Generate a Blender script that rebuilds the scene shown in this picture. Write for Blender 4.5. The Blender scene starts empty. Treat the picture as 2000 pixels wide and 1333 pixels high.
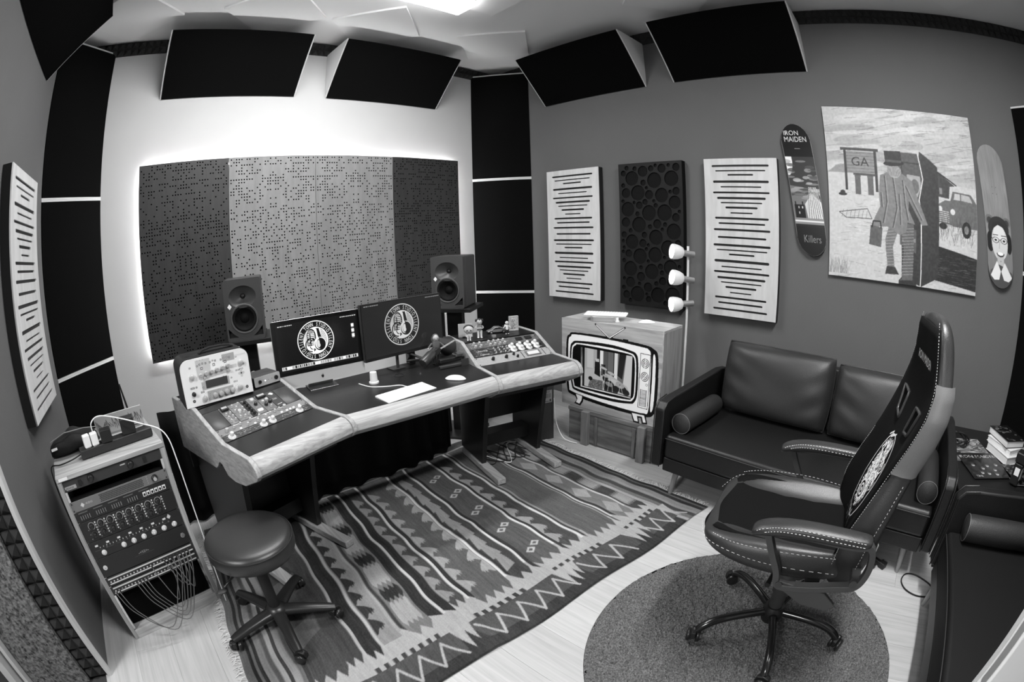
import bpy, math, random
import numpy as np
from mathutils import Vector, Matrix
random.seed(7); RNG = np.random.default_rng(7)
PI = math.pi
SC = bpy.context.scene; COL = SC.collection
# ---------------------------------------------------------------- camera, world, lights, exposure
CH = 1.4137                      # eye height
XR, XL, YB, YF, ZC = 3.149, -0.761, 3.333, -1.53, 3.066
cd = bpy.data.cameras.new('camera'); cam = bpy.data.objects.new('camera', cd); COL.objects.link(cam)
cd.type = 'PANO'
cd.sensor_width = 36.0
cd.clip_start = 0.01
cc = cd if hasattr(cd, 'fisheye_lens') else cd.cycles
cc.panorama_type = 'FISHEYE_EQUISOLID'; cc.fisheye_lens = 16.574; cc.fisheye_fov = math.radians(200)
yaw, pitch, roll = 0.7767, -0.2251, -0.0285
fw = Vector((math.sin(yaw)*math.cos(pitch), math.cos(yaw)*math.cos(pitch), math.sin(pitch)))
rt = Vector((math.cos(yaw), -math.sin(yaw), 0)); up = rt.cross(fw)
r2 = math.cos(roll)*rt + math.sin(roll)*up; u2 = -math.sin(roll)*rt + math.cos(roll)*up
M = Matrix((r2, u2, -fw)).transposed().to_4x4(); M.translation = Vector((0, 0, CH))
cam.matrix_world = M
SC.camera = cam
SC.view_settings.view_transform = 'Standard'; SC.view_settings.look = 'None'
SC.view_settings.gamma = 1.0; SC.view_settings.use_curve_mapping = False
SC.view_settings.exposure = 0.35
SC.cycles.max_bounces = 8; SC.cycles.diffuse_bounces = 4; SC.cycles.glossy_bounces = 3
SC.cycles.sample_clamp_indirect = 4.0
w = bpy.data.worlds.new('world'); SC.world = w; w.use_nodes = True
w.node_tree.nodes['Background'].inputs[0].default_value = (.5, .5, .5, 1)
w.node_tree.nodes['Background'].inputs[1].default_value = 0.3
def area(name, loc, rot, sx, sy, e):
    l = bpy.data.lights.new(name, 'AREA'); l.shape = 'RECTANGLE'; l.size = sx; l.size_y = sy; l.energy = e
    o = bpy.data.objects.new(name, l); COL.objects.link(o); o.location = loc; o.rotation_euler = rot; return o
# tubes of the two ceiling battens (the fixtures themselves are built below) 
area('batten_light', (.98, 2.248, 2.975), (0, 0, 0), 1.75, .17, 36)
area('batten_light_door_side', (1.25, -.30, 2.975), (0, 0, 0), 1.2, .17, 66)
# added fill, no lamp in the hallway: brightens the door leaf through the doorway
area('hall_fill', (-1.75, .35, 2.3), (0, math.radians(-55), 0), .6, .6, 45)

# ---------------------------------------------------------------- materials
MATS = {}
def lin(g):
    return g/12.92 if g <= .04045 else ((g+.055)/1.055)**2.4
def mat(name, g, rough=.6, spec=.5, metal=0., bump=0., bscale=200., emit=None, coat=0., var=0., vscale=8., sheen=0., vstretch=None, alpha=None):
    if name in MATS: return MATS[name]
    m = bpy.data.materials.new(name); m.use_nodes = True; nt = m.node_tree; b = nt.nodes['Principled BSDF']
    b.inputs['Base Color'].default_value = (g, g, g, 1); b.inputs['Roughness'].default_value = rough
    b.inputs['Specular IOR Level'].default_value = spec; b.inputs['Metallic'].default_value = metal
    b.inputs['Coat Weight'].default_value = coat; b.inputs['Coat Roughness'].default_value = .12
    if sheen: b.inputs['Sheen Weight'].default_value = sheen
    if emit is not None:
        b.inputs['Emission Color'].default_value = (1, 1, 1, 1); b.inputs['Emission Strength'].default_value = emit
    if alpha is not None: b.inputs['Alpha'].default_value = alpha
    if var or bump:
        tc = nt.nodes.new('ShaderNodeTexCoord')
        if var:
            n = nt.nodes.new('ShaderNodeTexNoise'); n.inputs['Scale'].default_value = vscale; n.inputs['Detail'].default_value = 6
            mp = nt.nodes.new('ShaderNodeMapping'); nt.links.new(tc.outputs['Object'], mp.inputs[0]); nt.links.new(mp.outputs[0], n.inputs['Vector'])
            if vstretch: mp.inputs['Scale'].default_value = vstretch
            r = nt.nodes.new('ShaderNodeMapRange'); r.inputs[1].default_value = .3; r.inputs[2].default_value = .7
            r.inputs[3].default_value = g*(1-var); r.inputs[4].default_value = g*(1+var)
            nt.links.new(n.outputs['Fac'], r.inputs[0]); nt.links.new(r.outputs[0], b.inputs['Base Color'])
        if bump:
            n2 = nt.nodes.new('ShaderNodeTexNoise'); n2.inputs['Scale'].default_value = bscale; n2.inputs['Detail'].default_value = 4
            nt.links.new(tc.outputs['Object'], n2.inputs['Vector'])
            bp = nt.nodes.new('ShaderNodeBump'); bp.inputs['Strength'].default_value = bump; bp.inputs['Distance'].default_value = .002
            nt.links.new(n2.outputs['Fac'], bp.inputs['Height']); nt.links.new(bp.outputs[0], b.inputs['Normal'])
    MATS[name] = m; return m
def wood(name, g, scale=(3, 40, 40), contrast=.25, rough=.5, coat=0., ring=6.):
    """wood grain running along the object's local axis with the smallest scale"""
    if name in MATS: return MATS[name]
    m = bpy.data.materials.new(name); m.use_nodes = True; nt = m.node_tree; b = nt.nodes['Principled BSDF']
    b.inputs['Roughness'].default_value = rough; b.inputs['Coat Weight'].default_value = coat
    tc = nt.nodes.new('ShaderNodeTexCoord'); mp = nt.nodes.new('ShaderNodeMapping'); mp.inputs['Scale'].default_value = scale
    oi = nt.nodes.new('ShaderNodeObjectInfo')
    nt.links.new(tc.outputs['Object'], mp.inputs[0])
    va = nt.nodes.new('ShaderNodeVectorMath'); va.operation = 'ADD'
    ml = nt.nodes.new('ShaderNodeMath'); ml.operation = 'MULTIPLY'; ml.inputs[1].default_value = 37.
    nt.links.new(oi.outputs['Random'], ml.inputs[0]); nt.links.new(mp.outputs[0], va.inputs[0]); nt.links.new(ml.outputs[0], va.inputs[1])
    n = nt.nodes.new('ShaderNodeTexNoise'); n.inputs['Scale'].default_value = 1.; n.inputs['Detail'].default_value = 8; n.inputs['Distortion'].default_value = .6
    nt.links.new(va.outputs[0], n.inputs['Vector'])
    n2 = nt.nodes.new('ShaderNodeTexNoise'); n2.inputs['Scale'].default_value = ring; n2.inputs['Detail'].default_value = 3
    nt.links.new(va.outputs[0], n2.inputs['Vector'])
    ad = nt.nodes.new('ShaderNodeMath'); ad.operation = 'MULTIPLY_ADD'; ad.inputs[1].default_value = .18
    nt.links.new(n2.outputs['Fac'], ad.inputs[0]); nt.links.new(n.outputs['Fac'], ad.inputs[2])
    r = nt.nodes.new('ShaderNodeMapRange'); r.inputs[1].default_value = .42; r.inputs[2].default_value = .76
    r.inputs[3].default_value = g*(1-contrast); r.inputs[4].default_value = min(.95, g*(1+contrast))
    nt.links.new(ad.outputs[0], r.inputs[0])
    r2_ = nt.nodes.new('ShaderNodeMapRange'); r2_.inputs[3].default_value = .92; r2_.inputs[4].default_value = 1.08
    nt.links.new(oi.outputs['Random'], r2_.inputs[0])
    mu = nt.nodes.new('ShaderNodeMath'); mu.operation = 'MULTIPLY'
    nt.links.new(r.outputs[0], mu.inputs[0]); nt.links.new(r2_.outputs[0], mu.inputs[1]); nt.links.new(mu.outputs[0], b.inputs['Base Color'])
    MATS[name] = m; return m
def print_mat(name, rough=.5, emit=0., spec=.4, bump=0.):
    if name in MATS: return MATS[name]
    m = bpy.data.materials.new(name); m.use_nodes = True; nt = m.node_tree; b = nt.nodes['Principled BSDF']
    a = nt.nodes.new('ShaderNodeAttribute'); a.attribute_name = 'Col'
    b.inputs['Roughness'].default_value = rough; b.inputs['Specular IOR Level'].default_value = spec
    if emit:
        b.inputs['Base Color'].default_value = (.01, .01, .01, 1)
        nt.links.new(a.outputs['Color'], b.inputs['Emission Color']); b.inputs['Emission Strength'].default_value = emit
    else: nt.links.new(a.outputs['Color'], b.inputs['Base Color'])
    if bump:
        tc = nt.nodes.new('ShaderNodeTexCoord'); n2 = nt.nodes.new('ShaderNodeTexNoise'); n2.inputs['Scale'].default_value = 700
        nt.links.new(tc.outputs['Object'], n2.inputs['Vector'])
        bp = nt.nodes.new('ShaderNodeBump'); bp.inputs['Strength'].default_value = bump; bp.inputs['Distance'].default_value = .003
        nt.links.new(n2.outputs['Fac'], bp.inputs['Height']); nt.links.new(bp.outputs[0], b.inputs['Normal'])
    MATS[name] = m; return m
def emis(name, e, g=1.):
    if name in MATS: return MATS[name]
    m = bpy.data.materials.new(name); m.use_nodes = True; nt = m.node_tree
    nt.nodes.remove(nt.nodes['Principled BSDF']); n = nt.nodes.new('ShaderNodeEmission')
    n.inputs[0].default_value = (g, g, g, 1); n.inputs[1].default_value = e
    nt.links.new(n.outputs[0], nt.nodes['Material Output'].inputs[0]); MATS[name] = m; return m

# ---------------------------------------------------------------- mesh building
def rotz(a): return Matrix.Rotation(a, 4, 'Z')
def TR(x=0, y=0, z=0, rx=0, ry=0, rz=0):
    return Matrix.Translation((x, y, z)) @ Matrix.Rotation(rz, 4, 'Z') @ Matrix.Rotation(ry, 4, 'Y') @ Matrix.Rotation(rx, 4, 'X')
class MB:
    def __init__(s): s.v = []; s.f = []
    def add(s, vs, fs, m=None):
        o = len(s.v)
        s.v += [tuple(m @ Vector(p)) for p in vs] if m is not None else [tuple(p) for p in vs]
        s.f += [[i+o for i in f] for f in fs]; return s
    def box(s, x0, x1, y0, y1, z0, z1, m=None):
        return s.add([(x0,y0,z0),(x1,y0,z0),(x1,y1,z0),(x0,y1,z0),(x0,y0,z1),(x1,y0,z1),(x1,y1,z1),(x0,y1,z1)],
                     [(3,2,1,0),(4,5,6,7),(0,1,5,4),(1,2,6,5),(2,3,7,6),(3,0,4,7)], m)
    def cbox(s, c, d, m=None):
        return s.box(c[0]-d[0]/2, c[0]+d[0]/2, c[1]-d[1]/2, c[1]+d[1]/2, c[2]-d[2]/2, c[2]+d[2]/2, m)
    def lathe(s, prof, n=24, m=None, cap=True):
        """prof: list of (r, z) from bottom to top"""
        vs = []; fs = []
        for r, z in prof:
            for k in range(n): a = 2*PI*k/n; vs.append((r*math.cos(a), r*math.sin(a), z))
        for i in range(len(prof)-1):
            for k in range(n):
                k2 = (k+1) % n; fs.append((i*n+k, i*n+k2, (i+1)*n+k2, (i+1)*n+k))
        if cap and prof[0][0] > 1e-6: fs.append(tuple(range(n-1, -1, -1)))
        if cap and prof[-1][0] > 1e-6: fs.append(tuple((len(prof)-1)*n+k for k in range(n)))
        return s.add(vs, fs, m)
    def cyl(s, r, z0, z1, n=20, m=None): return s.lathe([(r, z0), (r, z1)], n, m)
    def prism(s, poly, t0, t1, m=None):
        """poly in the local XZ plane, thickness along Y (t0..t1)"""
        n = len(poly); vs = [(p[0], t0, p[1]) for p in poly] + [(p[0], t1, p[1]) for p in poly]
        fs = [tuple(range(n)), tuple(range(2*n-1, n-1, -1))] + [((i+1) % n, i, i+n, (i+1) % n+n) for i in range(n)]
        return s.add(vs, fs, m)
    def tube(s, pts, r, n=8, closed=False, m=None):
        pts = [Vector(p) for p in pts]; N = len(pts); vs = []; fs = []
        rr = r if isinstance(r, (list, tuple)) else [r]*N
        ref = None
        for i, p in enumerate(pts):
            if closed: t = pts[(i+1) % N]-pts[i-1]
            else: t = pts[min(i+1, N-1)]-pts[max(i-1, 0)]
            t.normalize()
            if ref is None: ref = Vector((0, 0, 1)) if abs(t.z) < .9 else Vector((1, 0, 0))
            a = t.cross(ref)
            if a.length < 1e-6: a = t.cross(Vector((0, 1, 0)))
            a.normalize(); b = a.cross(t).normalized(); ref = b
            for k in range(n):
                an = 2*PI*k/n; vs.append(p+(a*math.cos(an)+b*math.sin(an))*rr[i])
        for i in range(N if closed else N-1):
            j = (i+1) % N
            for k in range(n): k2 = (k+1) % n; fs.append((i*n+k, i*n+k2, j*n+k2, j*n+k))
        if not closed: fs.append(tuple(range(n-1, -1, -1))); fs.append(tuple((N-1)*n+k for k in range(n)))
        return s.add(vs, fs, m)
    def loft(s, rings, cap=True, m=None):
        """rings: equal-length closed loops of 3D points"""
        n = len(rings[0]); vs = [p for r in rings for p in r]; fs = []
        for i in range(len(rings)-1):
            for k in range(n): k2 = (k+1) % n; fs.append((i*n+k, i*n+k2, (i+1)*n+k2, (i+1)*n+k))
        if cap: fs.append(tuple(range(n-1, -1, -1))); fs.append(tuple((len(rings)-1)*n+k for k in range(n)))
        return s.add(vs, fs, m)
    def sphere(s, c, r, n=16, m=None):
        if not isinstance(r, (tuple, list)): r = (r, r, r)
        vs = []; fs = []; h = n//2
        for i in range(1, h):
            th = PI*i/h
            for k in range(n): a = 2*PI*k/n; vs.append((c[0]+r[0]*math.sin(th)*math.cos(a), c[1]+r[1]*math.sin(th)*math.sin(a), c[2]-r[2]*math.cos(th)))
        for i in range(h-2):
            for k in range(n): k2 = (k+1) % n; fs.append((i*n+k, i*n+k2, (i+1)*n+k2, (i+1)*n+k))
        b = len(vs); vs += [(c[0], c[1], c[2]-r[2]), (c[0], c[1], c[2]+r[2])]
        for k in range(n): fs.append((b, (k+1) % n, k)); fs.append((b+1, (h-2)*n+k, (h-2)*n+(k+1) % n))
        return s.add(vs, fs, m)
    def mesh(s, name, smooth=None):
        me = bpy.data.meshes.new(name); me.from_pydata(s.v, [], s.f); me.update()
        if smooth:
            me.polygons.foreach_set('use_smooth', [True]*len(me.polygons)); me.set_sharp_from_angle(angle=math.radians(smooth))
        return me
def catmull(pts, k=6, closed=False):
    P = [Vector(p) for p in pts]; n = len(P); out = []
    rng = range(n) if closed else range(n-1)
    for i in rng:
        if closed: a, b, c, d = P[i-1], P[i], P[(i+1) % n], P[(i+2) % n]
        else: a, b, c, d = P[max(i-1, 0)], P[i], P[i+1], P[min(i+2, n-1)]
        for j in range(k):
            t = j/k; out.append(.5*((2*b)+(c-a)*t+(2*a-5*b+4*c-d)*t*t+(3*b-3*c+d-a)*t**3))
    if not closed: out.append(P[-1])
    return out
def rrect(w, h, r, n=5, cx=0, cy=0):
    o = []
    for (sx, sy, a0) in ((1, 1, 0), (-1, 1, 90), (-1, -1, 180), (1, -1, 270)):
        for k in range(n+1):
            a = math.radians(a0+90*k/n); o.append((cx+sx*(w/2-r)+r*math.cos(a), cy+sy*(h/2-r)+r*math.sin(a)))
    return o
# ---------------------------------------------------------------- objects
def tag(o, label=None, cat=None, group=None, kind=None):
    if label: o['label'] = label
    if cat: o['category'] = cat
    if group: o['group'] = group
    if kind: o['kind'] = kind
    return o
def ob(name, mb, m, parent=None, bevel=0, seg=2, smooth=None, label=None, sub=0, loc=None, rz=None):
    me = mb if isinstance(mb, bpy.types.Mesh) else mb.mesh(name, smooth)
    if m is not None and not me.materials: me.materials.append(m)
    o = bpy.data.objects.new(name, me); COL.objects.link(o)
    if parent: o.parent = parent
    if loc: o.location = loc
    if rz is not None: o.rotation_euler.z = rz
    if bevel:
        b = o.modifiers.new('bevel', 'BEVEL'); b.width = bevel; b.segments = seg; b.limit_method = 'ANGLE'; b.angle_limit = math.radians(40); b.harden_normals = seg > 1
        if not smooth:
            me.polygons.foreach_set('use_smooth', [True]*len(me.polygons)); me.set_sharp_from_angle(angle=math.radians(75)) if seg > 1 else None
    if sub:
        b = o.modifiers.new('sub', 'SUBSURF'); b.levels = sub; b.render_levels = sub
    if label: o['label'] = label
    return o
def thing(name, label, cat, loc=(0, 0, 0), rz=0, group=None, kind=None):
    o = bpy.data.objects.new(name, None); COL.objects.link(o); o.location = loc; o.rotation_euler.z = rz
    o.empty_display_size = .1
    return tag(o, label, cat, group, kind)
def copy_tree(o, parent=None):
    c = o.copy(); COL.objects.link(c); c.parent = parent
    if parent is not None: c.matrix_parent_inverse = o.matrix_parent_inverse
    for ch in list(o.children): copy_tree(ch, c)
    return c
def curve_plate(name, outers, holes, t, bev=0.):
    """flat plate in local XY (extruded along Z, centred) with true holes"""
    cu = bpy.data.curves.new(name, 'CURVE'); cu.dimensions = '2D'; cu.fill_mode = 'BOTH'; cu.extrude = t/2; cu.bevel_depth = bev; cu.bevel_resolution = 1
    for p in list(outers)+list(holes):
        sp = cu.splines.new('POLY'); sp.points.add(len(p)-1); sp.use_cyclic_u = True
        for i, q in enumerate(p): sp.points[i].co = (q[0], q[1], 0, 1)
    o = bpy.data.objects.new(name, cu); COL.objects.link(o)
    dg = bpy.context.evaluated_depsgraph_get(); me = bpy.data.meshes.new_from_object(o.evaluated_get(dg))
    bpy.data.objects.remove(o); bpy.data.curves.remove(cu); me.name = name; return me
_TX = {}
def text_tris(s):
    """unit-height text as triangles [(3x2)], width"""
    if s in _TX: return _TX[s]
    cu = bpy.data.curves.new('t', 'FONT'); cu.body = s; cu.size = 1.; cu.resolution_u = 3
    o = bpy.data.objects.new('t', cu); COL.objects.link(o)
    dg = bpy.context.evaluated_depsgraph_get(); me = bpy.data.meshes.new_from_object(o.evaluated_get(dg))
    me.calc_loop_triangles()
    co = np.array([v.co[:2] for v in me.vertices]).reshape(-1, 2)
    tr = np.array([t.vertices[:] for t in me.loop_triangles], int).reshape(-1, 3)
    bpy.data.objects.remove(o); bpy.data.curves.remove(cu); bpy.data.meshes.remove(me)
    if len(co) == 0: _TX[s] = (np.zeros((0, 3, 2)), .3); return _TX[s]
    mn, mx = co.min(0), co.max(0); co = (co-[mn[0], 0])/.73
    _TX[s] = (co[tr], (mx[0]-mn[0])/.73); return _TX[s]
class Cv:
    """a flat print in metres: numpy raster that becomes per-vertex colour on a grid"""
    def __init__(s, w, h, res, bg=.5, ss=2):
        s.w, s.h, s.res, s.ss = w, h, res, ss
        s.nx = int(round(w/res))+1; s.ny = int(round(h/res))+1
        s.NX, s.NY = s.nx*ss, s.ny*ss
        s.a = np.full((s.NY, s.NX), bg, float)
        s.X = (np.arange(s.NX)+.5)/ss-.5; s.X = s.X*w/(s.nx-1); s.Y = ((np.arange(s.NY)+.5)/ss-.5)*h/(s.ny-1)
    def _bb(s, x0, x1, y0, y1):
        i0, i1 = np.searchsorted(s.X, [x0, x1]); j0, j1 = np.searchsorted(s.Y, [y0, y1]); return i0, i1, j0, j1
    def poly(s, pts, val, al=1.):
        P = np.array(pts, float); i0, i1, j0, j1 = s._bb(P[:, 0].min(), P[:, 0].max(), P[:, 1].min(), P[:, 1].max())
        if i1 <= i0 or j1 <= j0: return s
        x = s.X[i0:i1][None, :]; y = s.Y[j0:j1][:, None]; m = np.zeros((j1-j0, i1-i0), bool)
        n = len(P)
        for k in range(n):
            (xa, ya), (xb, yb) = P[k], P[(k+1) % n]
            if ya == yb: continue
            c = ((ya > y) != (yb > y)) & (x < (xb-xa)*(y-ya)/(yb-ya)+xa); m ^= c
        s._set(m, i0, i1, j0, j1, val, al); return s
    def _set(s, m, i0, i1, j0, j1, val, al=1.):
        if i1 <= i0 or j1 <= j0: return
        sub = s.a[j0:j1, i0:i1]
        if callable(val): v = val(s.X[i0:i1][None, :]+0*s.Y[j0:j1][:, None], s.Y[j0:j1][:, None]+0*s.X[i0:i1][None, :])
        else: v = val
        sub[m] = (sub*(1-al)+al*v)[m] if al < 1 else (v[m] if callable(val) else v)
    def rect(s, x0, y0, x1, y1, val, al=1.):
        i0, i1, j0, j1 = s._bb(x0, x1, y0, y1); s._set(np.ones((max(0, j1-j0), max(0, i1-i0)), bool), i0, i1, j0, j1, val, al); return s
    def ell(s, cx, cy, rx, ry, val, al=1., ang=0., inner=0.):
        R = max(rx, ry); i0, i1, j0, j1 = s._bb(cx-R, cx+R, cy-R, cy+R)
        x = s.X[i0:i1][None, :]-cx; y = s.Y[j0:j1][:, None]-cy
        c, q = math.cos(ang), math.sin(ang); d = ((c*x+q*y)/rx)**2+((-q*x+c*y)/ry)**2
        s._set((d <= 1) & (d >= inner*inner), i0, i1, j0, j1, val, al); return s
    def line(s, pts, wd, val, al=1.):
        for (a, b) in zip(pts[:-1], pts[1:]):
            ax, ay = a; bx, by = b; h = wd/2
            i0, i1, j0, j1 = s._bb(min(ax, bx)-h, max(ax, bx)+h, min(ay, by)-h, max(ay, by)+h)
            if i1 <= i0 or j1 <= j0: continue
            x = s.X[i0:i1][None, :]; y = s.Y[j0:j1][:, None]; L = (bx-ax)**2+(by-ay)**2+1e-12
            t = np.clip(((x-ax)*(bx-ax)+(y-ay)*(by-ay))/L, 0, 1)
            d = (x-ax-t*(bx-ax))**2+(y-ay-t*(by-ay))**2
            s._set(d <= h*h, i0, i1, j0, j1, val, al)
        return s
    def text(s, t, x, y, h, val, sx=1., ang=0., center=True, shear=0., al=1.):
        tr, wd = text_tris(t)
        if len(tr) == 0: return s
        P = tr.copy(); P[..., 0] -= wd/2 if center else 0
        P[..., 0] = P[..., 0]*h*sx; P[..., 1] = P[..., 1]*h; P[..., 0] += shear*P[..., 1]
        c, q = math.cos(ang), math.sin(ang)
        Q = np.stack([c*P[..., 0]-q*P[..., 1]+x, q*P[..., 0]+c*P[..., 1]+y], -1)
        for q3 in Q: s.poly(q3, val, al)
        return s
    def textw(s, t, xc, y, h, width, val, **k):
        tr, wd = text_tris(t); return s.text(t, xc, y, h, val, width/(wd*h), **k)
    def noise(s, sx, sy, amp, seed=0, region=None):
        """value noise with feature sizes sx, sy metres"""
        r = np.random.default_rng(seed); gx = int(s.w/sx)+3; gy = int(s.h/sy)+3; g = r.random((gy, gx))-.5
        fx = s.X.clip(0, s.w)/sx; fy = s.Y.clip(0, s.h)/sy; ix = fx.astype(int); iy = fy.astype(int); tx = (fx-ix); ty = (fy-iy)[:, None]
        tx = tx*tx*(3-2*tx); ty = ty*ty*(3-2*ty)
        n = (g[iy][:, ix]*(1-tx)+g[iy][:, ix+1]*tx)*(1-ty)+(g[iy+1][:, ix]*(1-tx)+g[iy+1][:, ix+1]*tx)*ty
        if region is None: s.a += n*2*amp
        return n*2*amp
    def down(s):
        return s.a.reshape(s.ny, s.ss, s.nx, s.ss).mean((1, 3))
def sheet(name, cv, fn, material, parent=None, mask=None, smooth=False, label=None):
    """grid mesh from canvas; fn(U,V)->(x,y,z) arrays"""
    g = np.clip(cv.down(), 0, 1); nx, ny = cv.nx, cv.ny
    U, V = np.meshgrid(np.linspace(0, cv.w, nx), np.linspace(0, cv.h, ny))
    x, y, z = fn(U, V); co = np.stack([x+0*U, y+0*U, z+0*U], -1).reshape(-1, 3)
    idx = np.arange(nx*ny).reshape(ny, nx)
    q = np.stack([idx[:-1, :-1], idx[:-1, 1:], idx[1:, 1:], idx[1:, :-1]], -1).reshape(-1, 4)
    if mask is not None:
        mk = mask((U[:-1, :-1]+U[1:, 1:])/2, (V[:-1, :-1]+V[1:, 1:])/2).reshape(-1); q = q[mk]
        used = np.unique(q); rm = -np.ones(nx*ny, int); rm[used] = np.arange(len(used)); q = rm[q]; co = co[used]; gg = g.reshape(-1)[used]
    else: gg = g.reshape(-1)
    me = bpy.data.meshes.new(name); n = len(q)
    me.vertices.add(len(co)); me.vertices.foreach_set('co', co.astype(np.float32).reshape(-1))
    me.loops.add(4*n); me.loops.foreach_set('vertex_index', q.astype(np.int32).reshape(-1))
    me.polygons.add(n); me.polygons.foreach_set('loop_start', np.arange(0, 4*n, 4, dtype=np.int32))
    me.update(calc_edges=True)
    if smooth: me.polygons.foreach_set('use_smooth', [True]*n)
    L = np.where(gg <= .04045, gg/12.92, ((gg+.055)/1.055)**2.4)
    at = me.color_attributes.new('Col', 'FLOAT_COLOR', 'POINT')
    at.data.foreach_set('color', np.stack([L, L, L, np.ones_like(L)], -1).astype(np.float32).reshape(-1))
    me.materials.append(material)
    o = bpy.data.objects.new(name, me); COL.objects.link(o)
    if parent: o.parent = parent
    if label: o['label'] = label
    return o
# ---------------------------------------------------------------- common materials
M_WHITEWALL = mat('white_wall_paint', .56, .85, .2, bump=.25, bscale=90, var=.02, vscale=3)
M_GREYWALL = mat('grey_wall_paint', .115, .8, .3, bump=.2, bscale=90, var=.03, vscale=3)
M_CEIL = mat('ceiling_plaster', .82, .9, .2, bump=.2, bscale=60)
M_CEILP = mat('ceiling_panel_board', .84, .8, .2, bump=.15, bscale=200)
M_FOAM = mat('foam_charcoal', .026, .95, .2, bump=.3, bscale=400)
M_BLACKFAB = mat('black_fabric', .0042, 1, .02, bump=.5, bscale=900, var=.25, vscale=500)
M_WHITEWOOD = mat('white_painted_board', .55, .55, .3)
M_BLACKP = mat('black_plastic', .012, .45, .4)
M_SATIN = mat('satin_black_laminate', .009, .36, .4, var=.1, vscale=60)
M_BLACKM = mat('black_metal', .012, .35, .5)
M_CHROME = mat('chrome', .7, .12, .5, metal=1)
M_ALU = mat('brushed_aluminium', .6, .32, .5, metal=.8)
M_WHITEP = mat('white_plastic', .8, .4, .5)
M_GREYP = mat('grey_plastic', .18, .5, .4)
M_DARKP = mat('dark_plastic', .035, .45, .4)
M_OAKX = wood('oak_x', .36, (2.2, 85, 85), .24)
M_OAKY = wood('oak_y', .32, (85, 2.2, 85), .24)
M_OAKZ = wood('oak_z', .34, (85, 85, 2.2), .22)
M_FLOOR = wood('laminate_floor', .42, (60, 2.5, 60), .10, .42)
M_PLYY = wood('birch_ply_y', .56, (20, 20, 3), .09, .5)
# ---------------------------------------------------------------- structure
def struct(name, mb, m, **k):
    o = ob(name, mb, m, **k); o['kind'] = 'structure'; return o
fl = struct('floor', MB().box(-2.3, XR+.1, YF-.1, YB+.1, -.12, -.012), mat('subfloor', .05, .9))
planks = {}
x = XL-.02; row = 0
while x < XR:
    x1 = min(x+.192, XR+.01); y = YF-.02-((row*.437) % 1.2)
    while y < YB:
        ya, yb = max(y, YF-.01), min(y+1.2, YB+.01)
        if yb-ya > .03:
            L = yb-ya; key = (round(x1-x, 3), round(L, 3))
            if key not in planks:
                w_ = x1-x; me = MB().box(.0004, w_-.0004, .0004, L-.0004, -.012, 0).mesh('plank'); me.materials.append(M_FLOOR); planks[key] = me
            o = bpy.data.objects.new('plank', planks[key]); COL.objects.link(o); o.parent = fl; o.location = (x, ya, 0)
        y += 1.2
    x = x1; row += 1
struct('ceiling', MB().box(-2.3, XR+.1, YF-.1, YB+.1, ZC, ZC+.1), M_CEIL)
struct('wall_back', MB().box(XL-.1, XR+.1, YB, YB+.1, 0, ZC), M_WHITEWALL)
struct('wall_right', MB().box(XR, XR+.1, YF, YB, 0, ZC), M_GREYWALL)
struct('wall_front', MB().box(XL-.1, XR+.1, YF-.1, YF, 0, ZC), M_GREYWALL)
Y0, Y1 = -.75, 1.53  # near jamb set back, unseen, so the hall fill reaches the door leaf
wl = MB().box(XL-.45, XL, Y1+.004, YB, 0, ZC).box(XL-.45, XL, YF, Y0, 0, ZC).box(XL-.45, XL, Y0, Y1+.004, 2.25, ZC)
struct('wall_left', wl, M_GREYWALL)
# hallway beyond the doorway
struct('wall_hall', MB().box(-2.4, -2.3, YF-.1, YB+.1, 0, ZC), M_WHITEWALL)
# doorway frame on the left: pale edge strip, foam lining, carpet lining
dj = struct('door_1', MB().box(XL-.006, XL+.014, Y1-.022, Y1+.012, 0, 2.25), wood('pale_jamb', .5, (30, 30, 2), .12))
def pyramids(mb, O, U, V, N, nu, nv, p, h):
    O, U, V, N = map(Vector, (O, U, V, N)); r = random.Random(3)
    for i in range(nu):
        for j in range(nv):
            a = O+U*(i*p)+V*(j*p); b = a+U*p; c = b+V*p; d = a+V*p; t = (a+c)/2+N*h*(.9+.2*r.random())
            mb.add([a, b, c, d, t], [(0, 1, 4), (1, 2, 4), (2, 3, 4), (3, 0, 4)])
    return mb
fm = MB(); pyramids(fm, (XL-.008, Y1-.005, 0), (0, 0, 1), (-1, 0, 0), (0, -1, 0), 40, 2, .055, .03)
o = ob('foam_lining', fm, M_FOAM, dj); o['kind'] = 'stuff'
ob('carpet_lining', MB().box(XL-.44, XL-.118, Y1-.03, Y1+.004, 0, 2.25), mat('grey_pile_carpet', .13, 1, .1, bump=1., bscale=120, var=.85, vscale=75), dj)
ob('outer_frame', MB().box(XL-.475, XL-.45, Y1-.06, Y1+.05, 0, 2.3), M_WHITEWOOD, dj, bevel=.004)
ob('outer_stop', MB().box(XL-.56, XL-.51, Y1-.08, Y1+.05, 0, 2.3), M_WHITEWOOD, dj, bevel=.004)
# foam strips along the tops of the walls
zt = 2.953
def strip(name, O, U, N, n):
    mb = MB(); pyramids(mb, O, U, (0, 0, 1), N, n, 2, .0565, .03); return struct(name, mb, M_FOAM)
strip('trim_1', (XL, YB-.002, zt), (1, 0, 0), (0, -1, 0), 69)
strip('trim_2', (XR-.002, YF, zt), (0, 1, 0), (-1, 0, 0), 86)
strip('trim_3', (XL+.002, YF, zt), (0, 1, 0), (1, 0, 0), 86)
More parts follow.
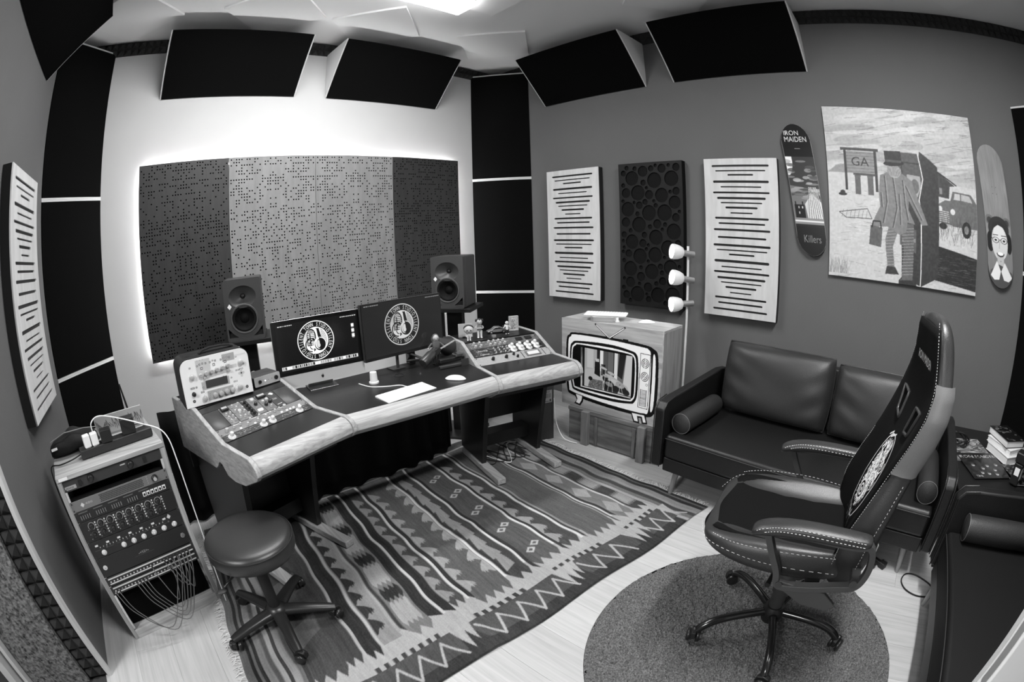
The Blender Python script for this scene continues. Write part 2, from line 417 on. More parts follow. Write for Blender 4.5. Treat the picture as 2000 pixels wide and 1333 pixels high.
# open white door leaf, its lock edge towards the room
p1 = Vector((.731, -.525)); p2 = Vector((.688, -.5385)); ang = math.atan2(p1.y-p2.y, p1.x-p2.x)
dl = thing('door_2', None, None, (p2.x, p2.y, 0), ang, kind='structure')
t_ = (p1-p2).length
ob('door_leaf', MB().box(0, t_, -.80, 0, .01, 2.05), mat('white_door_enamel', .86, .35, .5), dl, bevel=.006, seg=3)
ob('edge_seal', MB().box(t_*.82, t_+.004, .0, .006, .02, 2.04), M_WHITEWOOD, dl, bevel=.002)
ob('latch_plate', MB().prism(rrect(.02, .22, .009, 4), -.0005, .002, TR(t_*.42, 0, .80)), M_ALU, dl)
# ---------------------------------------------------------------- ceiling boards and light battens
def cpanel(p0, d, label, size=.53):
    d = Vector(d).normalized(); a = math.atan2(d.y, d.x)
    o = ob('ceiling_board', MB().box(0, size, 0, size, -.018, 0), M_CEILP, None, bevel=.002); o.location = (p0[0], p0[1], ZC-.0005); o.rotation_euler.z = a
    tag(o, label, 'acoustic board', 'thin square boards fixed flat on the ceiling'); return o
cpanel((1.565, 2.503), (.3, .31), 'thin square ceiling board behind the lamp end, above the second wedge')
cpanel((2.539, 2.341), (.34, .29), 'thin square ceiling board over the far corner, between the middle wedges')
cpanel((.757, 2.469), (1, 1.03), 'thin square ceiling board above the gap between the first two wedges')
cpanel((-.26, 2.54), (.70, .72), 'thin square ceiling board above the first wedge on the white wall')
cpanel((2.115, 1.76), (.06, .998), 'thin square ceiling board at the tip of the bright ceiling lamp').location.x -= .0
cpanel((2.60, .75), (.71, .70), 'thin square ceiling board above the last wedge of the grey wall')
cpanel((2.63, -1.15), (.76, .65), 'thin square ceiling board at the right end of the ceiling, over the poster wall')
def batten(x0, x1, y0, y1, label):
    t = thing('ceiling_lamp', label, 'ceiling lamp', ((x0+x1)/2, (y0+y1)/2, ZC), 0, None)
    a, b = (x1-x0)/2, (y1-y0)/2
    ob('housing', MB().box(-a, a, -b, b, -.035, -.019), M_WHITEP, t, bevel=.004)
    ob('diffuser', MB().box(-a+.004, a-.004, -b+.004, b-.004, -.08, -.036), emis('batten_diffuser', 11.), t, bevel=.01)
    return t
batten(.08, 1.88, 2.15, 2.344, 'bright rectangular ceiling lamp at the top edge of the photo')
batten(.65, 1.85, -.40, -.20, 'bright rectangular ceiling lamp over the chair side of the room')
# ---------------------------------------------------------------- wedge traps under the ceiling
def wedge(x0, x1, label, m):
    """runs along local x; local y away from wall; z up. m maps local to world"""
    t = thing('ceiling_bass_trap', label, 'bass trap', (0, 0, 0), 0, 'wedge shaped bass traps under the ceiling'); t.matrix_world = m
    prof = [(0.002, 2.583), (.002, 2.962), (.372, 2.958)]
    def side(xa, xb):
        return MB().add([(xa, p[0], p[1]) for p in prof]+[(xb, p[0], p[1]) for p in prof], [(0, 1, 2), (5, 4, 3), (0, 3, 4, 1), (1, 4, 5, 2), (2, 5, 3, 0)])
    ob('side_board', side(x0, x0+.010), M_WHITEWOOD, t); ob('side_board', side(x1-.010, x1), M_WHITEWOOD, t)
    ob('top_board', MB().box(x0+.010, x1-.010, .01, .36, 2.945, 2.957), M_WHITEWOOD, t)
    d = Vector((0, .37, .375)).normalized(); n = Vector((0, d.z, -d.y))
    a = Vector((0, .006, 2.585)); b = Vector((0, .370, 2.954))
    vs = []
    for X_ in (x0+.011, x1-.011):
        for p, k in ((a, .002), (b, .002), (b, -.012), (a, -.012)):
            q = p+n*k; vs.append((X_, q.y, q.z))
    ob('fabric_front', MB().add(vs, [(0, 1, 2, 3), (7, 6, 5, 4), (0, 4, 5, 1), (1, 5, 6, 2), (2, 6, 7, 3), (3, 7, 4, 0)]), M_BLACKFAB, t)
    return t
def Mx(o, xa, ya): # local x->xa, y->ya
    return Matrix(((xa[0], ya[0], 0, o[0]), (xa[1], ya[1], 0, o[1]), (0, 0, 1, 0), (0, 0, 0, 1)))
wedge(.041, 1.105, 'black wedge trap on the white wall, farthest from the room corner', Mx((0, YB), (1, 0), (0, -1)))
wedge(1.357, 2.418, 'black wedge trap on the white wall, nearest the room corner', Mx((0, YB), (1, 0), (0, -1)))
wedge(1.67, 2.699, 'black wedge trap on the dark grey wall, nearest the room corner', Mx((XR, 0), (0, 1), (-1, 0)))
wedge(.393, 1.437, 'large black wedge trap on the dark grey wall above the slotted panels', Mx((XR, 0), (0, 1), (-1, 0)))
wedge(1.66, 2.70, 'black wedge trap in the top left corner of the photo on the left wall', Mx((XL, 0), (0, 1), (1, 0)))
# ---------------------------------------------------------------- corner traps
def corner(A, B, C, zs, labels, grp):
    """A, B ends of the diagonal front, C the room corner; zs list of z levels"""
    A, B, C = Vector(A), Vector(B), Vector(C); e = (B-A).normalized(); n = Vector((e.y, -e.x))
    if n.dot(C-A) > 0: n = -n
    for (z0, z1), lab in zip(zs, labels):
        t = thing('corner_bass_trap', lab, 'bass trap', (A.x, A.y, z0), 0, grp); h = z1-z0
        Bl, Cl = B-A, C-A; i = (C-(A+B)/2).normalized()
        def tri(za, zb, k=0.):
            p = [Vector((0, 0))+e*k, Bl-e*k, Cl]
            return MB().add([(q.x, q.y, za) for q in p]+[(q.x, q.y, zb) for q in p], [(0, 1, 2), (5, 4, 3), (0, 3, 4, 1), (1, 4, 5, 2), (2, 5, 3, 0)])
        ob('top_board', tri(h-.012, h), M_WHITEWOOD, t); ob('bottom_board', tri(0.001, .012), M_WHITEWOOD, t)
        vs = []
        a, b = Vector((0, 0))+e*.004, Bl-e*.004
        for z in (.013, h-.013):
            for p, k in ((a, .003), (b, .003), (b, -.03), (a, -.03)):
                q = p+n*k; vs.append((q.x, q.y, z))
        ob('fabric_front', MB().add(vs, [(0, 1, 2, 3), (7, 6, 5, 4), (0, 4, 5, 1), (1, 5, 6, 2), (2, 6, 7, 3), (3, 7, 4, 0)]), M_BLACKFAB, t)
ZS = [(0, .893), (.893, 1.938), (1.938, 2.985)]
corner((2.822, YB-.002), (XR-.002, 2.892), (XR-.004, YB-.004), ZS, ['lowest black corner trap between white and dark grey walls', 'middle black corner trap between white and dark grey walls', 'topmost black corner trap between white and dark grey walls'], 'black fabric corner traps')
corner((XL+.002, 2.942), (-.370, YB-.002), (XL+.004, YB-.004), ZS, ['lowest black corner trap behind the equipment rack', 'middle black corner trap beside the left edge of the white wall', 'topmost black corner trap beside the left edge of the white wall'], 'black fabric corner traps')
corner((XR-.002, -1.150), (2.76, YF+.002), (XR-.004, YF+.004), [(0.43, 1.42), (1.42, 2.46)], ['lower black corner trap at the right edge behind the books', 'upper black corner trap at the right edge beside the wooden skateboard'], 'black fabric corner traps')
# ---------------------------------------------------------------- perforated panels on the white wall
def perf_panel(name, w, h, m, seed, mirror):
    nx, ny = 33, 62; r = np.random.default_rng(seed); g = r.random((ny, nx))
    # clumpy pattern, mirrored left-right about the middle like the real boards
    n1 = r.random((ny//4+2, nx//4+2)); P = np.zeros((ny, nx), bool)
    for j in range(ny):
        for i in range(nx):
            ii = i if i <= nx//2 else nx-1-i
            P[j, i] = g[j, ii] < .16+.44*n1[j//4, ii//4]
    px, py = w/(nx+.6), h/(ny+.6); x0 = .3*px; y0 = .3*py; mb = MB(); R = .0058
    vid = {}
    def V(x_, z_):
        k = (round(x_, 5), round(z_, 5))
        if k not in vid: vid[k] = len(mb.v); mb.v.append((x_, 0, z_))
        return vid[k]
    oct_ = [(R*math.cos(PI/8+PI/4*k), R*math.sin(PI/8+PI/4*k)) for k in range(8)]
    for j in range(ny):
        i = 0
        while i < nx:
            xa = x0+i*px; za = y0+j*py
            if not P[j, i]:
                k = i
                while k < nx and not P[j, k]: k += 1
                cs = [V(x0+q*px, za) for q in range(i, k+1)]+[V(x0+q*px, za+py) for q in range(k, i-1, -1)]
                mb.f.append(cs); i = k
            else:
                cx, cz = xa+px/2, za+py/2; c = [V(xa+px, za+py), V(xa, za+py), V(xa, za), V(xa+px, za)]
                o_ = [V(cx+p[0], cz+p[1]) for p in oct_]; b0 = len(mb.v)
                for p in oct_: mb.v.append((cx+p[0], .004, cz+p[1]))
                for q in range(4):
                    mb.f.append([c[q], o_[2*q+1], o_[2*q]]); mb.f.append([c[q], c[(q+1) % 4], o_[(2*q+2) % 8], o_[2*q+1]])
                for q in range(8): mb.f.append([o_[q], o_[(q+1) % 8], b0+(q+1) % 8, b0+q])
                i += 1
    W_, H_ = x0+nx*px, y0+ny*py
    mb.add([(0,0,0),(w,0,0),(w,0,h),(0,0,h),(x0,0,y0),(W_,0,y0),(W_,0,H_),(x0,0,H_)], [(0,1,5,4),(1,2,6,5),(2,3,7,6),(3,0,4,7)])
    mb.add([(0,0,0),(w,0,0),(w,0,h),(0,0,h),(0,.018,0),(w,.018,0),(w,.018,h),(0,.018,h)], [(0,4,5,1),(1,5,6,2),(2,6,7,3),(3,7,4,0)])
    return mb
pw, ph = .674, 1.302
M_PALEP = wood('oak_veneer_panel', .23, (14, 14, 2.2), .12, .55)
M_DARKPAN = wood('dark_grey_panel', .028, (26, 26, 2.2), .15, .45)
labs = ['dark perforated panel at the left end of the four', 'pale wood perforated panel left of the middle joint, above the left screen', 'pale wood perforated panel right of the middle joint', 'dark perforated panel behind the right loudspeaker']
pmesh = None
for i in range(4):
    t = thing('perforated_panel', labs[i], 'acoustic panel', (-.073+i*pw, 3.284, .804), 0, 'perforated acoustic panels on the white wall')
    m = M_DARKPAN if i in (0, 3) else M_PALEP
    o = ob('perforated_face', perf_panel('p', pw-.003, ph, m, 11 if i in (0, 3) else 5, False), m, t)
    ob('felt_backing', MB().box(.003, pw-.006, .0045, .017, .003, ph-.003), mat('felt', .004, 1, .05), t)
# LED strip on the wall behind their rim
led = MB(); X0, X1, Z0, Z1 = -.073+.028, -.073+4*pw-.028, .804+.028, .804+ph-.028
for a in ((X0, X1, Z0, Z0+.01), (X0, X1, Z1-.01, Z1), (X0, X0+.01, Z0, Z1), (X1-.01, X1, Z0, Z1)): led.box(a[0], a[1], 3.318, 3.326, a[2], a[3])
tag(ob('light_strip', led, emis('led_strip', 80.)), 'glowing light strip behind the rim of the four perforated panels', 'light strip')
# ---------------------------------------------------------------- slotted wall panels
SLZ = [1.906, 1.872, 1.843, 1.796, 1.76, 1.721, 1.683, 1.651, 1.618, 1.582, 1.546, 1.51, 1.467, 1.415, 1.362, 1.329, 1.3, 1.254, 1.215, 1.18, 1.14, 1.109, 1.077, 1.042, 1.005, 0.968, 0.925]
SLL = [.80, .70, .36, .78, .57, .79, .68, .58, .45, .31, .75, .65, .79, .68, .80, .71, .36, .77, .57, .78, .68, .575, .44, .305, .73, .63, .77]
SLT = [11, 7, 9, 13, 7, 10, 12, 7, 11, 7, 11, 9, 11, 10, 12, 7, 9, 14, 7, 11, 12, 7, 11, 7, 11, 10, 11]
def slot_mesh():
    W, H = .5375, 1.08; holes = []
    for z, l, t in zip(SLZ, SLL, SLT):
        L = l*W*.98; r = t/2000*1.3; zc = z-.878; h = []
        for k in range(7): a = -PI/2+PI*k/6; h.append((W/2+L/2-r+r*math.cos(a), zc+r*math.sin(a)))
        for k in range(7): a = PI/2+PI*k/6; h.append((W/2-L/2+r+r*math.cos(a), zc+r*math.sin(a)))
        holes.append(h)
    return curve_plate('slotted_face', [[(0, 0), (W, 0), (W, H), (0, H)]], holes, .008)
_slot = slot_mesh()
# curve plate lies in XY; stand it up so that local x stays, y -> z, thickness along -y (front)
_slot.transform(Matrix(((1, 0, 0, 0), (0, 0, -1, 0), (0, 1, 0, 0), (0, 0, 0, 1))))
_slot.transform(Matrix.Translation((0, -.004, 0)))
_box = MB().box(0, .5375, .0005, .052, 0, 1.08).mesh('backing_box'); _slot.materials.append(M_PLYY); _box.materials.append(M_BLACKP)
def slotted(label, m):
    t = thing('slotted_panel', label, 'acoustic panel', group='pale wood panels with dark slots'); t.matrix_world = m
    ob('backing_box', _box, None, t); ob('slotted_face', _slot, None, t); return t
def Mw(o, z, xa, ya): m = Mx(o, xa, ya); m.translation.z = z; return m
# local x along wall (viewer's left to right), local y into the wall
slotted('pale slotted wood panel on the grey wall, nearest the corner', Mw((3.095, 2.660), .879, (0, -1), (1, 0)))
slotted('pale slotted wood panel on the grey wall, right of the floor lamp', Mw((3.095, 1.220), .879, (0, -1), (1, 0)))
slotted('pale slotted wood panel on the left wall above the rack', Mw((XL+.054, 2.055), .8905, (0, 1), (-1, 0)))
# dark panel with round recesses
def bubble():
    W, H = .5375, 1.08; r = random.Random(12); cs = []
    for rad in (.058, .05, .043, .036, .03, .024, .018, .014):
        for _ in range(500 if rad > .03 else 1500):
            x, z = r.uniform(rad*.7, W-rad*.7), r.uniform(rad*.7, H-rad*.7); rr = rad*r.uniform(.93, 1.05)
            if x-rr < .014 or x+rr > W-.014 or z-rr < .014 or z+rr > H-.014: continue
            if all((x-a)**2+(z-b)**2 > (rr+c+.0035)**2 for a, b, c in cs): cs.append((x, z, rr))
    holes = [[(x+q*math.cos(2*PI*k/20), z+q*math.sin(2*PI*k/20)) for k in range(20)] for x, z, q in cs]
    return curve_plate('bubble_face', [[(0, 0), (W, 0), (W, H), (0, H)]], holes, .009)
bm_ = bubble(); bm_.transform(Matrix(((1, 0, 0, 0), (0, 0, -1, 0), (0, 1, 0, 0), (0, 0, 0, 1)))); bm_.transform(Matrix.Translation((0, -.0045, 0)))
t = thing('bubble_panel', 'black wall panel with round recesses behind the floor lamp', 'acoustic panel'); t.matrix_world = Mw((3.095, 1.932), .879, (0, -1), (1, 0))
ob('bubble_face', bm_, mat('bubble_face_black', .0065, .6, .25), t)
ob('backing_box', MB().box(0, .5375, .0005, .052, 0, 1.08), mat('panel_box_black', .004, .8, .15), t)

# ---------------------------------------------------------------- wall pictures
def wallfn(y0, z0, x):  # canvas u to viewer's right (-y), v up
    return lambda U, V: (x+0*U, y0-U, z0+V)
M_PRINT = print_mat('printed_matt', .55); M_PRINTG = print_mat('printed_gloss', .3, coat if False else 0)
def clouds(c, x0, y0, x1, y1, n, seed, v, sz):
    r = random.Random(seed)
    for _ in range(n):
        x, y = r.uniform(x0, x1), r.uniform(y0, y1); a = sz*r.uniform(.5, 1.5)
        c.ell(x, y, a*r.uniform(1.5, 3.5), a*r.uniform(.25, .5), v+r.uniform(-.07, .07), .5, r.uniform(-.1, .35))
# big metal poster: a generic desert picture
W, H = 1.085, 1.095
c = Cv(W, H, .0035, .66)
P = lambda *a: [((x-380)/880*W, (1027-y)/1000*H) for x, y in a]   # rough picture coordinates of the print
c.a[:] = .68+.06*(c.Y[:, None]/H-.5)
r = random.Random(4)
for k in range(60):
    x, y = r.uniform(0, W), r.uniform(.62*H, H); c.ell(x, y, r.uniform(.05, .22), r.uniform(.006, .03), r.choice((.58, .62, .76, .8)), .6, .12+r.uniform(-.1, .1))
for k in range(90):
    x, y = r.uniform(0, W), r.uniform(.62*H, .99*H); L = r.uniform(.03, .14); c.line([(x, y), (x+L, y+L*r.uniform(-.02, .3))], .0022, .36, .7)
c.poly([(0, .60*H), (.10, .635*H), (.22, .60*H), (.4, .615*H), (.6, .60*H), (W, .585*H), (W, 0), (0, 0)], .74)
c.poly([(0, .60*H), (.06, .64*H), (.13, .655*H), (.21, .61*H), (.24, .6*H)], .55)
for k in range(240):
    x, y = r.uniform(0, W), r.uniform(0, .56*H); L = r.uniform(.02, .08); c.line([(x, y), (x+L, y+r.uniform(-.01, .014))], .0025, r.choice((.45, .5, .85, .88)), .6)
# sign board on two posts
for x in (.12, .335): c.rect(x, .50*H, x+.018, .75*H, .22)
c.rect(.10, .735*H, .37, .75*H, .25); c.rect(.138, .60*H, .335, .73*H, .52)
for k in range(7): c.line([(.14, .61*H+k*.02), (.333, .612*H+k*.02)], .002, .3)
c.text('GA', .235, .645*H, .06, .2, 1.1)
for x in (.19, .28): c.rect(x, .48*H, x+.04, .585*H, .36); c.ell(x+.02, .585*H, .022, .016, .36)
c.rect(.18, .59*H, .34, .603*H, .3)
c.ell(.10, .475*H, .03, .010, .15); c.ell(.10, .487*H, .018, .012, .2)
c.line([(.07, .37*H), (.27, .40*H), (.30, .345*H), (.12, .34*H), (.07, .37*H)], .005, .3)
for k in range(7): c.line([(.09+k*.028, .345*H), (.10+k*.028, .385*H)], .0025, .4)
# shed and truck on the right
c.poly([(.70, .52*H), (.70, .625*H), (.78, .66*H), (.92, .585*H), (.88, .58*H), (.87, .51*H)], .24); c.line([(.77, .665*H), (.93, .59*H)], .008, .14)
c.rect(.80, .53*H, .82, .565*H, .5)
c.poly([(.78, .36*H), (.78, .47*H), (.84, .50*H), (.88, .50*H), (.90, .555*H), (1.04, .55*H), (W, .50*H), (W, .36*H)], .38)
c.poly([(.905, .51*H), (.915, .545*H), (.955, .545*H), (.955, .51*H)], .7); c.poly([(.965, .51*H), (.965, .545*H), (1.03, .54*H), (1.05, .505*H)], .66)
for k in range(6): c.line([(.785, .385*H+k*.012), (.865, .38*H+k*.012)], .0045, .75)
c.ell(.80, .45*H, .016, .016, .8); c.ell(.895, .44*H, .018, .018, .8); c.line([(.775, .37*H), (.885, .36*H)], .012, .7)
c.ell(1.0, .35*H, .036, .05, .12); c.ell(1.0, .35*H, .018, .025, .5); c.ell(.82, .355*H, .03, .02, .12)
# long shadow on the ground
c.poly([(.74, .245*H), (W, .20*H), (W, .02*H), (.70, .055*H), (.5, .02*H)], .14)
for k in range(80):
    x, y = r.uniform(.74, W), r.uniform(.03*H, .2*H); c.line([(x, y), (x+.05, y+r.uniform(-.004, .006))], .002, .42, .6)
for k in range(70):
    x = r.uniform(.8, W-.02); y = r.uniform(.25, .36)*H; c.line([(x, y), (x+r.uniform(-.03, .03), y+r.uniform(.03, .1))], .002, .25, .7)
for k in range(60):
    x = r.uniform(0, .14); c.line([(x, .02), (x+r.uniform(-.03, .03), r.uniform(.06, .13))], .002, .5, .7)
# arcade cabinet
c.poly([(.52, .04*H), (.665, .0*H), (.785, .06*H), (.795, .68*H), (.745, .715*H), (.67, .76*H), (.655, .69*H), (.50, .70*H), (.50, .735*H), (.66, .745*H), (.49, .735*H)], .2)
c.poly([(.44, .69*H), (.45, .745*H), (.66, .745*H), (.655, .69*H)], .3)
c.poly([(.53, .50*H), (.535, .685*H), (.66, .68*H), (.675, .56*H), (.64, .48*H)], .30)
c.poly([(.55, .51*H), (.565, .62*H), (.66, .615*H), (.665, .555*H), (.635, .495*H)], .6)
c.ell(.62, .555*H, .03, .045, .38)
c.line([(.655, .745*H), (.665, .69*H), (.68, .60*H), (.645, .48*H), (.655, .42*H), (.66, .0*H)], .007, .82)
c.poly([(.50, .33*H), (.50, .22*H), (.62, .18*H), (.62, .31*H)], .33)
for k in range(12): c.rect(.52+k*.008, .24*H, .524+k*.008, .26*H, .6)
# man in a long coat and hat, seen from behind
c.poly([(.43, .34*H), (.395, .24*H), (.40, .18*H), (.42, .06*H), (.47, .055*H), (.45, .2*H), (.50, .33*H)], .42)
c.poly([(.50, .34*H), (.53, .22*H), (.52, .02*H), (.56, .01*H), (.60, .03*H), (.60, .34*H)], .36)
for k in range(16):
    y = (.06+k*.017)*H; c.line([(.40, y), (.47, y+.012)], .003, .62); c.line([(.515, y-.01), (.60, y+.002)], .003, .6)
c.poly([(.41, .09*H), (.40, .045*H), (.50, .05*H), (.47, .09*H)], .2); c.poly([(.50, .02*H), (.50, -.02), (.64, -.02), (.62, .03*H)], .18)
c.poly([(.42, .62*H), (.37, .60*H), (.355, .50*H), (.36, .42*H), (.32, .355*H), (.30, .30*H), (.41, .31*H), (.50, .27*H), (.545, .29*H), (.555, .345*H), (.61, .34*H), (.565, .42*H), (.57, .47*H), (.66, .34*H), (.705, .345*H), (.62, .52*H), (.595, .585*H), (.53, .62*H)], .46)
for a in ([(.40, .60), (.41, .45), (.38, .33)], [(.46, .60), (.48, .42), (.45, .31)], [(.53, .58), (.54, .45), (.56, .36)], [(.55, .55), (.60, .46), (.66, .37)], [(.37, .5), (.375, .42)], [(.5, .5), (.505, .33)]):
    c.line([(x, y*H) for x, y in a], .006, .25); c.line([(x+.010, y*H) for x, y in a], .004, .58)
c.poly([(.28, .20*H), (.29, .31*H), (.375, .30*H), (.365, .19*H)], .34); c.line([(.30, .30*H), (.31, .335*H), (.36, .335*H), (.365, .3*H)], .008, .15)
c.ell(.475, .63*H, .05, .042, .62); 
for k in range(14): c.line([(.43+k*.007, .665*H), (.425+k*.008, .60*H)], .003, .4)
c.ell(.475, .675*H, .075, .017, .14, 1, .08); c.poly([(.415, .68*H), (.41, .745*H), (.53, .75*H), (.535, .685*H)], .17); c.rect(.42, .68*H, .53, .695*H, .3)
c.noise(.012, .012, .03, 3)
c.a = np.clip(c.a*1.0, 0, .9)
t = thing('metal_poster', 'large square poster of a desert scene on the grey wall', 'poster')
sheet('printed_front', c, wallfn(.330, 1.228, 3.1245), M_PRINT, t)
ob('plate', MB().box(3.126, 3.129, .330-W, .330, 1.228, 1.228+H), M_DARKP, t)
for z in (1.5, 2.0): ob('spacer', MB().box(3.129, XR-.001, -.3, -.2, z, z+.08), M_DARKP, t)

# skateboard decks
def board(name, label, yc, zc, lean, W, H, cv):
    t = thing(name, label, 'skateboard', group='skateboard decks hung on the grey wall')
    r = W/2*.98; o = []
    for k in range(13): a = PI*k/12; o.append((W/2+r*math.cos(a), H-r*1.25+1.25*r*math.sin(a)))
    for k in range(13): a = PI+PI*k/12; o.append((W/2+r*math.cos(a), 1.25*r+1.25*r*math.sin(a)))
    def inside(U, V):
        d = np.where(V > H-1.25*r, (V-(H-1.25*r))/1.25, np.where(V < 1.25*r, (1.25*r-V)/1.25, 0)); return (U-W/2)**2+d**2 <= (r-.002)**2
    def fn(U, V): return (3.112+.0*U-.0*V, yc+W/2-U+lean*(V-H/2), zc-H/2+V)
    sheet('printed_face', cv, fn, M_PRINTG, t, mask=inside)
    mb = MB(); n = len(o)
    front = [(3.1125, yc+W/2-a+lean*(b-H/2), zc-H/2+b) for a, b in o]; back = [(3.122, p[1], p[2]) for p in front]
    mb.add(front+back, [tuple(range(n)), tuple(range(2*n-1, n-1, -1))]+[((i+1) % n, i, i+n, (i+1) % n+n) for i in range(n)])
    ob('deck', mb, wood('deck_ply', .25, (20, 20, 3)), t, bevel=.002)
    ob('hanger', MB().box(3.122, XR-.001, yc-.02, yc+.02, zc-.02, zc+.02), M_BLACKM, t)
W, H = .212, .865; c = Cv(W, H, .0025, .05)
c.rect(0, 0, W, .27, .1); c.rect(0, .24, W, .665, .42)
c.a += 0; c.poly([(0, .45), (W, .42), (W, .66), (0, .66)], .2)
c.ell(.0, .62, .05, .11, .88)
r = random.Random(9)
for k in range(46):
    x, y = r.uniform(0, W), r.uniform(.36, .62); c.ell(x, y, r.uniform(.02, .05), r.uniform(.006, .014), r.choice((.2, .3, .55, .62, .7)), .7)
c.poly([(.10, .24), (W, .20), (W, .34), (.15, .40), (.09, .33)], .78); c.ell(.15, .30, .05, .07, .7, .6)
for k in range(14): c.line([(.13+.004*k, .44), (.11+.008*k, .24)], .003, .9 if k % 2 else .3)
c.rect(.015, .24, .085, .325, .05); c.rect(.02, .32, .028, .345, .05); c.rect(.07, .32, .078, .345, .05)
for a, b in ((.04, .30), (.04, .265), (.065, .30)): c.rect(a, b, a+.008, b+.015, .75)
c.rect(0, .20, W, .24, .5); c.rect(0, .215, W, .225, .85)
c.rect(0, 0, W, .185, .07)
c.rect(0, .68, W, H, .05); c.poly([(0, .64), (W, .64), (W, .70), (0, .69)], .06)
c.textw('IRON', .082, .785, .034, .104, .86); c.textw('MAIDEN', .104, .740, .037, .156, .86)
c.rect(.085, .692, .125, .695, .85); c.textw('Killers', .112, .085, .05, .12, .5)
board('skateboard', 'black skateboard deck with white lettering, left of the big poster', .497, 1.767, .135, W, H, c)
W, H = .212, .862; c = Cv(W, H, .0025, .52)
c.noise(.004, .06, .035, 2); c.noise(.05, .1, .03, 3)
for (a, b) in ((.09, .60), (.12, .60), (.09, .56), (.12, .56)): c.ell(a, b, .0022, .0022, .1)
# portrait of a smiling young woman with glasses and hair in two buns
c.rect(0, 0, W, .30, .40, .4)
for x, y in ((.035, .40), (.175, .395)): c.ell(x, y, .033, .03, .42); c.ell(x, y-.004, .02, .02, .25)
c.ell(.105, .35, .085, .075, .2); c.ell(.03, .27, .028, .06, .13); c.ell(.185, .27, .024, .06, .13)
c.ell(.107, .27, .066, .105, .8); c.ell(.107, .325, .045, .045, .86)
c.poly([(.04, .33), (.06, .385), (.11, .395), (.16, .375), (.178, .30), (.15, .36), (.10, .375), (.06, .35)], .18)
c.rect(.08, .10, .135, .20, .72); c.poly([(.0, 0), (.02, .10), (.09, .14), (.13, .13), (.2, .10), (W, 0)], .3)
c.poly([(.02, .07), (.075, .16), (.105, .10), (.09, .05), (.05, .045)], .88); c.poly([(.20, .07), (.14, .155), (.108, .10), (.13, .05), (.17, .045)], .86)
for x in (.075, .143): c.ell(x, .283, .028, .018, .15, 1, 0, .84); c.ell(x, .283, .010, .006, .1); c.line([(x-.02, .312), (x+.02, .314)], .005, .3)
c.line([(.102, .285), (.118, .285)], .004, .15); c.line([(.045, .29), (.04, .3)], .004, .15)
c.line([(.107, .275), (.10, .235), (.115, .232)], .004, .6); c.ell(.108, .205, .032, .02, .22); c.rect(.07, .207, .15, .235, .8); c.ell(.108, .204, .024, .010, .93); c.rect(.08, .21, .14, .222, .8, .0)
c.ell(.108, .16, .006, .003, .5)
board('skateboard', 'pale wood skateboard deck with a printed portrait of a woman, right of the poster', -.917, 1.735, .10, W, H, c)

# ---------------------------------------------------------------- floor lamp with three spots
t = thing('floor_lamp', 'white three-spot floor lamp beside the wooden cabinet', 'floor lamp', (2.92, 1.285, 0))
wm = mat('white_lamp_metal', .75, .35, .5)
ob('pole', MB().cyl(.0085, .015, 1.345, 12), wm, t, smooth=40)
ob('base', MB().lathe([(.13, 0), (.13, .01), (.12, .016), (.02, .02), (.012, .03)], 32), wm, t, smooth=40)
M_OPAL = mat('opal_shade', .6, .4, .5, emit=.12)
def spot(z, d, off=0.):
    d = Vector(d).normalized(); q = d.to_track_quat('Z', 'Y').to_matrix().to_4x4(); a = Vector((off*.0, 0, z))
    org = a+Vector((-.035, -.0, 0)) if True else a
    m = Matrix.Translation(org) @ q
    prof = [(.018, .018), (.036, .03), (.046, .055), (.051, .085), (.050, .105)]; inn = [(.046, .105), (.043, .08), (.034, .045), (.01, .03)]
    s = ob('spot_shade', MB().lathe(prof+inn, 24, m), M_OPAL, t, smooth=60)
    ob('bulb', MB().sphere((0, 0, .075), (.036, .036, .022), 16, m), emis('lamp_bulb', 30.), s, smooth=80)
    ob('lamp_holder', MB().lathe([(.0, -.06), (.021, -.06), (.021, .02), (.012, .022)], 20, m), mat('satin_steel', .5, .3, .5, metal=.7), s, smooth=40)
    ob('bracket', MB().tube([(0, 0, z), tuple(org)], .007), wm, s)
for z, d in ((1.297, (-.72, .66, .12)), (1.125, (-.74, .62, .14)), (.962, (-.74, .66, -.04))): spot(z, d)
ob('cable', MB().tube(catmull([(.10, .03, .01), (.17, .05, .006), (.21, .2, .005), (.218, .4, .005)], 5), .003, 6), M_WHITEP, t)
# ---------------------------------------------------------------- the studio desk
desk = thing('studio_desk', 'wide oak and black studio desk with two raised rack wings', 'desk')
def frame(o, a, z=0): return Matrix.Translation((o[0], o[1], z)) @ rotz(math.radians(a))
ML, MR = frame((.247, 1.627), 16.5), frame((1.559, 1.709), -15.5)
WW = .483; ZD = .705
SL = {'L': (.195, .45, .795, .76), 'R': (.195, .39, .802, .63)}   # kink 1, kink 2, top height, back
def plank_poly(s1, s2, zt_, sb, off=.006):
    z = ZD+off
    p = [(-.02, z), (-.052, z-.012), (-.072, z-.032), (-.078, z-.06), (-.06, z-.082), (.055, .570), (.15, .555), (.215, .562)]
    for k in range(1, 8): a = PI*(1-k/8*.5)/1; p.append((.215+.10*(k/8), .562+.045*math.sin(PI*k/8)))
    return p+[(.33, .56), (sb, .54), (sb, zt_+off), (s2+.01, zt_+off), (s1, z)]
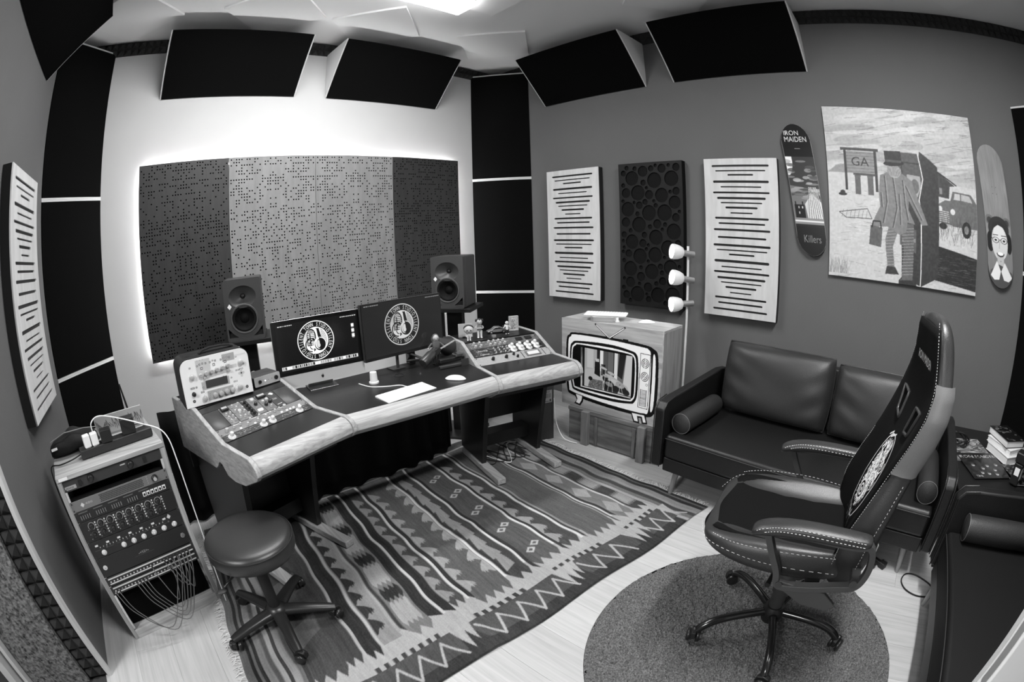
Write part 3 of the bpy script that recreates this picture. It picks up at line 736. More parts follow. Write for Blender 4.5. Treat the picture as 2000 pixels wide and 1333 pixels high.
def wing(M_, side):
    s1, s2, zt_, sb = SL[side]
    sf = 'left' if side == 'L' else 'right'
    for xa, lab in ((-.022, None), (WW, None)):
        mb = MB(); mb.prism([(y, z) for y, z in plank_poly(s1, s2, zt_, sb)], 0, .022, M_ @ TR(xa+.022, 0, 0, rz=PI/2))
        ob('side_plank', mb, M_OAKY, desk, bevel=.004, seg=2)
    m = M_
    ob('wing_surface', MB().box(.001, WW-.001, 0, s1, ZD-.02, ZD, m), M_SATIN, desk)
    ob('top_shelf', MB().box(.001, WW-.001, s2+.006, sb, zt_-.018, zt_, m), M_SATIN, desk)
    ob('back_board', MB().box(.001, WW-.001, sb-.018, sb, .42, zt_-.019, m), M_SATIN, desk)
    ob('underside', MB().box(.001, WW-.001, .06, sb-.02, .560, .575, m), M_SATIN, desk)
    # bolster (arm rest) along the front
    b = [(0, ZD), (-.028, ZD-.002), (-.052, ZD-.014), (-.066, ZD-.036), (-.066, ZD-.058), (-.048, ZD-.078), (.052, .580), (.075, .60), (.075, ZD-.022), (.0, ZD-.022)]
    ob('arm_rest', MB().prism([(y, z) for y, z in b], 0, WW-.002, m @ TR(WW-.001, 0, 0, rz=PI/2)), M_OAKX, desk, smooth=35)
    # legs: black side frames on oak feet
    for xa in (.03, WW-.06):
        ob('leg', MB().prism([(.30, .05), (sb-.02, .05), (sb-.02, .557), (.20, .557), (.255, .3)], 0, .03, m @ TR(xa+.03, 0, 0, rz=PI/2)), M_SATIN, desk, bevel=.002)
        ob('foot', MB().box(xa-.012, xa+.042, .07, sb-.05, .011, .048, m), M_OAKY, desk, bevel=.004)
    ob('modesty_panel', MB().box(.062, WW-.062, .48, .495, .26 if side == 'R' else .05, .556, m), M_SATIN, desk)
    ob('cross_rail', MB().box(.062, WW-.062, .40, .50, .11, .19, m), M_SATIN, desk)
wing(ML, 'L'); wing(MR, 'R')
cL = ML @ Vector((WW+.024, 0, 0)); cR = MR @ Vector((-.024, 0, 0)); bLp = ML @ Vector((WW+.024, .55, 0)); bRp = MR @ Vector((-.024, .60, 0))
def slab(pts, z0, z1):
    n = len(pts); return MB().add([(p[0], p[1], z0) for p in pts]+[(p[0], p[1], z1) for p in pts], [tuple(range(n-1, -1, -1)), tuple(range(n, 2*n))]+[(i, (i+1) % n, (i+1) % n+n, i+n) for i in range(n)])
ob('centre_surface', slab([cL, cR, (bRp.x, 2.285), (bLp.x, 2.30)], ZD-.02, ZD), M_SATIN, desk)
e = (cR-cL); L_ = e.length; a = math.atan2(e.y, e.x)
b = [(0, ZD), (-.028, ZD-.002), (-.052, ZD-.014), (-.066, ZD-.036), (-.066, ZD-.058), (-.048, ZD-.078), (.052, .580), (.075, .60), (.075, ZD-.022), (.0, ZD-.022)]
ob('arm_rest', MB().prism(b, 0, L_+.024, Matrix.Translation((cL.x, cL.y, 0)) @ rotz(a) @ TR(L_+.012, 0, 0, rz=PI/2)), M_OAKX, desk, smooth=35)
ob('cable_grommet', MB().lathe([(.03, ZD), (.03, ZD+.002), (.024, ZD+.003), (.024, ZD+.0005)], 24, TR(1.215, 2.10)), M_BLACKP, desk, smooth=40)

# black cloth hanging under the middle of the desk
mb = MB(); nn = 150; rows = []
for j, z in enumerate((.012, .1, .25, .4, .55, .68)):
    row = []
    for i in range(nn):
        t_ = i/(nn-1); x = -.10+t_*1.84; y = 2.375-.04*math.sin(PI*max(0, t_-.36)/.64)+.155*min(1, max(0, .40-t_)/.07)+(.012+.010*(1-z))*math.sin(t_*70+1.3*math.sin(t_*14+j*.25))+.012*math.sin(t_*13+j*.3); row.append((x, y, z))
    rows.append(row)
vs = [p for r_ in rows for p in r_]; fs = [(j*nn+i, j*nn+i+1, (j+1)*nn+i+1, (j+1)*nn+i) for j in range(len(rows)-1) for i in range(nn-1)]
o = ob('black_curtain', MB().add(vs, fs), mat('black_cloth', .012, .95, .1, sheen=.0, bump=.3, bscale=900), smooth=60)
sm = o.modifiers.new('solid', 'SOLIDIFY'); sm.thickness = .004
tag(o, 'black cloth hanging in folds below the middle of the desk', 'curtain')

# ---------------------------------------------------------------- rack gear in the wings
_KN = {}
def knob_mesh(r, h, kind):
    k = (round(r, 4), round(h, 4), kind)
    if k in _KN: return _KN[k]
    if kind == 'skirt': pr = [(r*1.45, 0), (r*1.5, h*.12), (r*1.1, h*.32), (r*.72, h*.42), (r*.68, h*.95), (r*.58, h)]; mt = mat('knob_ivory', .62, .35, .5)
    elif kind == 'cream': pr = [(r, 0), (r, h*.3), (r*.85, h*.35), (r*.8, h), (0, h)]; mt = mat('knob_cream', .42, .4, .5)
    elif kind == 'grey': pr = [(r, 0), (r*.92, h*.9), (r*.8, h), (0, h)]; mt = mat('knob_grey', .40, .4, .5)
    elif kind == 'chrome': pr = [(r, 0), (r, h*.35), (r*.85, h*.4), (r*.85, h*.93), (r*.7, h), (0, h)]; mt = M_CHROME
    else: pr = [(r*1.1, 0), (r, h*.2), (r*.85, h*.9), (r*.7, h), (0, h)]; mt = mat('knob_black', .015, .35, .5)
    mb = MB().lathe(pr, 14)
    me = mb.mesh('knob', 50); me.materials.append(mt); _KN[k] = me; return me
def knobs(parent, lst, z=0.):
    for u_, t_, r, h, kind in lst:
        o = bpy.data.objects.new('knob', knob_mesh(r, h, kind)); COL.objects.link(o); o.parent = parent; o.location = (u_, t_, z)
M_LIT = emis('lit_button', 1.6); M_LCD = mat('lcd_grey', .05, .3, .5)
def faceplate(name, label, M_, u0, u1, t0, t1, g, cvf=None, cat='rack unit', group=None, rough=.45, base=.0):
    th = thing(name, label, cat, group=group); th.matrix_world = M_ @ TR(u0, t0, 0)
    w_, h_ = u1-u0, t1-t0
    ob('faceplate', MB().box(.0006, w_-.0006, .0006, h_-.0006, -.003, 0), mat('plate_%d' % int(g*1000), g, rough, .5), th, bevel=.0006, seg=1)
    if cvf:
        c = Cv(w_-.002, h_-.002, .0016, (g*1.055**0)**(1/2.2)); cvf(c, w_, h_)
        sheet('printed_markings', c, lambda U, V: (U+.001, V+.001, .0004+0*U), print_mat('plate_print', .45), th)
    ob('chassis', MB().box(.012, w_-.012, .003, h_-.003, -.05, -.0032), M_BLACKM, th)
    return th, w_, h_
def screws(th, w_, h_):
    for a in (.008, w_-.008):
        for b_ in (.008, h_-.008) if h_ > .03 else (h_/2,): ob('screw', MB().cyl(.0035, 0, .002, 10, TR(a, b_, 0)), M_DARKP, th)
def slope(M_, side):
    s1, s2, zt_, sb = SL[side]; a = math.atan2(zt_-ZD, s2-s1); return M_ @ TR(0, s1+.004, ZD+.001, rx=a), math.hypot(s2-s1, zt_-ZD)
SLm, lenL = slope(ML, 'L'); SRm, lenR = slope(MR, 'R')
def traces(seed, n=60, v=.75, words=6):
    def f(c, w_, h_):
        r = random.Random(seed)
        for _ in range(n):
            x, y = r.uniform(.01, w_-.02), r.uniform(.004, h_-.004); L = r.uniform(.002, .012); c.line([(x, y), (x+L, y)], .0012, v*r.uniform(.6, 1))
        for k in range(3): y = h_*(.2+.3*k); c.line([(.01, y), (w_-.012, y)], .0008, v*.6)
        for k in range(words): x = .03+(w_-.06)*k/max(1, words-1); c.line([(x-.006, h_-.006), (x+.006, h_-.006)], .002, v)
    return f
# left wing, front to back
th, w_, h_ = faceplate('preamp_strip', 'narrow black rack strip with four large ivory knobs on the left wing', SLm, .001, WW-.001, .0, .040, .012, traces(1, 150))
knobs(th, [(x, .019, .0125, .026, 'skirt') for x in (.045, .213, .262, .415)]); screws(th, w_, h_)
def fB(c, w_, h_):
    for x0 in (.09, .17, .25, .33): c.line([(x0, h_-.007), (x0+.04, h_-.007)], .0018, .9)
    for k in range(40): x = .02+k*.011; c.line([(x, .006), (x+.004, .006)], .001, .75)
th, w_, h_ = faceplate('channel_strip', 'grey rack unit with a zigzag row of small cream knobs and lit buttons, left wing', SLm, .001, WW-.001, .041, .088, .17, fB)
knobs(th, [(.045, .022, .0085, .016, 'grey')]+[(x, y, .006, .014, 'cream') for x, y in ((.085, .026), (.12, .030), (.15, .012), (.175, .034), (.205, .014), (.225, .036), (.25, .018), (.28, .026), (.31, .030), (.335, .032))]+[(.365, .032, .009, .017, 'cream')])
for x, y in ((.11, .008), (.185, .006), (.262, .006), (.335, .010), (.365, .010), (.385, .011), (.405, .012), (.44, .014)): ob('lit_button', MB().box(x-.0045, x+.0045, y-.003, y+.003, 0, .003), M_LIT, th)
screws(th, w_, h_)
T0, T1 = .090, .222
def module(name, lab, u0, u1, g, kn, cvf=None, extra=None, group='narrow modules side by side in the left wing'):
    th, w_, h_ = faceplate(name, lab, SLm, u0, u1, T0, T1, g, cvf, 'rack module', group)
    knobs(th, kn)
    if extra: extra(th, w_, h_)
    return th
def vu(th, w_, h_, y=None):
    y = h_-.022 if y is None else y
    v_ = ob('meter', MB().box(.006, w_-.006, y-.012, y+.012, 0, .012), mat('meter_case', .012, .3, .5), th, bevel=.001)
    ob('meter_window', MB().box(.010, w_-.010, y-.004, y+.009, .0121, .0124), emis('meter_glow', .55), v_)
module('blank_module', 'plain dark plate at the left end of the module row', .001, .085, .035, [])
module('compressor_module', 'grey module with a small meter over six cream knobs', .086, .135, .14, [(x, y, .0052, .013, 'cream') for x in (.013, .035) for y in (.02, .045, .07)], extra=vu)
module('equaliser_module', 'grey module crowded with ten cream knobs', .136, .205, .15, [(x, y, .0055, .014, 'cream') for x, y in ((.012, .022), (.036, .018), (.06, .024), (.022, .045), (.05, .05), (.012, .07), (.055, .075), (.03, .09), (.016, .11), (.05, .112))]+[(.034, .068, .010, .008, 'grey')], traces(3, 30, .6))
module('filter_module', 'narrow black module with a column of black knobs', .206, .236, .012, [(.015, y, .0075, .014, 'black') for y in (.018, .04, .062, .084, .108)], traces(5, 30, .8))
module('drive_module', 'grey module with a large grey knob over two black knobs', .237, .285, .12, [(.024, .105, .012, .012, 'grey'), (.026, .072, .009, .014, 'black')], traces(6, 20, .7), lambda th, w_, h_: ob('lit_button', MB().box(.012, .036, .020, .032, 0, .005), M_LIT, th))
module('limiter_module', 'grey module with a small meter over black and grey knobs', .286, .345, .12, [(.018, .072, .008, .01, 'grey'), (.042, .078, .009, .01, 'grey'), (.02, .045, .009, .014, 'black'), (.048, .055, .009, .014, 'black'), (.034, .022, .005, .012, 'cream')], traces(7, 20, .6), vu)
def f500(c, w_, h_): c.poly([(.012, h_-.02), (.03, h_-.012), (.04, h_-.025), (.03, h_-.035)], .8); c.text('500', .022, .06, .012, .7); c.line([(.01, .02), (.035, .022)], .003, .85)
module('blank_module', 'dark plate printed with small white marks in the module row', .346, .395, .03, [], f500)
module('blank_module', 'plain dark plate at the right end of the module row', .396, WW-.001, .035, [])
tag(ob('rack_rail', MB().box(.001, WW-.001, .224, lenL-.008, -.02, -.001, SLm), M_BLACKM), 'black filler rail above the module row of the left wing', 'rail')
# right wing
def fC(c, w_, h_): c.noise(.004, .004, .03, 1); c.rect(.29, .006, .295, h_-.008, .1); c.rect(.435, .006, .44, h_-.008, .1)
th, w_, h_ = faceplate('bus_compressor', 'light grey rack unit with three black knobs and a square meter, right wing', SRm, .001, WW-.001, 0, .070, .30, fC)
knobs(th, [(.10, .036, .0095, .018, 'black'), (.185, .036, .0095, .018, 'black'), (.24, .05, .0075, .015, 'black'), (.255, .026, .0075, .015, 'black')])
v_ = ob('meter_frame', MB().box(.315, .415, .016, .058, 0, .004), mat('meter_frame_grey', .12, .4), th, bevel=.001); ob('meter_window', MB().box(.328, .402, .024, .050, .0041, .006), emis('meter_glow2', .75), v_)
screws(th, w_, h_)
th, w_, h_ = faceplate('equaliser', 'black rack unit with eight large white knobs on the right wing', SRm, .001, WW-.001, .072, .142, .012, lambda c, w_, h_: (traces(9, 230, .85)(c, w_, h_), c.text('Equaliser', .075, .044, .010, .9, 1.2), c.text('Equaliser', .075, .012, .010, .9, 1.2)))
knobs(th, [(x, y, .0135, .024, 'skirt') for x in (.262, .315, .368, .421) for y in (.018, .05)]+[(x, y, .005, .009, 'grey') for x in (.145, .175, .205, .23) for y in (.014, .034, .054)]+[(x, .034, .0085, .012, 'black') for x in (.455,)])
screws(th, w_, h_)
th, w_, h_ = faceplate('summing_unit', 'grey rack unit with twelve pale knobs and two dark meters, right wing', SRm, .001, WW-.001, .144, lenR-.012, .085, traces(12, 120, .75))
knobs(th, [(x, y, .0085, .015, 'cream') for x in (.045, .08, .14, .172, .204, .236) for y in (.016, .043)]+[(.455, .043, .009, .012, 'chrome')])
for x in (.32, .385): ob('meter', MB().box(x, x+.045, .022, .048, 0, .006), M_BLACKP, th, bevel=.001)
screws(th, w_, h_)

# ---------------------------------------------------------------- amplifier head on the left wing
def amp():
    t = thing('profiling_amplifier', 'white-faced amplifier head with a handle and many knobs on the left wing', 'amplifier', (.070, 2.088, .7965), math.radians(6))
    w_, h_, d_ = .352, .215, .17
    def prof(k=0.): # rounded top corners
        r = .045-k; o_ = [(k, k), (w_-k, k)]
        for q in range(7): a = PI/2*q/6; o_.append((w_-.045+r*math.cos(a), h_-.045+r*math.sin(a)))
        for q in range(7): a = PI/2+PI/2*q/6; o_.append((.045+r*math.cos(a), h_-.045+r*math.sin(a)))
        return o_
    ob('case', MB().prism(prof(), .004, d_), mat('amp_case', .014, .5, .4), t, smooth=50)
    tilt = TR(0, 0, 0)
    c = Cv(w_-.008, h_-.008, .0018, .93)
    W_, H_ = c.w, c.h
    for (a, b_, e_, f_, v) in ((.23, .60, .44, .96, .78), (.62, .80, .80, .96, .66), (.27, .30, .68, .48, .68), (.33, .05, .72, .26, .66), (.60, .62, .82, .70, .8)): c.rect(a*W_, b_*H_, e_*W_, f_*H_, v)
    c.poly([(x*W_, y*H_) for x, y in ((.26, .52), (.3, .60), (.70, .66), (.72, .56))], .72)
    def btn(x, y, s_=1.): c.rect(x*W_-.004*s_, y*H_-.0035*s_, x*W_+.004*s_, y*H_+.0035*s_, .15); c.rect(x*W_-.0026*s_, y*H_-.002*s_, x*W_+.0026*s_, y*H_+.002*s_, .9)
    for x, y in [(.14, .83), (.25, .84), (.29, .86), (.33, .87), (.375, .86), (.44, .86), (.48, .88), (.52, .87), (.60, .86), (.645, .88), (.69, .885), (.73, .87), (.82, .85), (.92, .66)]: btn(x, y)
    for x, y in [(.31, .77), (.49, .79), (.66, .80)]: btn(x, y, 1.5)
    for x, y in [(.11, .40), (.13, .40), (.15, .40), (.19, .40), (.25, .27), (.28, .27), (.80, .55), (.83, .55), (.86, .555), (.89, .56), (.75, .32), (.78, .32), (.35, .46), (.44, .465), (.52, .47), (.60, .48), (.71, .42), (.29, .36)]: btn(x, y)
    for x, y in ((.12, .12), (.92, .14)): c.ell(x*W_, y*H_, .007, .007, .1); c.ell(x*W_, y*H_, .003, .003, .6)
    for x in (.32, .41, .50, .59, .68, .78):
        for k in range(12): a = 2*PI*k/12; c.ell(x*W_+.0155*math.cos(a), .16*H_+.0155*math.sin(a)+(x-.32)*0, .001, .001, .2)
    for x in (.26, .30, .34): c.ell(x*W_, .95*H_, .001, .001, .1)
    for k in range(5): c.line([(.80*W_, (.90-.012*k)*H_), (.97*W_, (.90-.012*k)*H_)], .0006, .75)
    c.line([(.84*W_, .47*H_), (.90*W_, .47*H_)], .012, .8); c.line([(.87*W_, .41*H_), (.87*W_, .53*H_)], .012, .8); c.ell(.87*W_, .47*H_, .004, .004, .15)
    r = .041
    def inside(U, V):
        x = np.where(U > W_-r, U-(W_-r), np.where(U < r, r-U, 0)); y = np.where(V > H_-r, V-(H_-r), 0); return x*x+y*y <= r*r
    f = ob('front_panel', MB().prism(prof(.003), -.004, .004), mat('amp_white', .68, .45, .4), t, smooth=50)
    sheet('printed_controls', c, lambda U, V: (U+.004, -.0044+0*U, V+.004), print_mat('amp_print', .4), f, mask=inside)
    ob('display', MB().box(.118, .228, -.0065, -.0046, .072, .106), mat('amp_display', .055, .25, .5), f)
    mk = TR(0, -.0045, 0, rx=PI/2)
    for x, z, r_, kd in [(.055, .135, .0125, 'grey'), (.305, .150, .0125, 'grey'), (.10, .030, .0125, 'grey'), (.155, .034, .0125, 'grey'), (.185, .034, .0125, 'grey'), (.215, .036, .0125, 'grey'), (.245, .036, .0125, 'grey'), (.285, .040, .0125, 'grey'), (.10, .135, .0095, 'grey'), (.128, .139, .0095, 'grey'), (.156, .142, .0095, 'grey'), (.184, .145, .0095, 'grey'), (.212, .148, .0095, 'grey'), (.24, .151, .0095, 'grey'), (.05, .06, .010, 'black'), (.118, .12, .007, 'grey'), (.238, .128, .007, 'grey')]:
        o_ = bpy.data.objects.new('knob', knob_mesh(r_, .014, kd)); COL.objects.link(o_); o_.parent = t; o_.matrix_local = Matrix.Translation((x, -.0045, z)) @ Matrix.Rotation(PI/2, 4, 'X')
    ob('handle', MB().loft([[(.12+.0*k, .04+q[0], h_+.002+q[1]) for q in ((0, 0), (.035, 0), (.035, .004), (0, .004))] for k in (0,)]+[[(x, .06+q[0], z+q[1]) for q in ((0, 0), (.035, 0), (.035, .006), (0, .006))] for x, z in ((.14, h_+.008), (.18, h_+.014), (.24, h_+.014), (.28, h_+.008), (.30, h_))]), M_BLACKP, t, smooth=60)
    lc = Cv(.10, .03, .002, .1); lc.text('toaster' if False else '~~~', .05, .008, .012, .6, 2)
    sheet('white_script', lc, lambda U, V: (.05+U, .05+V, h_+.0005+0*U), print_mat('amp_print', .4), t)
amp()
t = thing('audio_interface', 'small silver desktop box with a lit button between amplifier and left screen', 'audio device', (.437, 2.165, .7965), math.radians(14))
ob('case', MB().box(0, .150, 0, .13, .004, .048), mat('interface_case', .06, .45, .5), t, bevel=.004, seg=3)
f_ = ob('front_panel', MB().prism(rrect(.150, .046, .006, 3, .075, .026), -.003, -.0002), mat('interface_silver', .55, .35, .5, metal=.3), t)
for x, r_ in ((.03, .008), (.125, .010)): ob('knob', MB().cyl(r_, 0, .008, 18, TR(x, -.003, .026, rx=PI/2)), M_BLACKP, t, smooth=40)
ob('lit_button', MB().cyl(.0035, 0, .001, 12, TR(.062, -.003, .024, rx=PI/2)), M_LIT, t)
for x in (.08, .10): ob('indicator', MB().cyl(.002, 0, .001, 10, TR(x, -.003, .026, rx=PI/2)), M_GREYP, t)
for x in (.015, .135):
    for y in (.02, .11): ob('rubber_foot', MB().cyl(.006, .0, .004, 10, TR(x, y, 0)), M_BLACKP, t)

# ---------------------------------------------------------------- loudspeakers on stands
def speaker(loc, rz, label, stand_label, pole_x=0.):
    t = thing('loudspeaker', label, 'loudspeaker', loc, rz, 'dark studio loudspeakers'); w_, h_, d_ = .226, .345, .27
    bm = mat('speaker_charcoal', .045, .5, .4, bump=.15, bscale=500)
    # cabinet with a scooped baffle drawn as a curved grid, built by rings
    ob('cabinet', MB().box(-w_/2, w_/2, .0555, d_, 0, h_), bm, t, bevel=.010, seg=3)
    sh = curve_plate('shell', [rrect(w_, h_, .012, 4, 0, h_/2)], [rrect(w_-.016, h_-.016, .008, 3, 0, h_/2)], .043)
    sh.transform(Matrix(((1, 0, 0, 0), (0, 0, -1, 0), (0, 1, 0, 0), (0, 0, 0, 1)))); sh.transform(Matrix.Translation((0, .0338, 0)))
    ob('front_shell', sh, bm, t)
    hz = .245; wz = .122; rw = .082
    outer = rrect(w_, h_, .012, 4, 0, h_/2)
    guide = [(.082*math.cos(2*PI*k/32), hz+.062*math.sin(2*PI*k/32)) for k in range(32)]
    woof = [(rw*math.cos(2*PI*k/32), wz+rw*math.sin(2*PI*k/32)) for k in range(32)]
    pl = [(-.10, .035), (-.10, .085), (-.066, .045), (-.04, .025)], [(.04, .025), (.066, .045), (.10, .085), (.10, .035)]
    me = curve_plate('baffle', [outer], [guide, woof]+[list(p)+[] for p in ([(-.103, .022), (-.103, .075), (-.072, .042), (-.045, .022)], [(.045, .022), (.072, .042), (.103, .075), (.103, .022)])], .016)
    me.transform(Matrix(((1, 0, 0, 0), (0, 0, -1, 0), (0, 1, 0, 0), (0, 0, 0, 1)))); me.transform(Matrix.Translation((0, .004, 0)))
    b_ = ob('baffle', me, bm, t)
    # waveguide
    rings = []
    for k, (s_, y) in enumerate(((1, -.004), (.93, .003), (.78, .012), (.58, .022), (.38, .032), (.2, .040))):
        rings.append([(.082*s_*math.cos(2*PI*q/32), y, hz+.062*s_*math.sin(2*PI*q/32)*(1+.25*(1-s_))) for q in range(32)])
    ob('waveguide', MB().loft(rings, False), mat('waveguide', .05, .4, .5), t, smooth=80)
    ob('tweeter', MB().sphere((0, .040, hz), (.014, .010, .014), 16), M_BLACKP, t, smooth=80)
    mk = TR(0, 0, wz, rx=-PI/2)
    ob('woofer_ring', MB().lathe([(rw-.003, .008), (rw+.001, -.0005+.0), (rw+.001, .006)][:0]+[(rw+.002, -.0045), (rw-.001, -.009), (rw-.008, -.008), (rw-.010, .0)][::-1] , 36, TR(0, 0, wz, rx=-PI/2), cap=False), mat('woofer_trim', .07, .3, .5), t, smooth=60)
    ob('woofer_cone', MB().lathe([(rw-.010, 0), (rw-.014, -.004), (rw-.022, -.003), (rw-.026, .004), (.034, .026), (.028, .028), (.022, .018), (0, .014)], 36, TR(0, 0, wz, rx=-PI/2), cap=False), mat('cone_dark', .006, .75, .15), t, smooth=60)
    ob('port_recess', MB().box(-.105, .105, .0125, .014, .015, .05), M_BLACKP, t)
    ob('badge', MB().prism([(-.013, 0), (0, .016), (.013, 0), (0, -.016)], -.0055, -.0042, TR(-.082, 0, .197)), mat('badge_white', .85, .4), t)
    s = thing('speaker_stand', stand_label, 'speaker stand', (loc[0], loc[1], 0), rz, 'black stands under the loudspeakers')
    z = loc[2]
    ob('top_plate', MB().box(-.155, .155, -.012, .30, z-.026, z-.001), M_SATIN, s, bevel=.002)
    ob('column', MB().box(-.065+pole_x, .045+pole_x, .13, .20, .02, z-.027), M_SATIN, s, bevel=.003)
    ob('pole', MB().cyl(.02, .02, z-.027, 14, TR(pole_x-.09, .10, 0)), M_BLACKM, s, smooth=40)
    ob('base_plate', MB().box(-.16, .16, .0, .30, .0, .02), M_BLACKM, s, bevel=.002)
_spk = []
speaker((.530, 2.640, .945), math.radians(-16), 'dark loudspeaker behind the amplifier head, left of the screens', 'black stand under the left loudspeaker, behind the amplifier head')
speaker((1.853, 2.475, .945), math.radians(-57), 'dark loudspeaker behind the right screen, beside the corner trap', 'black stand with a wide column under the right loudspeaker')

# ---------------------------------------------------------------- screens
def logo(c, cx, cy, R, v=.92, k=1.):
    c.ell(cx, cy, R, R, v); c.ell(cx, cy, R*.955, R*.955, .02)
    ltrs = 'SILENT TOWN STUDIO'
    for half in (0, 1):
        n = len(ltrs)
        for i, ch in enumerate(ltrs):
            if ch == ' ': continue
            a = math.radians(202-180*half-(i+.5)*(180/n)*.985); rr = R*.725
            tr, wd = text_tris(ch)
            c.text(ch, cx+rr*math.cos(a), cy+rr*math.sin(a), R*.20, v, .60, a-PI/2)
    r0 = R*.68; c.ell(cx, cy, r0, r0, v); 
    for k_ in range(26):  # engraving lines on the right
        y = cy+r0*(-.55+k_*.055); c.line([(cx+r0*.45, y), (cx+r0*.9*math.cos(math.asin(max(-1, min(1, (y-cy)/r0)))), y-.02*R)], R*.014, .1)
    for k_ in range(22):
        y = cy+r0*(-.4+k_*.05); c.line([(cx-r0*.92, y), (cx-r0*.66, y+.01)], R*.010, .25)
    # microphone
    mx = cx-R*.22
    c.ell(mx, cy+R*.22, R*.25, R*.40, .03); c.rect(mx-R*.25, cy-R*.25, mx+R*.2, cy+R*.25, .03)
    for k_ in range(9):
        y = cy-R*.26+k_*R*.085; w0 = R*.21*math.sqrt(max(.05, 1-(max(0, (y-cy-R*.15))/(R*.45))**2)); c.rect(mx-w0, y, mx-R*.09, y+R*.045, v); c.rect(mx-R*.04, y-.01*R, mx+w0*.9, y+R*.04, v)
    c.ell(mx-.02*R, cy+R*.47, R*.13, R*.09, .55)
    c.ell(mx-R*.05, cy-R*.20, R*.33, R*.36, .03, 1, 0, .84); c.ell(mx+R*.04, cy-R*.2, R*.20, R*.26, .03, 1, 0, .8)
    c.rect(mx-R*.03, cy-R*.66, mx+R*.05, cy-R*.42, v)
    # headphones
    c.poly([(cx+R*.06, cy+R*.60), (cx+R*.22, cy+R*.60), (cx+R*.36, cy-R*.1), (cx+R*.20, cy-R*.2)], .02); c.line([(cx+R*.08, cy+R*.55), (cx+R*.12, cy+R*.1)], R*.03, v)
    c.ell(cx+R*.20, cy-R*.22, R*.34, R*.36, v); c.ell(cx+R*.21, cy-R*.22, R*.30, R*.32, .03); c.ell(cx+R*.14, cy-R*.18, R*.20, R*.27, v); c.ell(cx+R*.18, cy-R*.20, R*.165, R*.24, .03); c.ell(cx+R*.13, cy-R*.19, R*.10, R*.19, .8)
    c.poly([(cx+R*.17, cy+R*.15), (cx+R*.38, cy-R*.02), (cx+R*.44, cy-R*.30), (cx+R*.28, cy-R*.50), (cx+R*.20, cy-R*.2)], .02)
def screen_canvas(W, H, dock):
    c = Cv(W, H, .0011, .012)
    logo(c, W*.475, H*.56 if dock else H*.52, H*.415 if dock else H*.40, .97 if dock else .8)
    r = random.Random(2)
    for x0, x1 in ((.03, .20), (.80, .99)):
        x = x0*W
        while x < x1*W: L = r.uniform(.003, .010); c.rect(x, H-.012, x+L, H-.0085, .85 if dock else .6); x += L+.003
    if dock:
        c.rect(.02*W, .012, .98*W, .030, .82)
        x = .03*W
        while x < .96*W: L = r.uniform(.006, .011); c.rect(x, .0145, x+L, .0275, r.choice((.2, .5, .95, .6, .1))); x += L+.004
        for y in (.72, .61, .50): c.rect(.93*W, y*H, .965*W, (y+.07)*H, .95); c.rect(.932*W, (y-.018)*H, .963*W, (y-.008)*H, .7)
    return c
M_SCR = print_mat('screen_glow', .12, 1.0, .5); 
t = thing('all_in_one_computer', 'large silver computer with a glowing black screen, left of two', 'computer', (.577, 2.225, 0), math.atan2(-.040, .487))
W, H = .484, .336; Z0 = .742; tl = TR(0, 0, Z0, rx=math.radians(-3))
ob('shell', MB().prism(rrect(W, H, .012, 4, W/2, H/2), .006, .018, tl), M_ALU, t, bevel=.003)
ob('glass_front', MB().prism(rrect(W-.002, H-.062, .008, 4, W/2, H/2+.030), .0, .0055, tl), mat('black_glass', .006, .12, .5), t)
ob('chin', MB().box(.001, W-.001, .001, .0058, .001, .0605, tl), mat('chin_silver', .55, .4, .5, metal=.25), t)
c = screen_canvas(W-.044, H-.096, True)
sheet('screen', c, lambda U, V: (U+.022, -.0006+0*U+(V+.078)*math.tan(math.radians(-3))*-1*0-.0, V), M_SCR, t)
scr = [o for o in t.children if o.name.startswith('screen')][0]; scr.matrix_local = tl @ Matrix.Translation((0, 0, .078))
# bitten fruit mark on the chin
ap = [(.5+.36*math.cos(a)*(1-.12*math.sin(a)**8), .42+.40*math.sin(a)-(.08 if abs(math.sin(a)) > .9 else 0)) for a in [2*PI*k/28 for k in range(28)]]
ap = [p for p in ap if not ((p[0]-.98)**2+(p[1]-.50)**2 < .04)]
mb = MB().prism([(x*.020-.010, z*.020) for x, z in ap], -.0004, .0010, tl @ TR(W/2, 0, .020)).prism([(0, .0165), (.001, .019), (.004, .0215), (.003, .018)], -.0004, .001, tl @ TR(W/2, 0, .020))
ob('bitten_fruit_mark', mb, M_BLACKP, t)
ob('stand_neck', MB().prism([(.022, .20), (.03, .20), (.055, .03), (.075, -.036), (.065, -.036), (.045, .03)], -.07, .07, tl @ TR(W/2, 0, 0, rz=PI/2) @ TR(0, 0, 0)), M_ALU, t)
ob('stand_foot', MB().box(W/2-.08, W/2+.08, -.01, .10, .7055, .710), mat('shaded_aluminium', .22, .25, .5, metal=.9), t, bevel=.002)  # plain aluminium coloured darker for the shade and dark reflection on the foot
t = thing('monitor', 'dark thin-framed monitor, right of the two screens', 'monitor', (1.052, 2.160, 0), math.atan2(.020, .52))
W, H = .530, .305; Z0 = .795; tl = TR(0, 0, Z0, rx=math.radians(-2))
ob('shell', MB().prism(rrect(W, H, .004, 3, W/2, H/2), .0005, .022, tl), M_DARKP, t, bevel=.002)
ob('glass_front', MB().box(.001, W-.001, -.002, .0, .001, H-.001, tl), mat('monitor_glass', .012, .25, .5), t)
c = screen_canvas(W-.012, H-.022, False); c.a = .10+c.a*.82
sheet('screen', c, lambda U, V: (U+.006, -.0026+0*U, V), M_SCR, t)
[o for o in t.children if o.name.startswith('screen')][0].matrix_local = tl @ Matrix.Translation((0, 0, .018))
ob('stand_column', MB().box(W*.42, W*.42+.014, .040, .054, .712, Z0+.15), M_DARKP, t, bevel=.002)
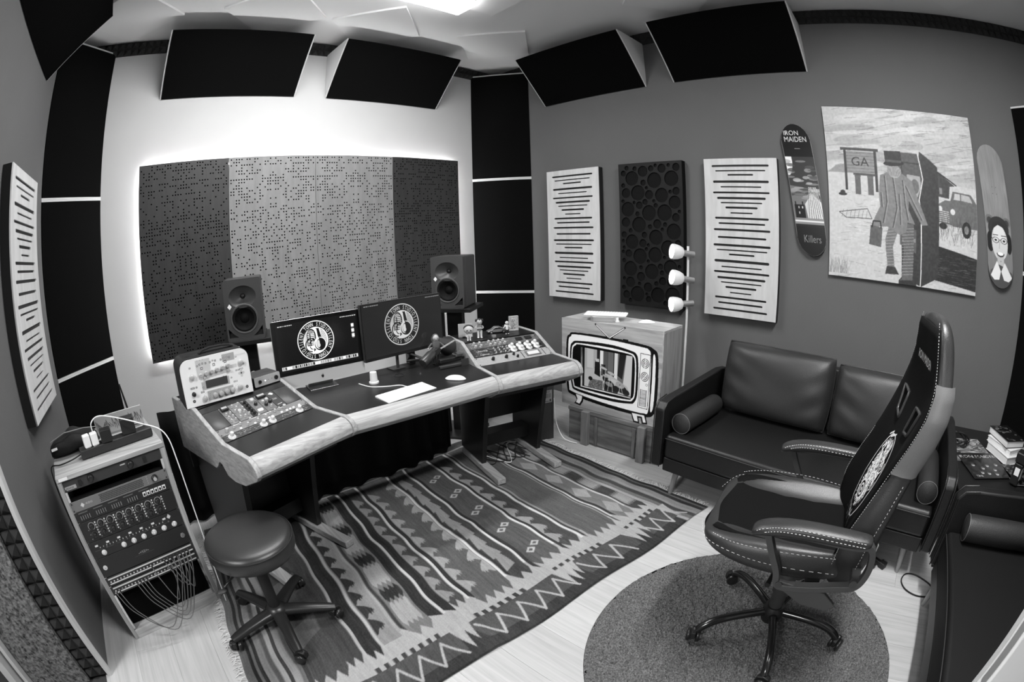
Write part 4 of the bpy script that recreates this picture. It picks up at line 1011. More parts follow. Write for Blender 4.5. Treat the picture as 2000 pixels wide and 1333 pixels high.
ob('stand_foot', MB().box(W*.42-.035, W*.42+.05, .03, .105, .7055, .712), M_DARKP, t, bevel=.002)
# ---------------------------------------------------------------- equipment rack by the left wall
RK = Matrix.Translation((-.575, 1.688, 0)) @ rotz(math.radians(12.0))
t = thing('equipment_rack', 'low oak rack cabinet full of audio units beside the left wall', 'rack cabinet'); t.matrix_world = RK
RW, RD, RH = .512, .46, .785
for x in (0, RW-.019): ob('side_board', MB().box(x, x+.019, .004, RD, 0, RH-.020), M_OAKZ, t, bevel=.0015)
ob('top_board', MB().box(0, RW, 0, RD, RH-.019, RH), M_OAKX, t, bevel=.002)
ob('bottom_board', MB().box(.0195, RW-.0195, .004, RD, .0, .045), M_OAKX, t, bevel=.001)
ob('back_board', MB().box(.0195, RW-.0195, RD-.008, RD-.001, .046, RH-.02), M_BLACKP, t)
for x in (.0195, RW-.0305): ob('rack_rail', MB().box(x, x+.011, .012, .014, .05, RH-.021), M_CHROME, t)
ob('inner_panel', MB().box(.031, RW-.031, .05, .052, .05, .255), M_BLACKFAB, t)
ob('name_label', MB().box(.012, .055, -.0008, .0, RH-.016, RH-.004), M_WHITEP, t)
RK2 = RK @ TR(.0195, .010, 0, rx=PI/2)   # local x right, y up, z towards the room
IW = RW-.039
def unit(name, label, z0, z1, g, cvf=None, kn=(), cat='rack unit', rough=.4):
    th, w_, h_ = faceplate(name, label, RK2, .001, IW-.001, z0, z1, g, cvf, cat, 'audio units screwed into the oak rack', rough); knobs(th, kn); screws(th, w_, h_); return th, w_, h_
th, w_, h_ = unit('power_unit', 'topmost black unit of the oak rack with two round knobs', .719, .763, .03, lambda c, w_, h_: (c.rect(.005, .006, .06, .02, .6), c.text('POWER', .03, .008, .008, .1), c.line([(.28, .03), (.30, .03)], .004, .8)), [(.135, .024, .015, .014, 'black'), (.325, .022, .015, .014, 'black')])
ob('socket', MB().box(.075, .09, .012, .03, 0, .006), M_BLACKP, th); ob('rocker_switch', MB().box(.385, .40, .010, .034, 0, .004), M_BLACKP, th, bevel=.001)
th, w_, h_ = unit('audio_interface', 'grey unit with a wide vent and one ringed knob in the oak rack', .634, .678, .16, lambda c, w_, h_: (c.poly([(.045, .02), (.055, .03), (.065, .02), (.055, .01)], .8), c.text('AUDIO', .088, .018, .008, .75), [c.ell(.375, .010+.009*k, .0015, .0015, .8) for k in range(4)]), [(.41, .022, .014, .010, 'black'), (.41, .022, .0095, .016, 'cream')])
mb = MB()
for i in range(34):
    for j in range(5): mb.cbox((.145+i*.0062+(j % 2)*.003, .009+j*.0065, .0004), (.0042, .0042, .0008))
o = ob('vent_holes', mb, M_BLACKP, th); o['kind'] = 'stuff'
th, w_, h_ = unit('monitor_controller', 'black unit with rows of dip switches and square jacks in the oak rack', .5895, .633, .014, lambda c, w_, h_: [c.line([(.02+.075*k, .036), (.065+.075*k, .036)], .0018, .7) for k in range(5)])
for k in range(4):
    for q in range(5): ob('switch', MB().box(.025+.078*k+q*.011, .029+.078*k+q*.011, .010, .026, 0, .004), M_GREYP, th)
for k in range(6): s_ = ob('jack', MB().box(.335+k*.019, .350+k*.019, .010, .028, 0, .003), M_WHITEP, th); ob('jack_hole', MB().box(.338+k*.019, .347+k*.019, .013, .023, .0031, .0035), M_BLACKP, s_)
kn = []; 
for k in range(8): kn += [(.055+.0475*k, .062, .0125, .012, 'black'), (.055+.0475*k, .026, .0105, .014, 'black')]
def fp(c, w_, h_):
    for k in range(8):
        x = .055+.0475*k; c.ell(x, .062, .0165, .0165, .75, 1, 0, .88); c.ell(x, .026, .0140, .0140, .35, 1, 0, .9)
        for q in range(6): c.rect(x+.019, .015+q*.011, x+.025, .021+q*.011, .85)
        for q in range(3): c.rect(x-.022, .008+q*.02, x-.017, .012+q*.02, .5)
th, w_, h_ = unit('microphone_preamp', 'black eight-channel unit with two rows of black knobs in the oak rack', .500, .5885, .014, fp, kn)
kn = [(.06+.052*k, .018, .0085, .012, 'skirt') for k in range(8) if k not in (1,)]
def fc(c, w_, h_):
    for k in range(7): c.rect(.03+.058*k, .050, .045+.058*k, .058, .85); c.line([(.02+.058*k, .034), (.06+.058*k, .034)], .001, .5)
    for k in range(20): c.rect(.05+.017*k, .040, .053+.017*k, .046, .8)
    c.poly([(.40, .055), (.41, .068), (.42, .055), (.41, .045)], .8)
th, w_, h_ = unit('compressor', 'black unit with a row of small ivory knobs and white labels in the oak rack', .424, .499, .014, fc, kn)
for k in range(4): ob('lever', MB().cyl(.004, 0, .016, 10, TR(.085+.105*k, .04, 0, rx=-.3)), M_CHROME, th, smooth=50)
th, w_, h_ = unit('drawer_unit', 'plain glossy black drawer front with two round locks in the oak rack', .334, .423, .012, lambda c, w_, h_: (c.text('-<S2>-', w_/2, .04, .012, .7, 1.2), c.line([(w_/2-.05, .035), (w_/2+.05, .035)], .001, .4)), rough=.22)
for x in (.03, w_-.03): ob('lock', MB().lathe([(.012, 0), (.011, .003), (.004, .003), (.004, .0015), (0, .0015)], 20, TR(x, .045, 0)), M_CHROME, th, smooth=40)
# patch panels
ths = []
for k, z in enumerate((.288, .242)):
    th, w_, h_ = unit('patchbay', ('upper' if k == 0 else 'lower')+' patch panel with white strips and plugged cables in the oak rack', z, z+.043, .02, lambda c, w_, h_: (c.rect(.012, .030, w_-.012, .036, .85), c.rect(.012, .007, w_-.012, .013, .85)))
    for q in range(24):
        ob('jack', MB().cyl(.004, 0, .003, 8, TR(.022+q*.018, .0215, 0)), M_CHROME, th)
    ths.append(th)
# patch cables: each one a thing
def pcable(x0, z0, x1, z1, drop, out, lab, r=.0022, m=None):
    p = [(x0, -.004, z0), (x0, -.03, z0-.002), (x0+(x1-x0)*.12, -.045-out*.4, z0-drop*.45), ((x0+x1)/2, -.05-out, min(z0, z1)-drop), (x0+(x1-x0)*.88, -.045-out*.4, z1-drop*.45), (x1, -.03, z1-.002), (x1, -.004, z1)]
    o = ob('patch_cable', MB().tube(catmull(p, 7), r, 6), m or mat('cable_grey', .10, .5, .4), None, smooth=60); o.matrix_world = RK
    mb = MB()
    for x, z in ((x0, z0), (x1, z1)): 
        q = ob('plug', MB().cyl(.0042, 0, .022, 8, TR(x, -.004, z, rx=PI/2)), M_BLACKP, o)
    return tag(o, lab, 'cable', 'patch cables hanging from the patch panels')
r = random.Random(5)
lft = [.16, .178, .196, .214]; rgt = [.40, .418, .436, .454]
lg_ = ['outermost and longest', 'second', 'third', 'innermost']
for i in range(4): pcable(lft[i], .2635, rgt[3-i], .3095, .19-.016*i, .06-.010*i, lg_[i]+' grey patch cable of the long bundle drooping below the patch panels')
for i in range(3): pcable(.33+.018*i, .3095, .39+.022*i, .2635, .05+.012*i, .01+.01*i, ('smallest', 'middle', 'largest')[i]+' grey patch cable loop at the right half of the patch panels')
for i in range(2): pcable(.045+.018*i, .2635, .372+.02*i, .3095, .19+.012*i, .06+.012*i, ('leftmost grey patch cable, starting at the left end of the lower patch panel', 'second grey patch cable from the left end of the lower patch panel')[i])
pcable(.262, .3095, .345, .2635, .10, .03, 'grey patch cable in a wide loop at the middle of the patch panels')
# things lying on the rack
def onrack(name, label, cat, x, y, rz=0.): 
    t = thing(name, label, cat); t.matrix_world = RK @ TR(x, y, RH+.0005, rz=rz); return t
t = onrack('power_strip', 'black power strip lying along the front of the oak rack', 'power strip', .145, .085, math.radians(2))
ob('body', MB().box(0, .35, 0, .058, .002, .038), mat('strip_black', .025, .5, .4), t, bevel=.005, seg=3)
for k in range(5): ob('socket', MB().lathe([(.019, .0382), (.018, .0386), (.017, .0345), (0, .0345)], 20, TR(.045+.066*k, .029, 0)), M_BLACKP, t, smooth=40)
ob('strip_cord', MB().tube(catmull([(.0, .03, .018), (-.05, .02, .012), (-.11, .03, .006), (-.155, .06, .0), (-.165, .06, -.05), (-.16, .02, -.2), (-.15, -.03, -.42), (-.12, -.01, -.55), (-.10, .02, -.68), (-.09, .05, -.775)], 6), .0028, 6), M_BLACKP, t, smooth=60)
for k, (dx, lab) in enumerate(((.045, 'white plug adapter at the left of the power strip'), (.082, 'white charger with a cable plugged in beside the white adapter'))):
    t = onrack('charger', lab, 'charger', .145+dx, .100, math.radians(8))
    ob('body', MB().box(-.016, .016, -.012, .020, .040, .088), M_WHITEP, t, bevel=.004, seg=3); ob('prong_base', MB().box(-.012, .012, -.008, .014, .030, .0395), M_WHITEP, t, bevel=.002)
o = ob('charging_cable', MB().tube(catmull([(.228, .104, .090), (.232, .10, .125), (.27, .10, .142), (.34, .08, .125), (.44, .04, .085), (.53, .01, .03), (.55, -.01, -.10), (.555, .0, -.35), (.55, .02, -.55), (.53, -.02, -.70), (.52, -.03, -.778)], 7), .0026, 6), M_WHITEP, None, smooth=60)
o.matrix_world = RK @ TR(0, 0, RH); tag(o, 'white cable arching off the charger and down beside the rack', 'cable')
for dx, dy, s_, lab in ((.285, .10, 1., 'black plug adapter in the middle of the power strip'), (.395, .118, 1.25, 'larger black plug adapter at the right end of the power strip')):
    t = onrack('power_adapter', lab, 'power adapter', dx, dy, math.radians(-4))
    ob('body', MB().box(-.028*s_, .024*s_, -.018*s_, .026*s_, .039, .039+.050*s_), M_BLACKP, t, bevel=.004, seg=3)
    ob('cord', MB().tube(catmull([(.024*s_, .01, .06), (.06, .03, .05), (.09, .05, .02), (.10, .09, -.0), (.11, .12, -.1), (.12, .13, -.4)], 5) if s_ > 1 else catmull([(.02, .026, .05), (.03, .05, .03), (.06, .08, .006), (.10, .12, .004)], 5), .002, 6), M_BLACKP, t, smooth=60)
# black bag
t = onrack('pouch', 'black soft zipped pouch slumped on the left back of the rack', 'bag', .135, .25, math.radians(8))
mb = MB(); rings = []
for k in range(9):
    x = -.14+.26*k/8; s_ = math.sin(PI*min(1, max(.0, (k+.6)/9.2)))**.5; h = .085*s_*(1+.15*math.sin(k*1.9)); d_ = .075*s_
    rings.append([(x+.01*math.sin(q), d_*math.cos(a), .002+max(0, h*.5+h*.5*math.sin(a)*(1+.12*math.sin(3*a+k)))) for q, a in enumerate([2*PI*j/14 for j in range(14)])])
ob('body', MB().loft(rings), mat('pouch_black', .012, .8, .3, bump=.6, bscale=60), t, smooth=80, sub=1)
ob('zip', MB().tube([(-.13, -.03, .072), (-.05, -.045, .094), (.05, -.04, .085), (.11, -.03, .07)], .0022, 6), mat('zip_grey', .2, .4), t)
ob('brand_tag', MB().box(-.135, -.105, -.062, -.060, .045, .055), M_WHITEP, t)
# printed board behind the strip
t = onrack('notice_board', 'small pale board with scribbled print standing at the back of the rack', 'board', .25, .30, math.radians(-3))
c = Cv(.245, .085, .0018, .62); r = random.Random(8)
for k in range(26): x = .01+k*.009; c.line([(x, .03+.012*math.sin(k)), (x+r.uniform(-.008, .012), .055+r.uniform(-.01, .014)), (x+.01, .03)], .0022, .25)
c.rect(.0, .0, .245, .008, .5)
ob('board', MB().box(0, .245, 0, .012, 0, .085), mat('board_grey', .4, .6), t); sheet('printed_front', c, lambda U, V: (U, -.0006+0*U, V), M_PRINT, t)
t = onrack('antenna', 'thin black antenna rod leaning up behind the rack', 'antenna', .45, .41)
ob('rod', MB().tube([(0, 0, .0), (-.012, .0, .10), (-.022, .0, .17)], [.006, .005, .004], 8), M_BLACKP, t, smooth=50)
ob('hinge', MB().cyl(.008, 0, .02, 12, TR(0, .0, 0)), M_BLACKP, t)

# ---------------------------------------------------------------- wooden cabinet with the drawn television, on an old crate
CX0, CX1, CY0, CY1, CZ0, CZ1 = 2.42, 2.70, 1.213, 1.978, .252, .855
M_CABY = wood('rustic_pine_y', .38, (25, 2.2, 25), .28, .55)
M_CABZ = wood('rustic_pine_z', .26, (25, 25, 2.2), .28, .55)
t = thing('tv_cabinet', 'pine box cabinet with a cartoon television drawn around its opening', 'cabinet')
W_, H_ = CY1-CY0, CZ1-CZ0
hole = [(CY1-1.815, .402-CZ0), (CY1-1.418, .402-CZ0), (CY1-1.418, .676-CZ0), (CY1-1.815, .676-CZ0)]
me = curve_plate('front_board', [[(0, 0), (W_, 0), (W_, H_), (0, H_)]], [hole], .018)
def stand_front(me, x, y0, z0): # local XY plate -> world plane x, u to -y, v up
    me.transform(Matrix(((0, 0, -1, x), (-1, 0, 0, y0), (0, 1, 0, z0), (0, 0, 0, 1)))); return me
stand_front(me, CX0+.009, CY1, CZ0)
ob('front_board', me, M_CABY, t)
ob('top_board', MB().box(CX0+.0185, CX1, CY0, CY1, CZ1-.018, CZ1-.0005), M_CABY, t, bevel=.001)
ob('bottom_board', MB().box(CX0+.0185, CX1, CY0, CY1, CZ0, CZ0+.018), M_CABY, t)
for a, b_ in ((CY0, CY0+.018), (CY1-.018, CY1)): ob('side_board', MB().box(CX0+.0185, CX1, a, b_, CZ0+.0185, CZ1-.0185), M_CABZ, t)
ob('back_board', MB().box(CX1-.01, CX1, CY0+.0185, CY1-.0185, CZ0+.0185, CZ1-.0185), M_BLACKP, t)
# decal polygons in (y, z) -> canvas
dw, dh = .80, .62; dy, dz = 1.985, .245
c = Cv(dw, dh, .0022, .5)
mask_c = Cv(dw, dh, .0022, 0.)
def D(pts): return [(dy-a, b_-dz) for a, b_ in pts]
def grow(pts, d):
    cy_, cz_ = sum(p[0] for p in pts)/len(pts), sum(p[1] for p in pts)/len(pts); o_ = []
    for a, b in pts:
        L = math.hypot(a-cy_, b-cz_); o_.append((a+(a-cy_)/L*d, b+(b-cz_)/L*d))
    return o_
def sm(pts, k=5): return [(p.x, p.y) for p in catmull([(a, b_, 0) for a, b_ in pts], k, True)]
outer = [(1.932, .71), (1.908, .747), (1.865, .765), (1.597, .768), (1.341, .757), (1.275, .742), (1.243, .705), (1.234, .55), (1.236, .385), (1.25, .335), (1.288, .310), (1.403, .303), (1.66, .310), (1.880, .331), (1.926, .372), (1.936, .544)]
white1 = [(1.921, .705), (1.900, .738), (1.862, .755), (1.597, .757), (1.345, .744), (1.306, .736), (1.287, .700), (1.283, .52), (1.285, .345), (1.32, .325), (1.404, .321), (1.66, .328), (1.885, .350), (1.915, .388), (1.924, .55)]
side_ = [(1.272, .70), (1.256, .69), (1.250, .55), (1.252, .385), (1.268, .345), (1.274, .40), (1.272, .55)]
scro = [(1.902, .655), (1.883, .695), (1.831, .712), (1.596, .722), (1.438, .708), (1.391, .690), (1.378, .640), (1.374, .54), (1.376, .433), (1.394, .385), (1.428, .369), (1.584, .355), (1.842, .366), (1.889, .405), (1.903, .53)]
scrw = [(1.893, .652), (1.873, .686), (1.828, .700), (1.596, .706), (1.445, .696), (1.404, .682), (1.390, .640), (1.386, .54), (1.388, .433), (1.404, .394), (1.434, .381), (1.584, .371), (1.838, .380), (1.880, .410), (1.894, .53)]
scrb = [(1.885, .648), (1.862, .680), (1.822, .692), (1.596, .693), (1.452, .688), (1.412, .676), (1.398, .640), (1.394, .54), (1.396, .433), (1.412, .402), (1.438, .390), (1.584, .384), (1.835, .391), (1.872, .415), (1.886, .53)]
for q, v in ((sm(grow(outer, .005)), .05), (sm(grow(white1, -.001)), .95), (sm(side_), .95), (sm(grow(scro, .004)), .05), (sm(scrw), .95), (sm(grow(scrb, -.001)), .04)): c.poly(D(q), v)
c.line(D([(1.36, .705), (1.29, .703), (1.293, .357), (1.362, .359), (1.36, .705)]), .0035, .1)
for (a, b_) in ((1.325, .646), (1.325, .562)):
    for rr, v in ((.030, .08), (.026, .93), (.020, .08), (.016, .93), (.010, .08), (.006, .93)): c.ell(dy-a, b_-dz, rr*.92, rr, v)
    c.line([(dy-a-.016, b_-dz-.02), (dy-a+.016, b_-dz+.02)] if b_ < .6 else [(dy-a-.002, b_-dz-.03), (dy-a+.002, b_-dz+.03)], .006, .93); 
c.ell(dy-1.308, .513-dz, .008, .008, .1); c.ell(dy-1.308, .513-dz, .006, .006, .93)
for k in range(13): z = .372+k*.0085; c.line(D([(1.351, z), (1.306, z)]), .0036, .1)
for k in range(5): y = 1.351-k*.011; c.line(D([(y, .370), (y, .478)]), .0026, .1 if k in (0, 4) else .93)
def foot(pts, ins): c.poly(D(pts), .07); c.poly(D(ins), .93)
foot([(1.872, .345), (1.847, .300), (1.868, .270), (1.815, .262), (1.790, .300), (1.79, .34)], [(1.855, .34), (1.84, .308), (1.852, .281), (1.823, .275), (1.805, .305), (1.80, .335)])
foot([(1.415, .32), (1.388, .250), (1.340, .250), (1.352, .287), (1.335, .288), (1.325, .252), (1.283, .258), (1.30, .315)], [(1.403, .31), (1.381, .261), (1.354, .261), (1.364, .299), (1.327, .300), (1.316, .264), (1.296, .268), (1.312, .312)])
c.line(D([(1.592, .765), (1.700, .842)]), .013, .07); c.line(D([(1.594, .768), (1.694, .838)]), .006, .93)
c.line(D([(1.592, .765), (1.478, .845)]), .013, .07); c.line(D([(1.590, .768), (1.484, .840)]), .006, .93)
c.rect(dy-1.49, .757-dz, dy-1.45, .775-dz, .06)
mk = c.a.copy(); keep = np.abs(mk-.5) > .02
kk = keep.reshape(c.ny, c.ss, c.nx, c.ss).any((1, 3))
def dmask(U, V):
    i = np.clip((U/dw*(c.nx-1)).astype(int), 0, c.nx-2); j = np.clip((V/dh*(c.ny-1)).astype(int), 0, c.ny-2)
    inh = (U > dy-1.815-.001) & (U < dy-1.418+.001) & (V > .402-dz-.001) & (V < .676-dz+.001)
    return kk[j, i] & kk[j+1, i] & kk[j, i+1] & kk[j+1, i+1] & ~inh
c.a[~keep] = .07
sheet('television_drawing', c, lambda U, V: (CX0-.0008+0*U, dy-U, dz+V), print_mat('vinyl', .35), t, mask=dmask)
# the real screen behind the opening, showing the drum room
t = thing('small_monitor', 'lit screen inside the drawn television showing a drum kit and an amplifier', 'monitor')
W, H = .372, .270; c = Cv(W, H, .0020, .42)
c.rect(0, 0, .10, H, .60); c.poly([(0, .11), (.10, .135), (.10, H), (0, H)], .66); c.rect(.02, .135, .072, H, .75)
c.rect(.10, .10, .135, H, .13); c.rect(.125, .11, .15, H, .92); c.rect(.152, .10, .185, H, .33); c.rect(.187, .10, .23, H, .40); c.line([(.186, .1), (.186, H)], .002, .1); c.rect(.23, .1, .237, H, .1)
c.rect(.237, .09, .262, H, .88); c.poly([(.262, .12), (.30, .10), (.325, H), (.275, H)], .12); c.poly([(.30, .0), (.372, .0), (.372, H), (.327, H)], .8)
c.poly([(.0, 0), (.372, 0), (.34, .06), (.22, .11), (.08, .135), (0, .115)], .70)
c.poly([(.03, .0), (.05, .062), (.15, .062), (.15, 0)], .33)
r = random.Random(6)
for k in range(260): x, y = r.uniform(.03, .15), r.uniform(0, .06); c.rect(x, y, x+.0025, y+.0025, r.choice((.1, .6, .7)))
c.poly([(.082, .10), (.085, .195), (.125, .19), (.128, .085)], .06); c.rect(.088, .185, .118, .205, .75); c.rect(.135, .10, .168, .175, .12); c.rect(.137, .105, .150, .17, .3)
c.ell(.05, .062, .017, .014, .05)
for x, y, a, b_, v in ((.20, .03, .045, .045, .08), (.20, .05, .03, .014, .5), (.17, .085, .022, .022, .12), (.17, .10, .022, .008, .6), (.245, .075, .032, .012, .75), (.215, .125, .03, .009, .7), (.30, .035, .04, .026, .15), (.285, .06, .034, .02, .62), (.285, .06, .006, .004, .2), (.25, .02, .025, .03, .1), (.155, .15, .028, .008, .7), (.33, .02, .03, .02, .1)): c.ell(x, y, a, b_, v, 1, -.25)
for a, b_, e_, f_ in ((.19, .0, .21, .12), (.23, .0, .215, .12), (.28, 0, .285, .06), (.16, 0, .17, .15), (.31, 0, .29, .06)): c.line([(a, b_), (e_, f_)], .003, .75)
c.a = np.clip(c.a, 0, 1)*.9
sheet('screen', c, lambda U, V: (CX0+.0235+0*U, 1.802-U, .404+V), print_mat('tv_glow', .2, .8), t)
ob('bezel', MB().box(CX0+.0245, CX0+.045, 1.405, 1.830, .39, .69), M_BLACKP, t)
# crate
KX0, KX1, KY0, KY1, KZ = 2.405, 2.70, 1.20, 1.90, .2515
t = thing('wooden_crate', 'old dark wooden trunk with upright battens under the pine cabinet', 'crate')
M_CR = wood('old_crate_y', .11, (25, 2.5, 25), .45, .7); M_CRZ = wood('old_crate_z', .13, (25, 25, 2.5), .45, .7)
ob('front_board', MB().box(KX0, KX0+.016, KY0, KY1, .012, KZ-.03), M_CR, t, bevel=.002); ob('lid', MB().box(KX0-.006, KX1, KY0-.004, KY1+.004, KZ-.028, KZ-.001), M_CR, t, bevel=.003)
ob('back_board', MB().box(KX1-.016, KX1, KY0, KY1, .012, KZ-.03), M_CR, t)
for a in (KY0, KY1-.016): ob('side_board', MB().box(KX0+.0165, KX1-.0165, a, a+.016, .012, KZ-.03), M_CR, t)
for y in (1.745, 1.300): ob('batten', MB().box(KX0-.035, KX0-.0005, y-.028, y+.028, 0, KZ-.004), M_CRZ, t, bevel=.004)
for y in (1.665, 1.365): ob('rib', MB().box(KX0-.010, KX0-.0005, y-.012, y+.012, .012, KZ-.035), M_CRZ, t, bevel=.002)
ob('bottom_board', MB().box(KX0+.0165, KX1-.0165, KY0+.017, KY1-.017, .005, .018), M_CR, t)
# small things on the cabinet
zt_ = CZ1
def keyboard(label, m, tilt=0.):
    t = thing('keyboard', label, 'keyboard', group='thin white keyboards'); t.matrix_world = m
    ob('body', MB().prism([(0, .0), (.115, .0), (.115, .0095), (0, .004)], 0, .279, TR(.279, 0, 0, rz=PI/2)), M_WHITEP, t, bevel=.001)
    if not _KEYS: 
        _KEYS.append(MB().box(-.0077, .0077, -.0077, .0077, 0, .0022).mesh('key')); _KEYS[0].materials.append(mat('key_white', .82, .5, .4))
        _KEYS.append(MB().box(-.045, .045, -.0077, .0077, 0, .0022).mesh('key')); _KEYS[1].materials.append(MATS['key_white'])
    for row in range(6):
        for k in range(14):
            if row == 0 and 4 <= k <= 8:
                if k != 6: continue
                me = _KEYS[1]
            else: me = _KEYS[0]
            o = bpy.data.objects.new('key', me); COL.objects.link(o); o.parent = t
            y = .012+row*.0182; o.location = (.0165+k*.0189, y, .0040+y*.0478)
            o.rotation_euler.x = .0478
    return t
_KEYS = []
t = thing('mini_computer', 'flat silver rounded box under the white keyboard on the pine cabinet', 'computer', (2.53, 1.705, zt_), math.radians(-62))
ob('body', MB().prism(rrect(.17, .17, .03, 6), 0, .032, TR(0, 0, .033, rx=-PI/2) ), M_ALU, t, bevel=.003, seg=3)
keyboard('white keyboard lying across the flat silver box on the pine cabinet', Matrix.Translation((2.425, 1.80, zt_+.0345)) @ rotz(math.radians(-66)))
def mouse(label, loc, rz):
    t = thing('mouse', label, 'mouse', loc, rz, 'low white mice'); rings = []
    for k in range(9):
        u_ = -1+2*k/8; w_ = .028*max(.02, (1-abs(u_)**3.2))**.5; h_ = .021*max(.03, 1-abs(u_)**2.2)**.7+.002
        rings.append([(u_*.056, w_*math.cos(a), max(.002, h_*math.sin(a)) if math.sin(a) > 0 else .002) for a in [2*PI*j/16 for j in range(16)]])
    ob('shell', MB().loft(rings), M_WHITEP, t, smooth=70, sub=1); ob('base_plate', MB().prism(rrect(.09, .042, .018, 5), 0, .0018, TR(0, 0, .0020, rx=-PI/2)), M_GREYP, t)
mouse('white mouse on the right half of the pine cabinet', (2.60, 1.425, zt_), math.radians(-60))
t = thing('small_cup', 'tiny white cylinder between keyboard and mouse on the pine cabinet', 'pot', (2.52, 1.600, zt_))
ob('body', MB().lathe([(.016, 0), (.016, .006), (.010, .007), (.010, .028), (.0, .028)], 20), M_WHITEP, t, smooth=40)
keyboard('white keyboard on the black desk in front of the screens', Matrix.Translation((.947, 1.757, ZD+.0005)) @ rotz(math.radians(3)))
mouse('white mouse on the black desk right of the keyboard', (1.381, 1.820, ZD), math.radians(-55))
t = thing('puck_stand', 'small white tapered pot on the black desk behind the keyboard', 'pot', (1.052, 2.085, ZD))
ob('body', MB().lathe([(.026, 0), (.026, .008), (.021, .010), (.018, .058), (.0, .058)], 28), M_WHITEP, t, smooth=40)
o = ob('keyboard_cable', MB().tube(catmull([(.98, 2.12, ZD+.004), (1.00, 2.03, ZD+.004), (1.06, 1.975, ZD+.004), (1.12, 1.94, ZD+.004), (1.13, 1.90, ZD+.005), (1.13, 1.877, ZD+.008)], 6), .0028, 6), M_WHITEP, smooth=60)
tag(o, 'white cable curling from the desk keyboard past the tapered pot', 'cable')
# barcode box leg seen beside the desk
t = thing('cardboard_box', 'tall narrow dark carton with a barcode sticker between desk and crate', 'box', (2.22, 2.02, 0), math.radians(-20))
ob('carton', MB().box(0, .12, 0, .22, 0, .56), mat('dark_carton', .03, .6), t, bevel=.002)
c = Cv(.07, .09, .0016, .5); r = random.Random(3); c.text('IMAGE', .035, .074, .009, .1); x = .008
while x < .062: c.rect(x, .035, x+.0018, .066, .1); x += r.choice((.003, .004, .005))
c.rect(.008, .008, .045, .012, .15); c.rect(.05, .006, .064, .024, .2)
sheet('barcode_sticker', c, lambda U, V: (.035+U, -.0008+0*U, .28+V), M_PRINT, t)

# ---------------------------------------------------------------- sofas
M_LEA = mat('black_leather', .008, .38, .45, bump=.35, bscale=350)
M_LEA2 = mat('black_leather_soft', .020, .46, .55, bump=.45, bscale=220)
M_SEATDIM = mat('sofa_seat_dim', .006, .6, .2, bump=.3, bscale=500)  # leather darkened for the cut-off sofa's seat: its dimmer light is in the colour
M_LEGW = wood('walnut_leg_z', .22, (30, 30, 3), .2, .4)
def cushion(mbw, w_, d_, h_, seed, wr=.006, n=22, m=None):
    """pillow: rounded box grid, wrinkled"""
    r = random.Random(seed); ph = [r.uniform(0, 6.28) for _ in range(8)]
    rows = []; N = n
    def P(u_, v_, s_):
        e_ = (1-abs(2*u_-1)**4)*(1-abs(2*v_-1)**4); e_ = max(0, e_)**.42
        pin = .035*((2*u_-1)**2)*((2*v_-1)**2); edge = .02*(1-abs(2*u_-1)**2)*(abs(2*v_-1)**6)
        x = (u_-.5)*w_*(1-pin); z = (v_-.5)*h_*(1-pin)-edge*h_*(1 if v_ > .5 else -1)*.6
        cr = min(1, 5*min(u_, 1-u_, v_, 1-v_)+.25)
        wv = wr*(math.sin(7*u_+5*v_+ph[0])*math.sin(4*v_+ph[1])+.5*math.sin(9*v_-11*u_+ph[2])*math.sin(5*u_+ph[5])+.9*1.6*math.exp(-((u_-.0)*4.5)**2)*math.sin(22*v_+14*u_+ph[3])+1.4*math.exp(-((u_-1.)*4.5)**2)*math.sin(20*v_-14*u_+ph[4]))*cr
        return (x, s_*(d_/2*e_+wv*e_), z)
    f = [[P(i/N, j/N, -1) for i in range(N+1)] for j in range(N+1)]; b_ = [[P(i/N, j/N, 1) for i in range(N+1)] for j in range(N+1)]
    for g_, fl in ((f, 0), (b_, 1)):
        vs = [p for row in g_ for p in row]; fs = []
        for j in range(N):
            for i in range(N): q = (j*(N+1)+i, j*(N+1)+i+1, (j+1)*(N+1)+i+1, (j+1)*(N+1)+i); fs.append(q if not fl else q[::-1])
        mbw.add(vs, fs, m)
    return [f[0][i] for i in range(N+1)]+[f[j][N] for j in range(1, N+1)]+[f[N][i] for i in range(N-1, -1, -1)]+[f[j][0] for j in range(N-1, 0, -1)]
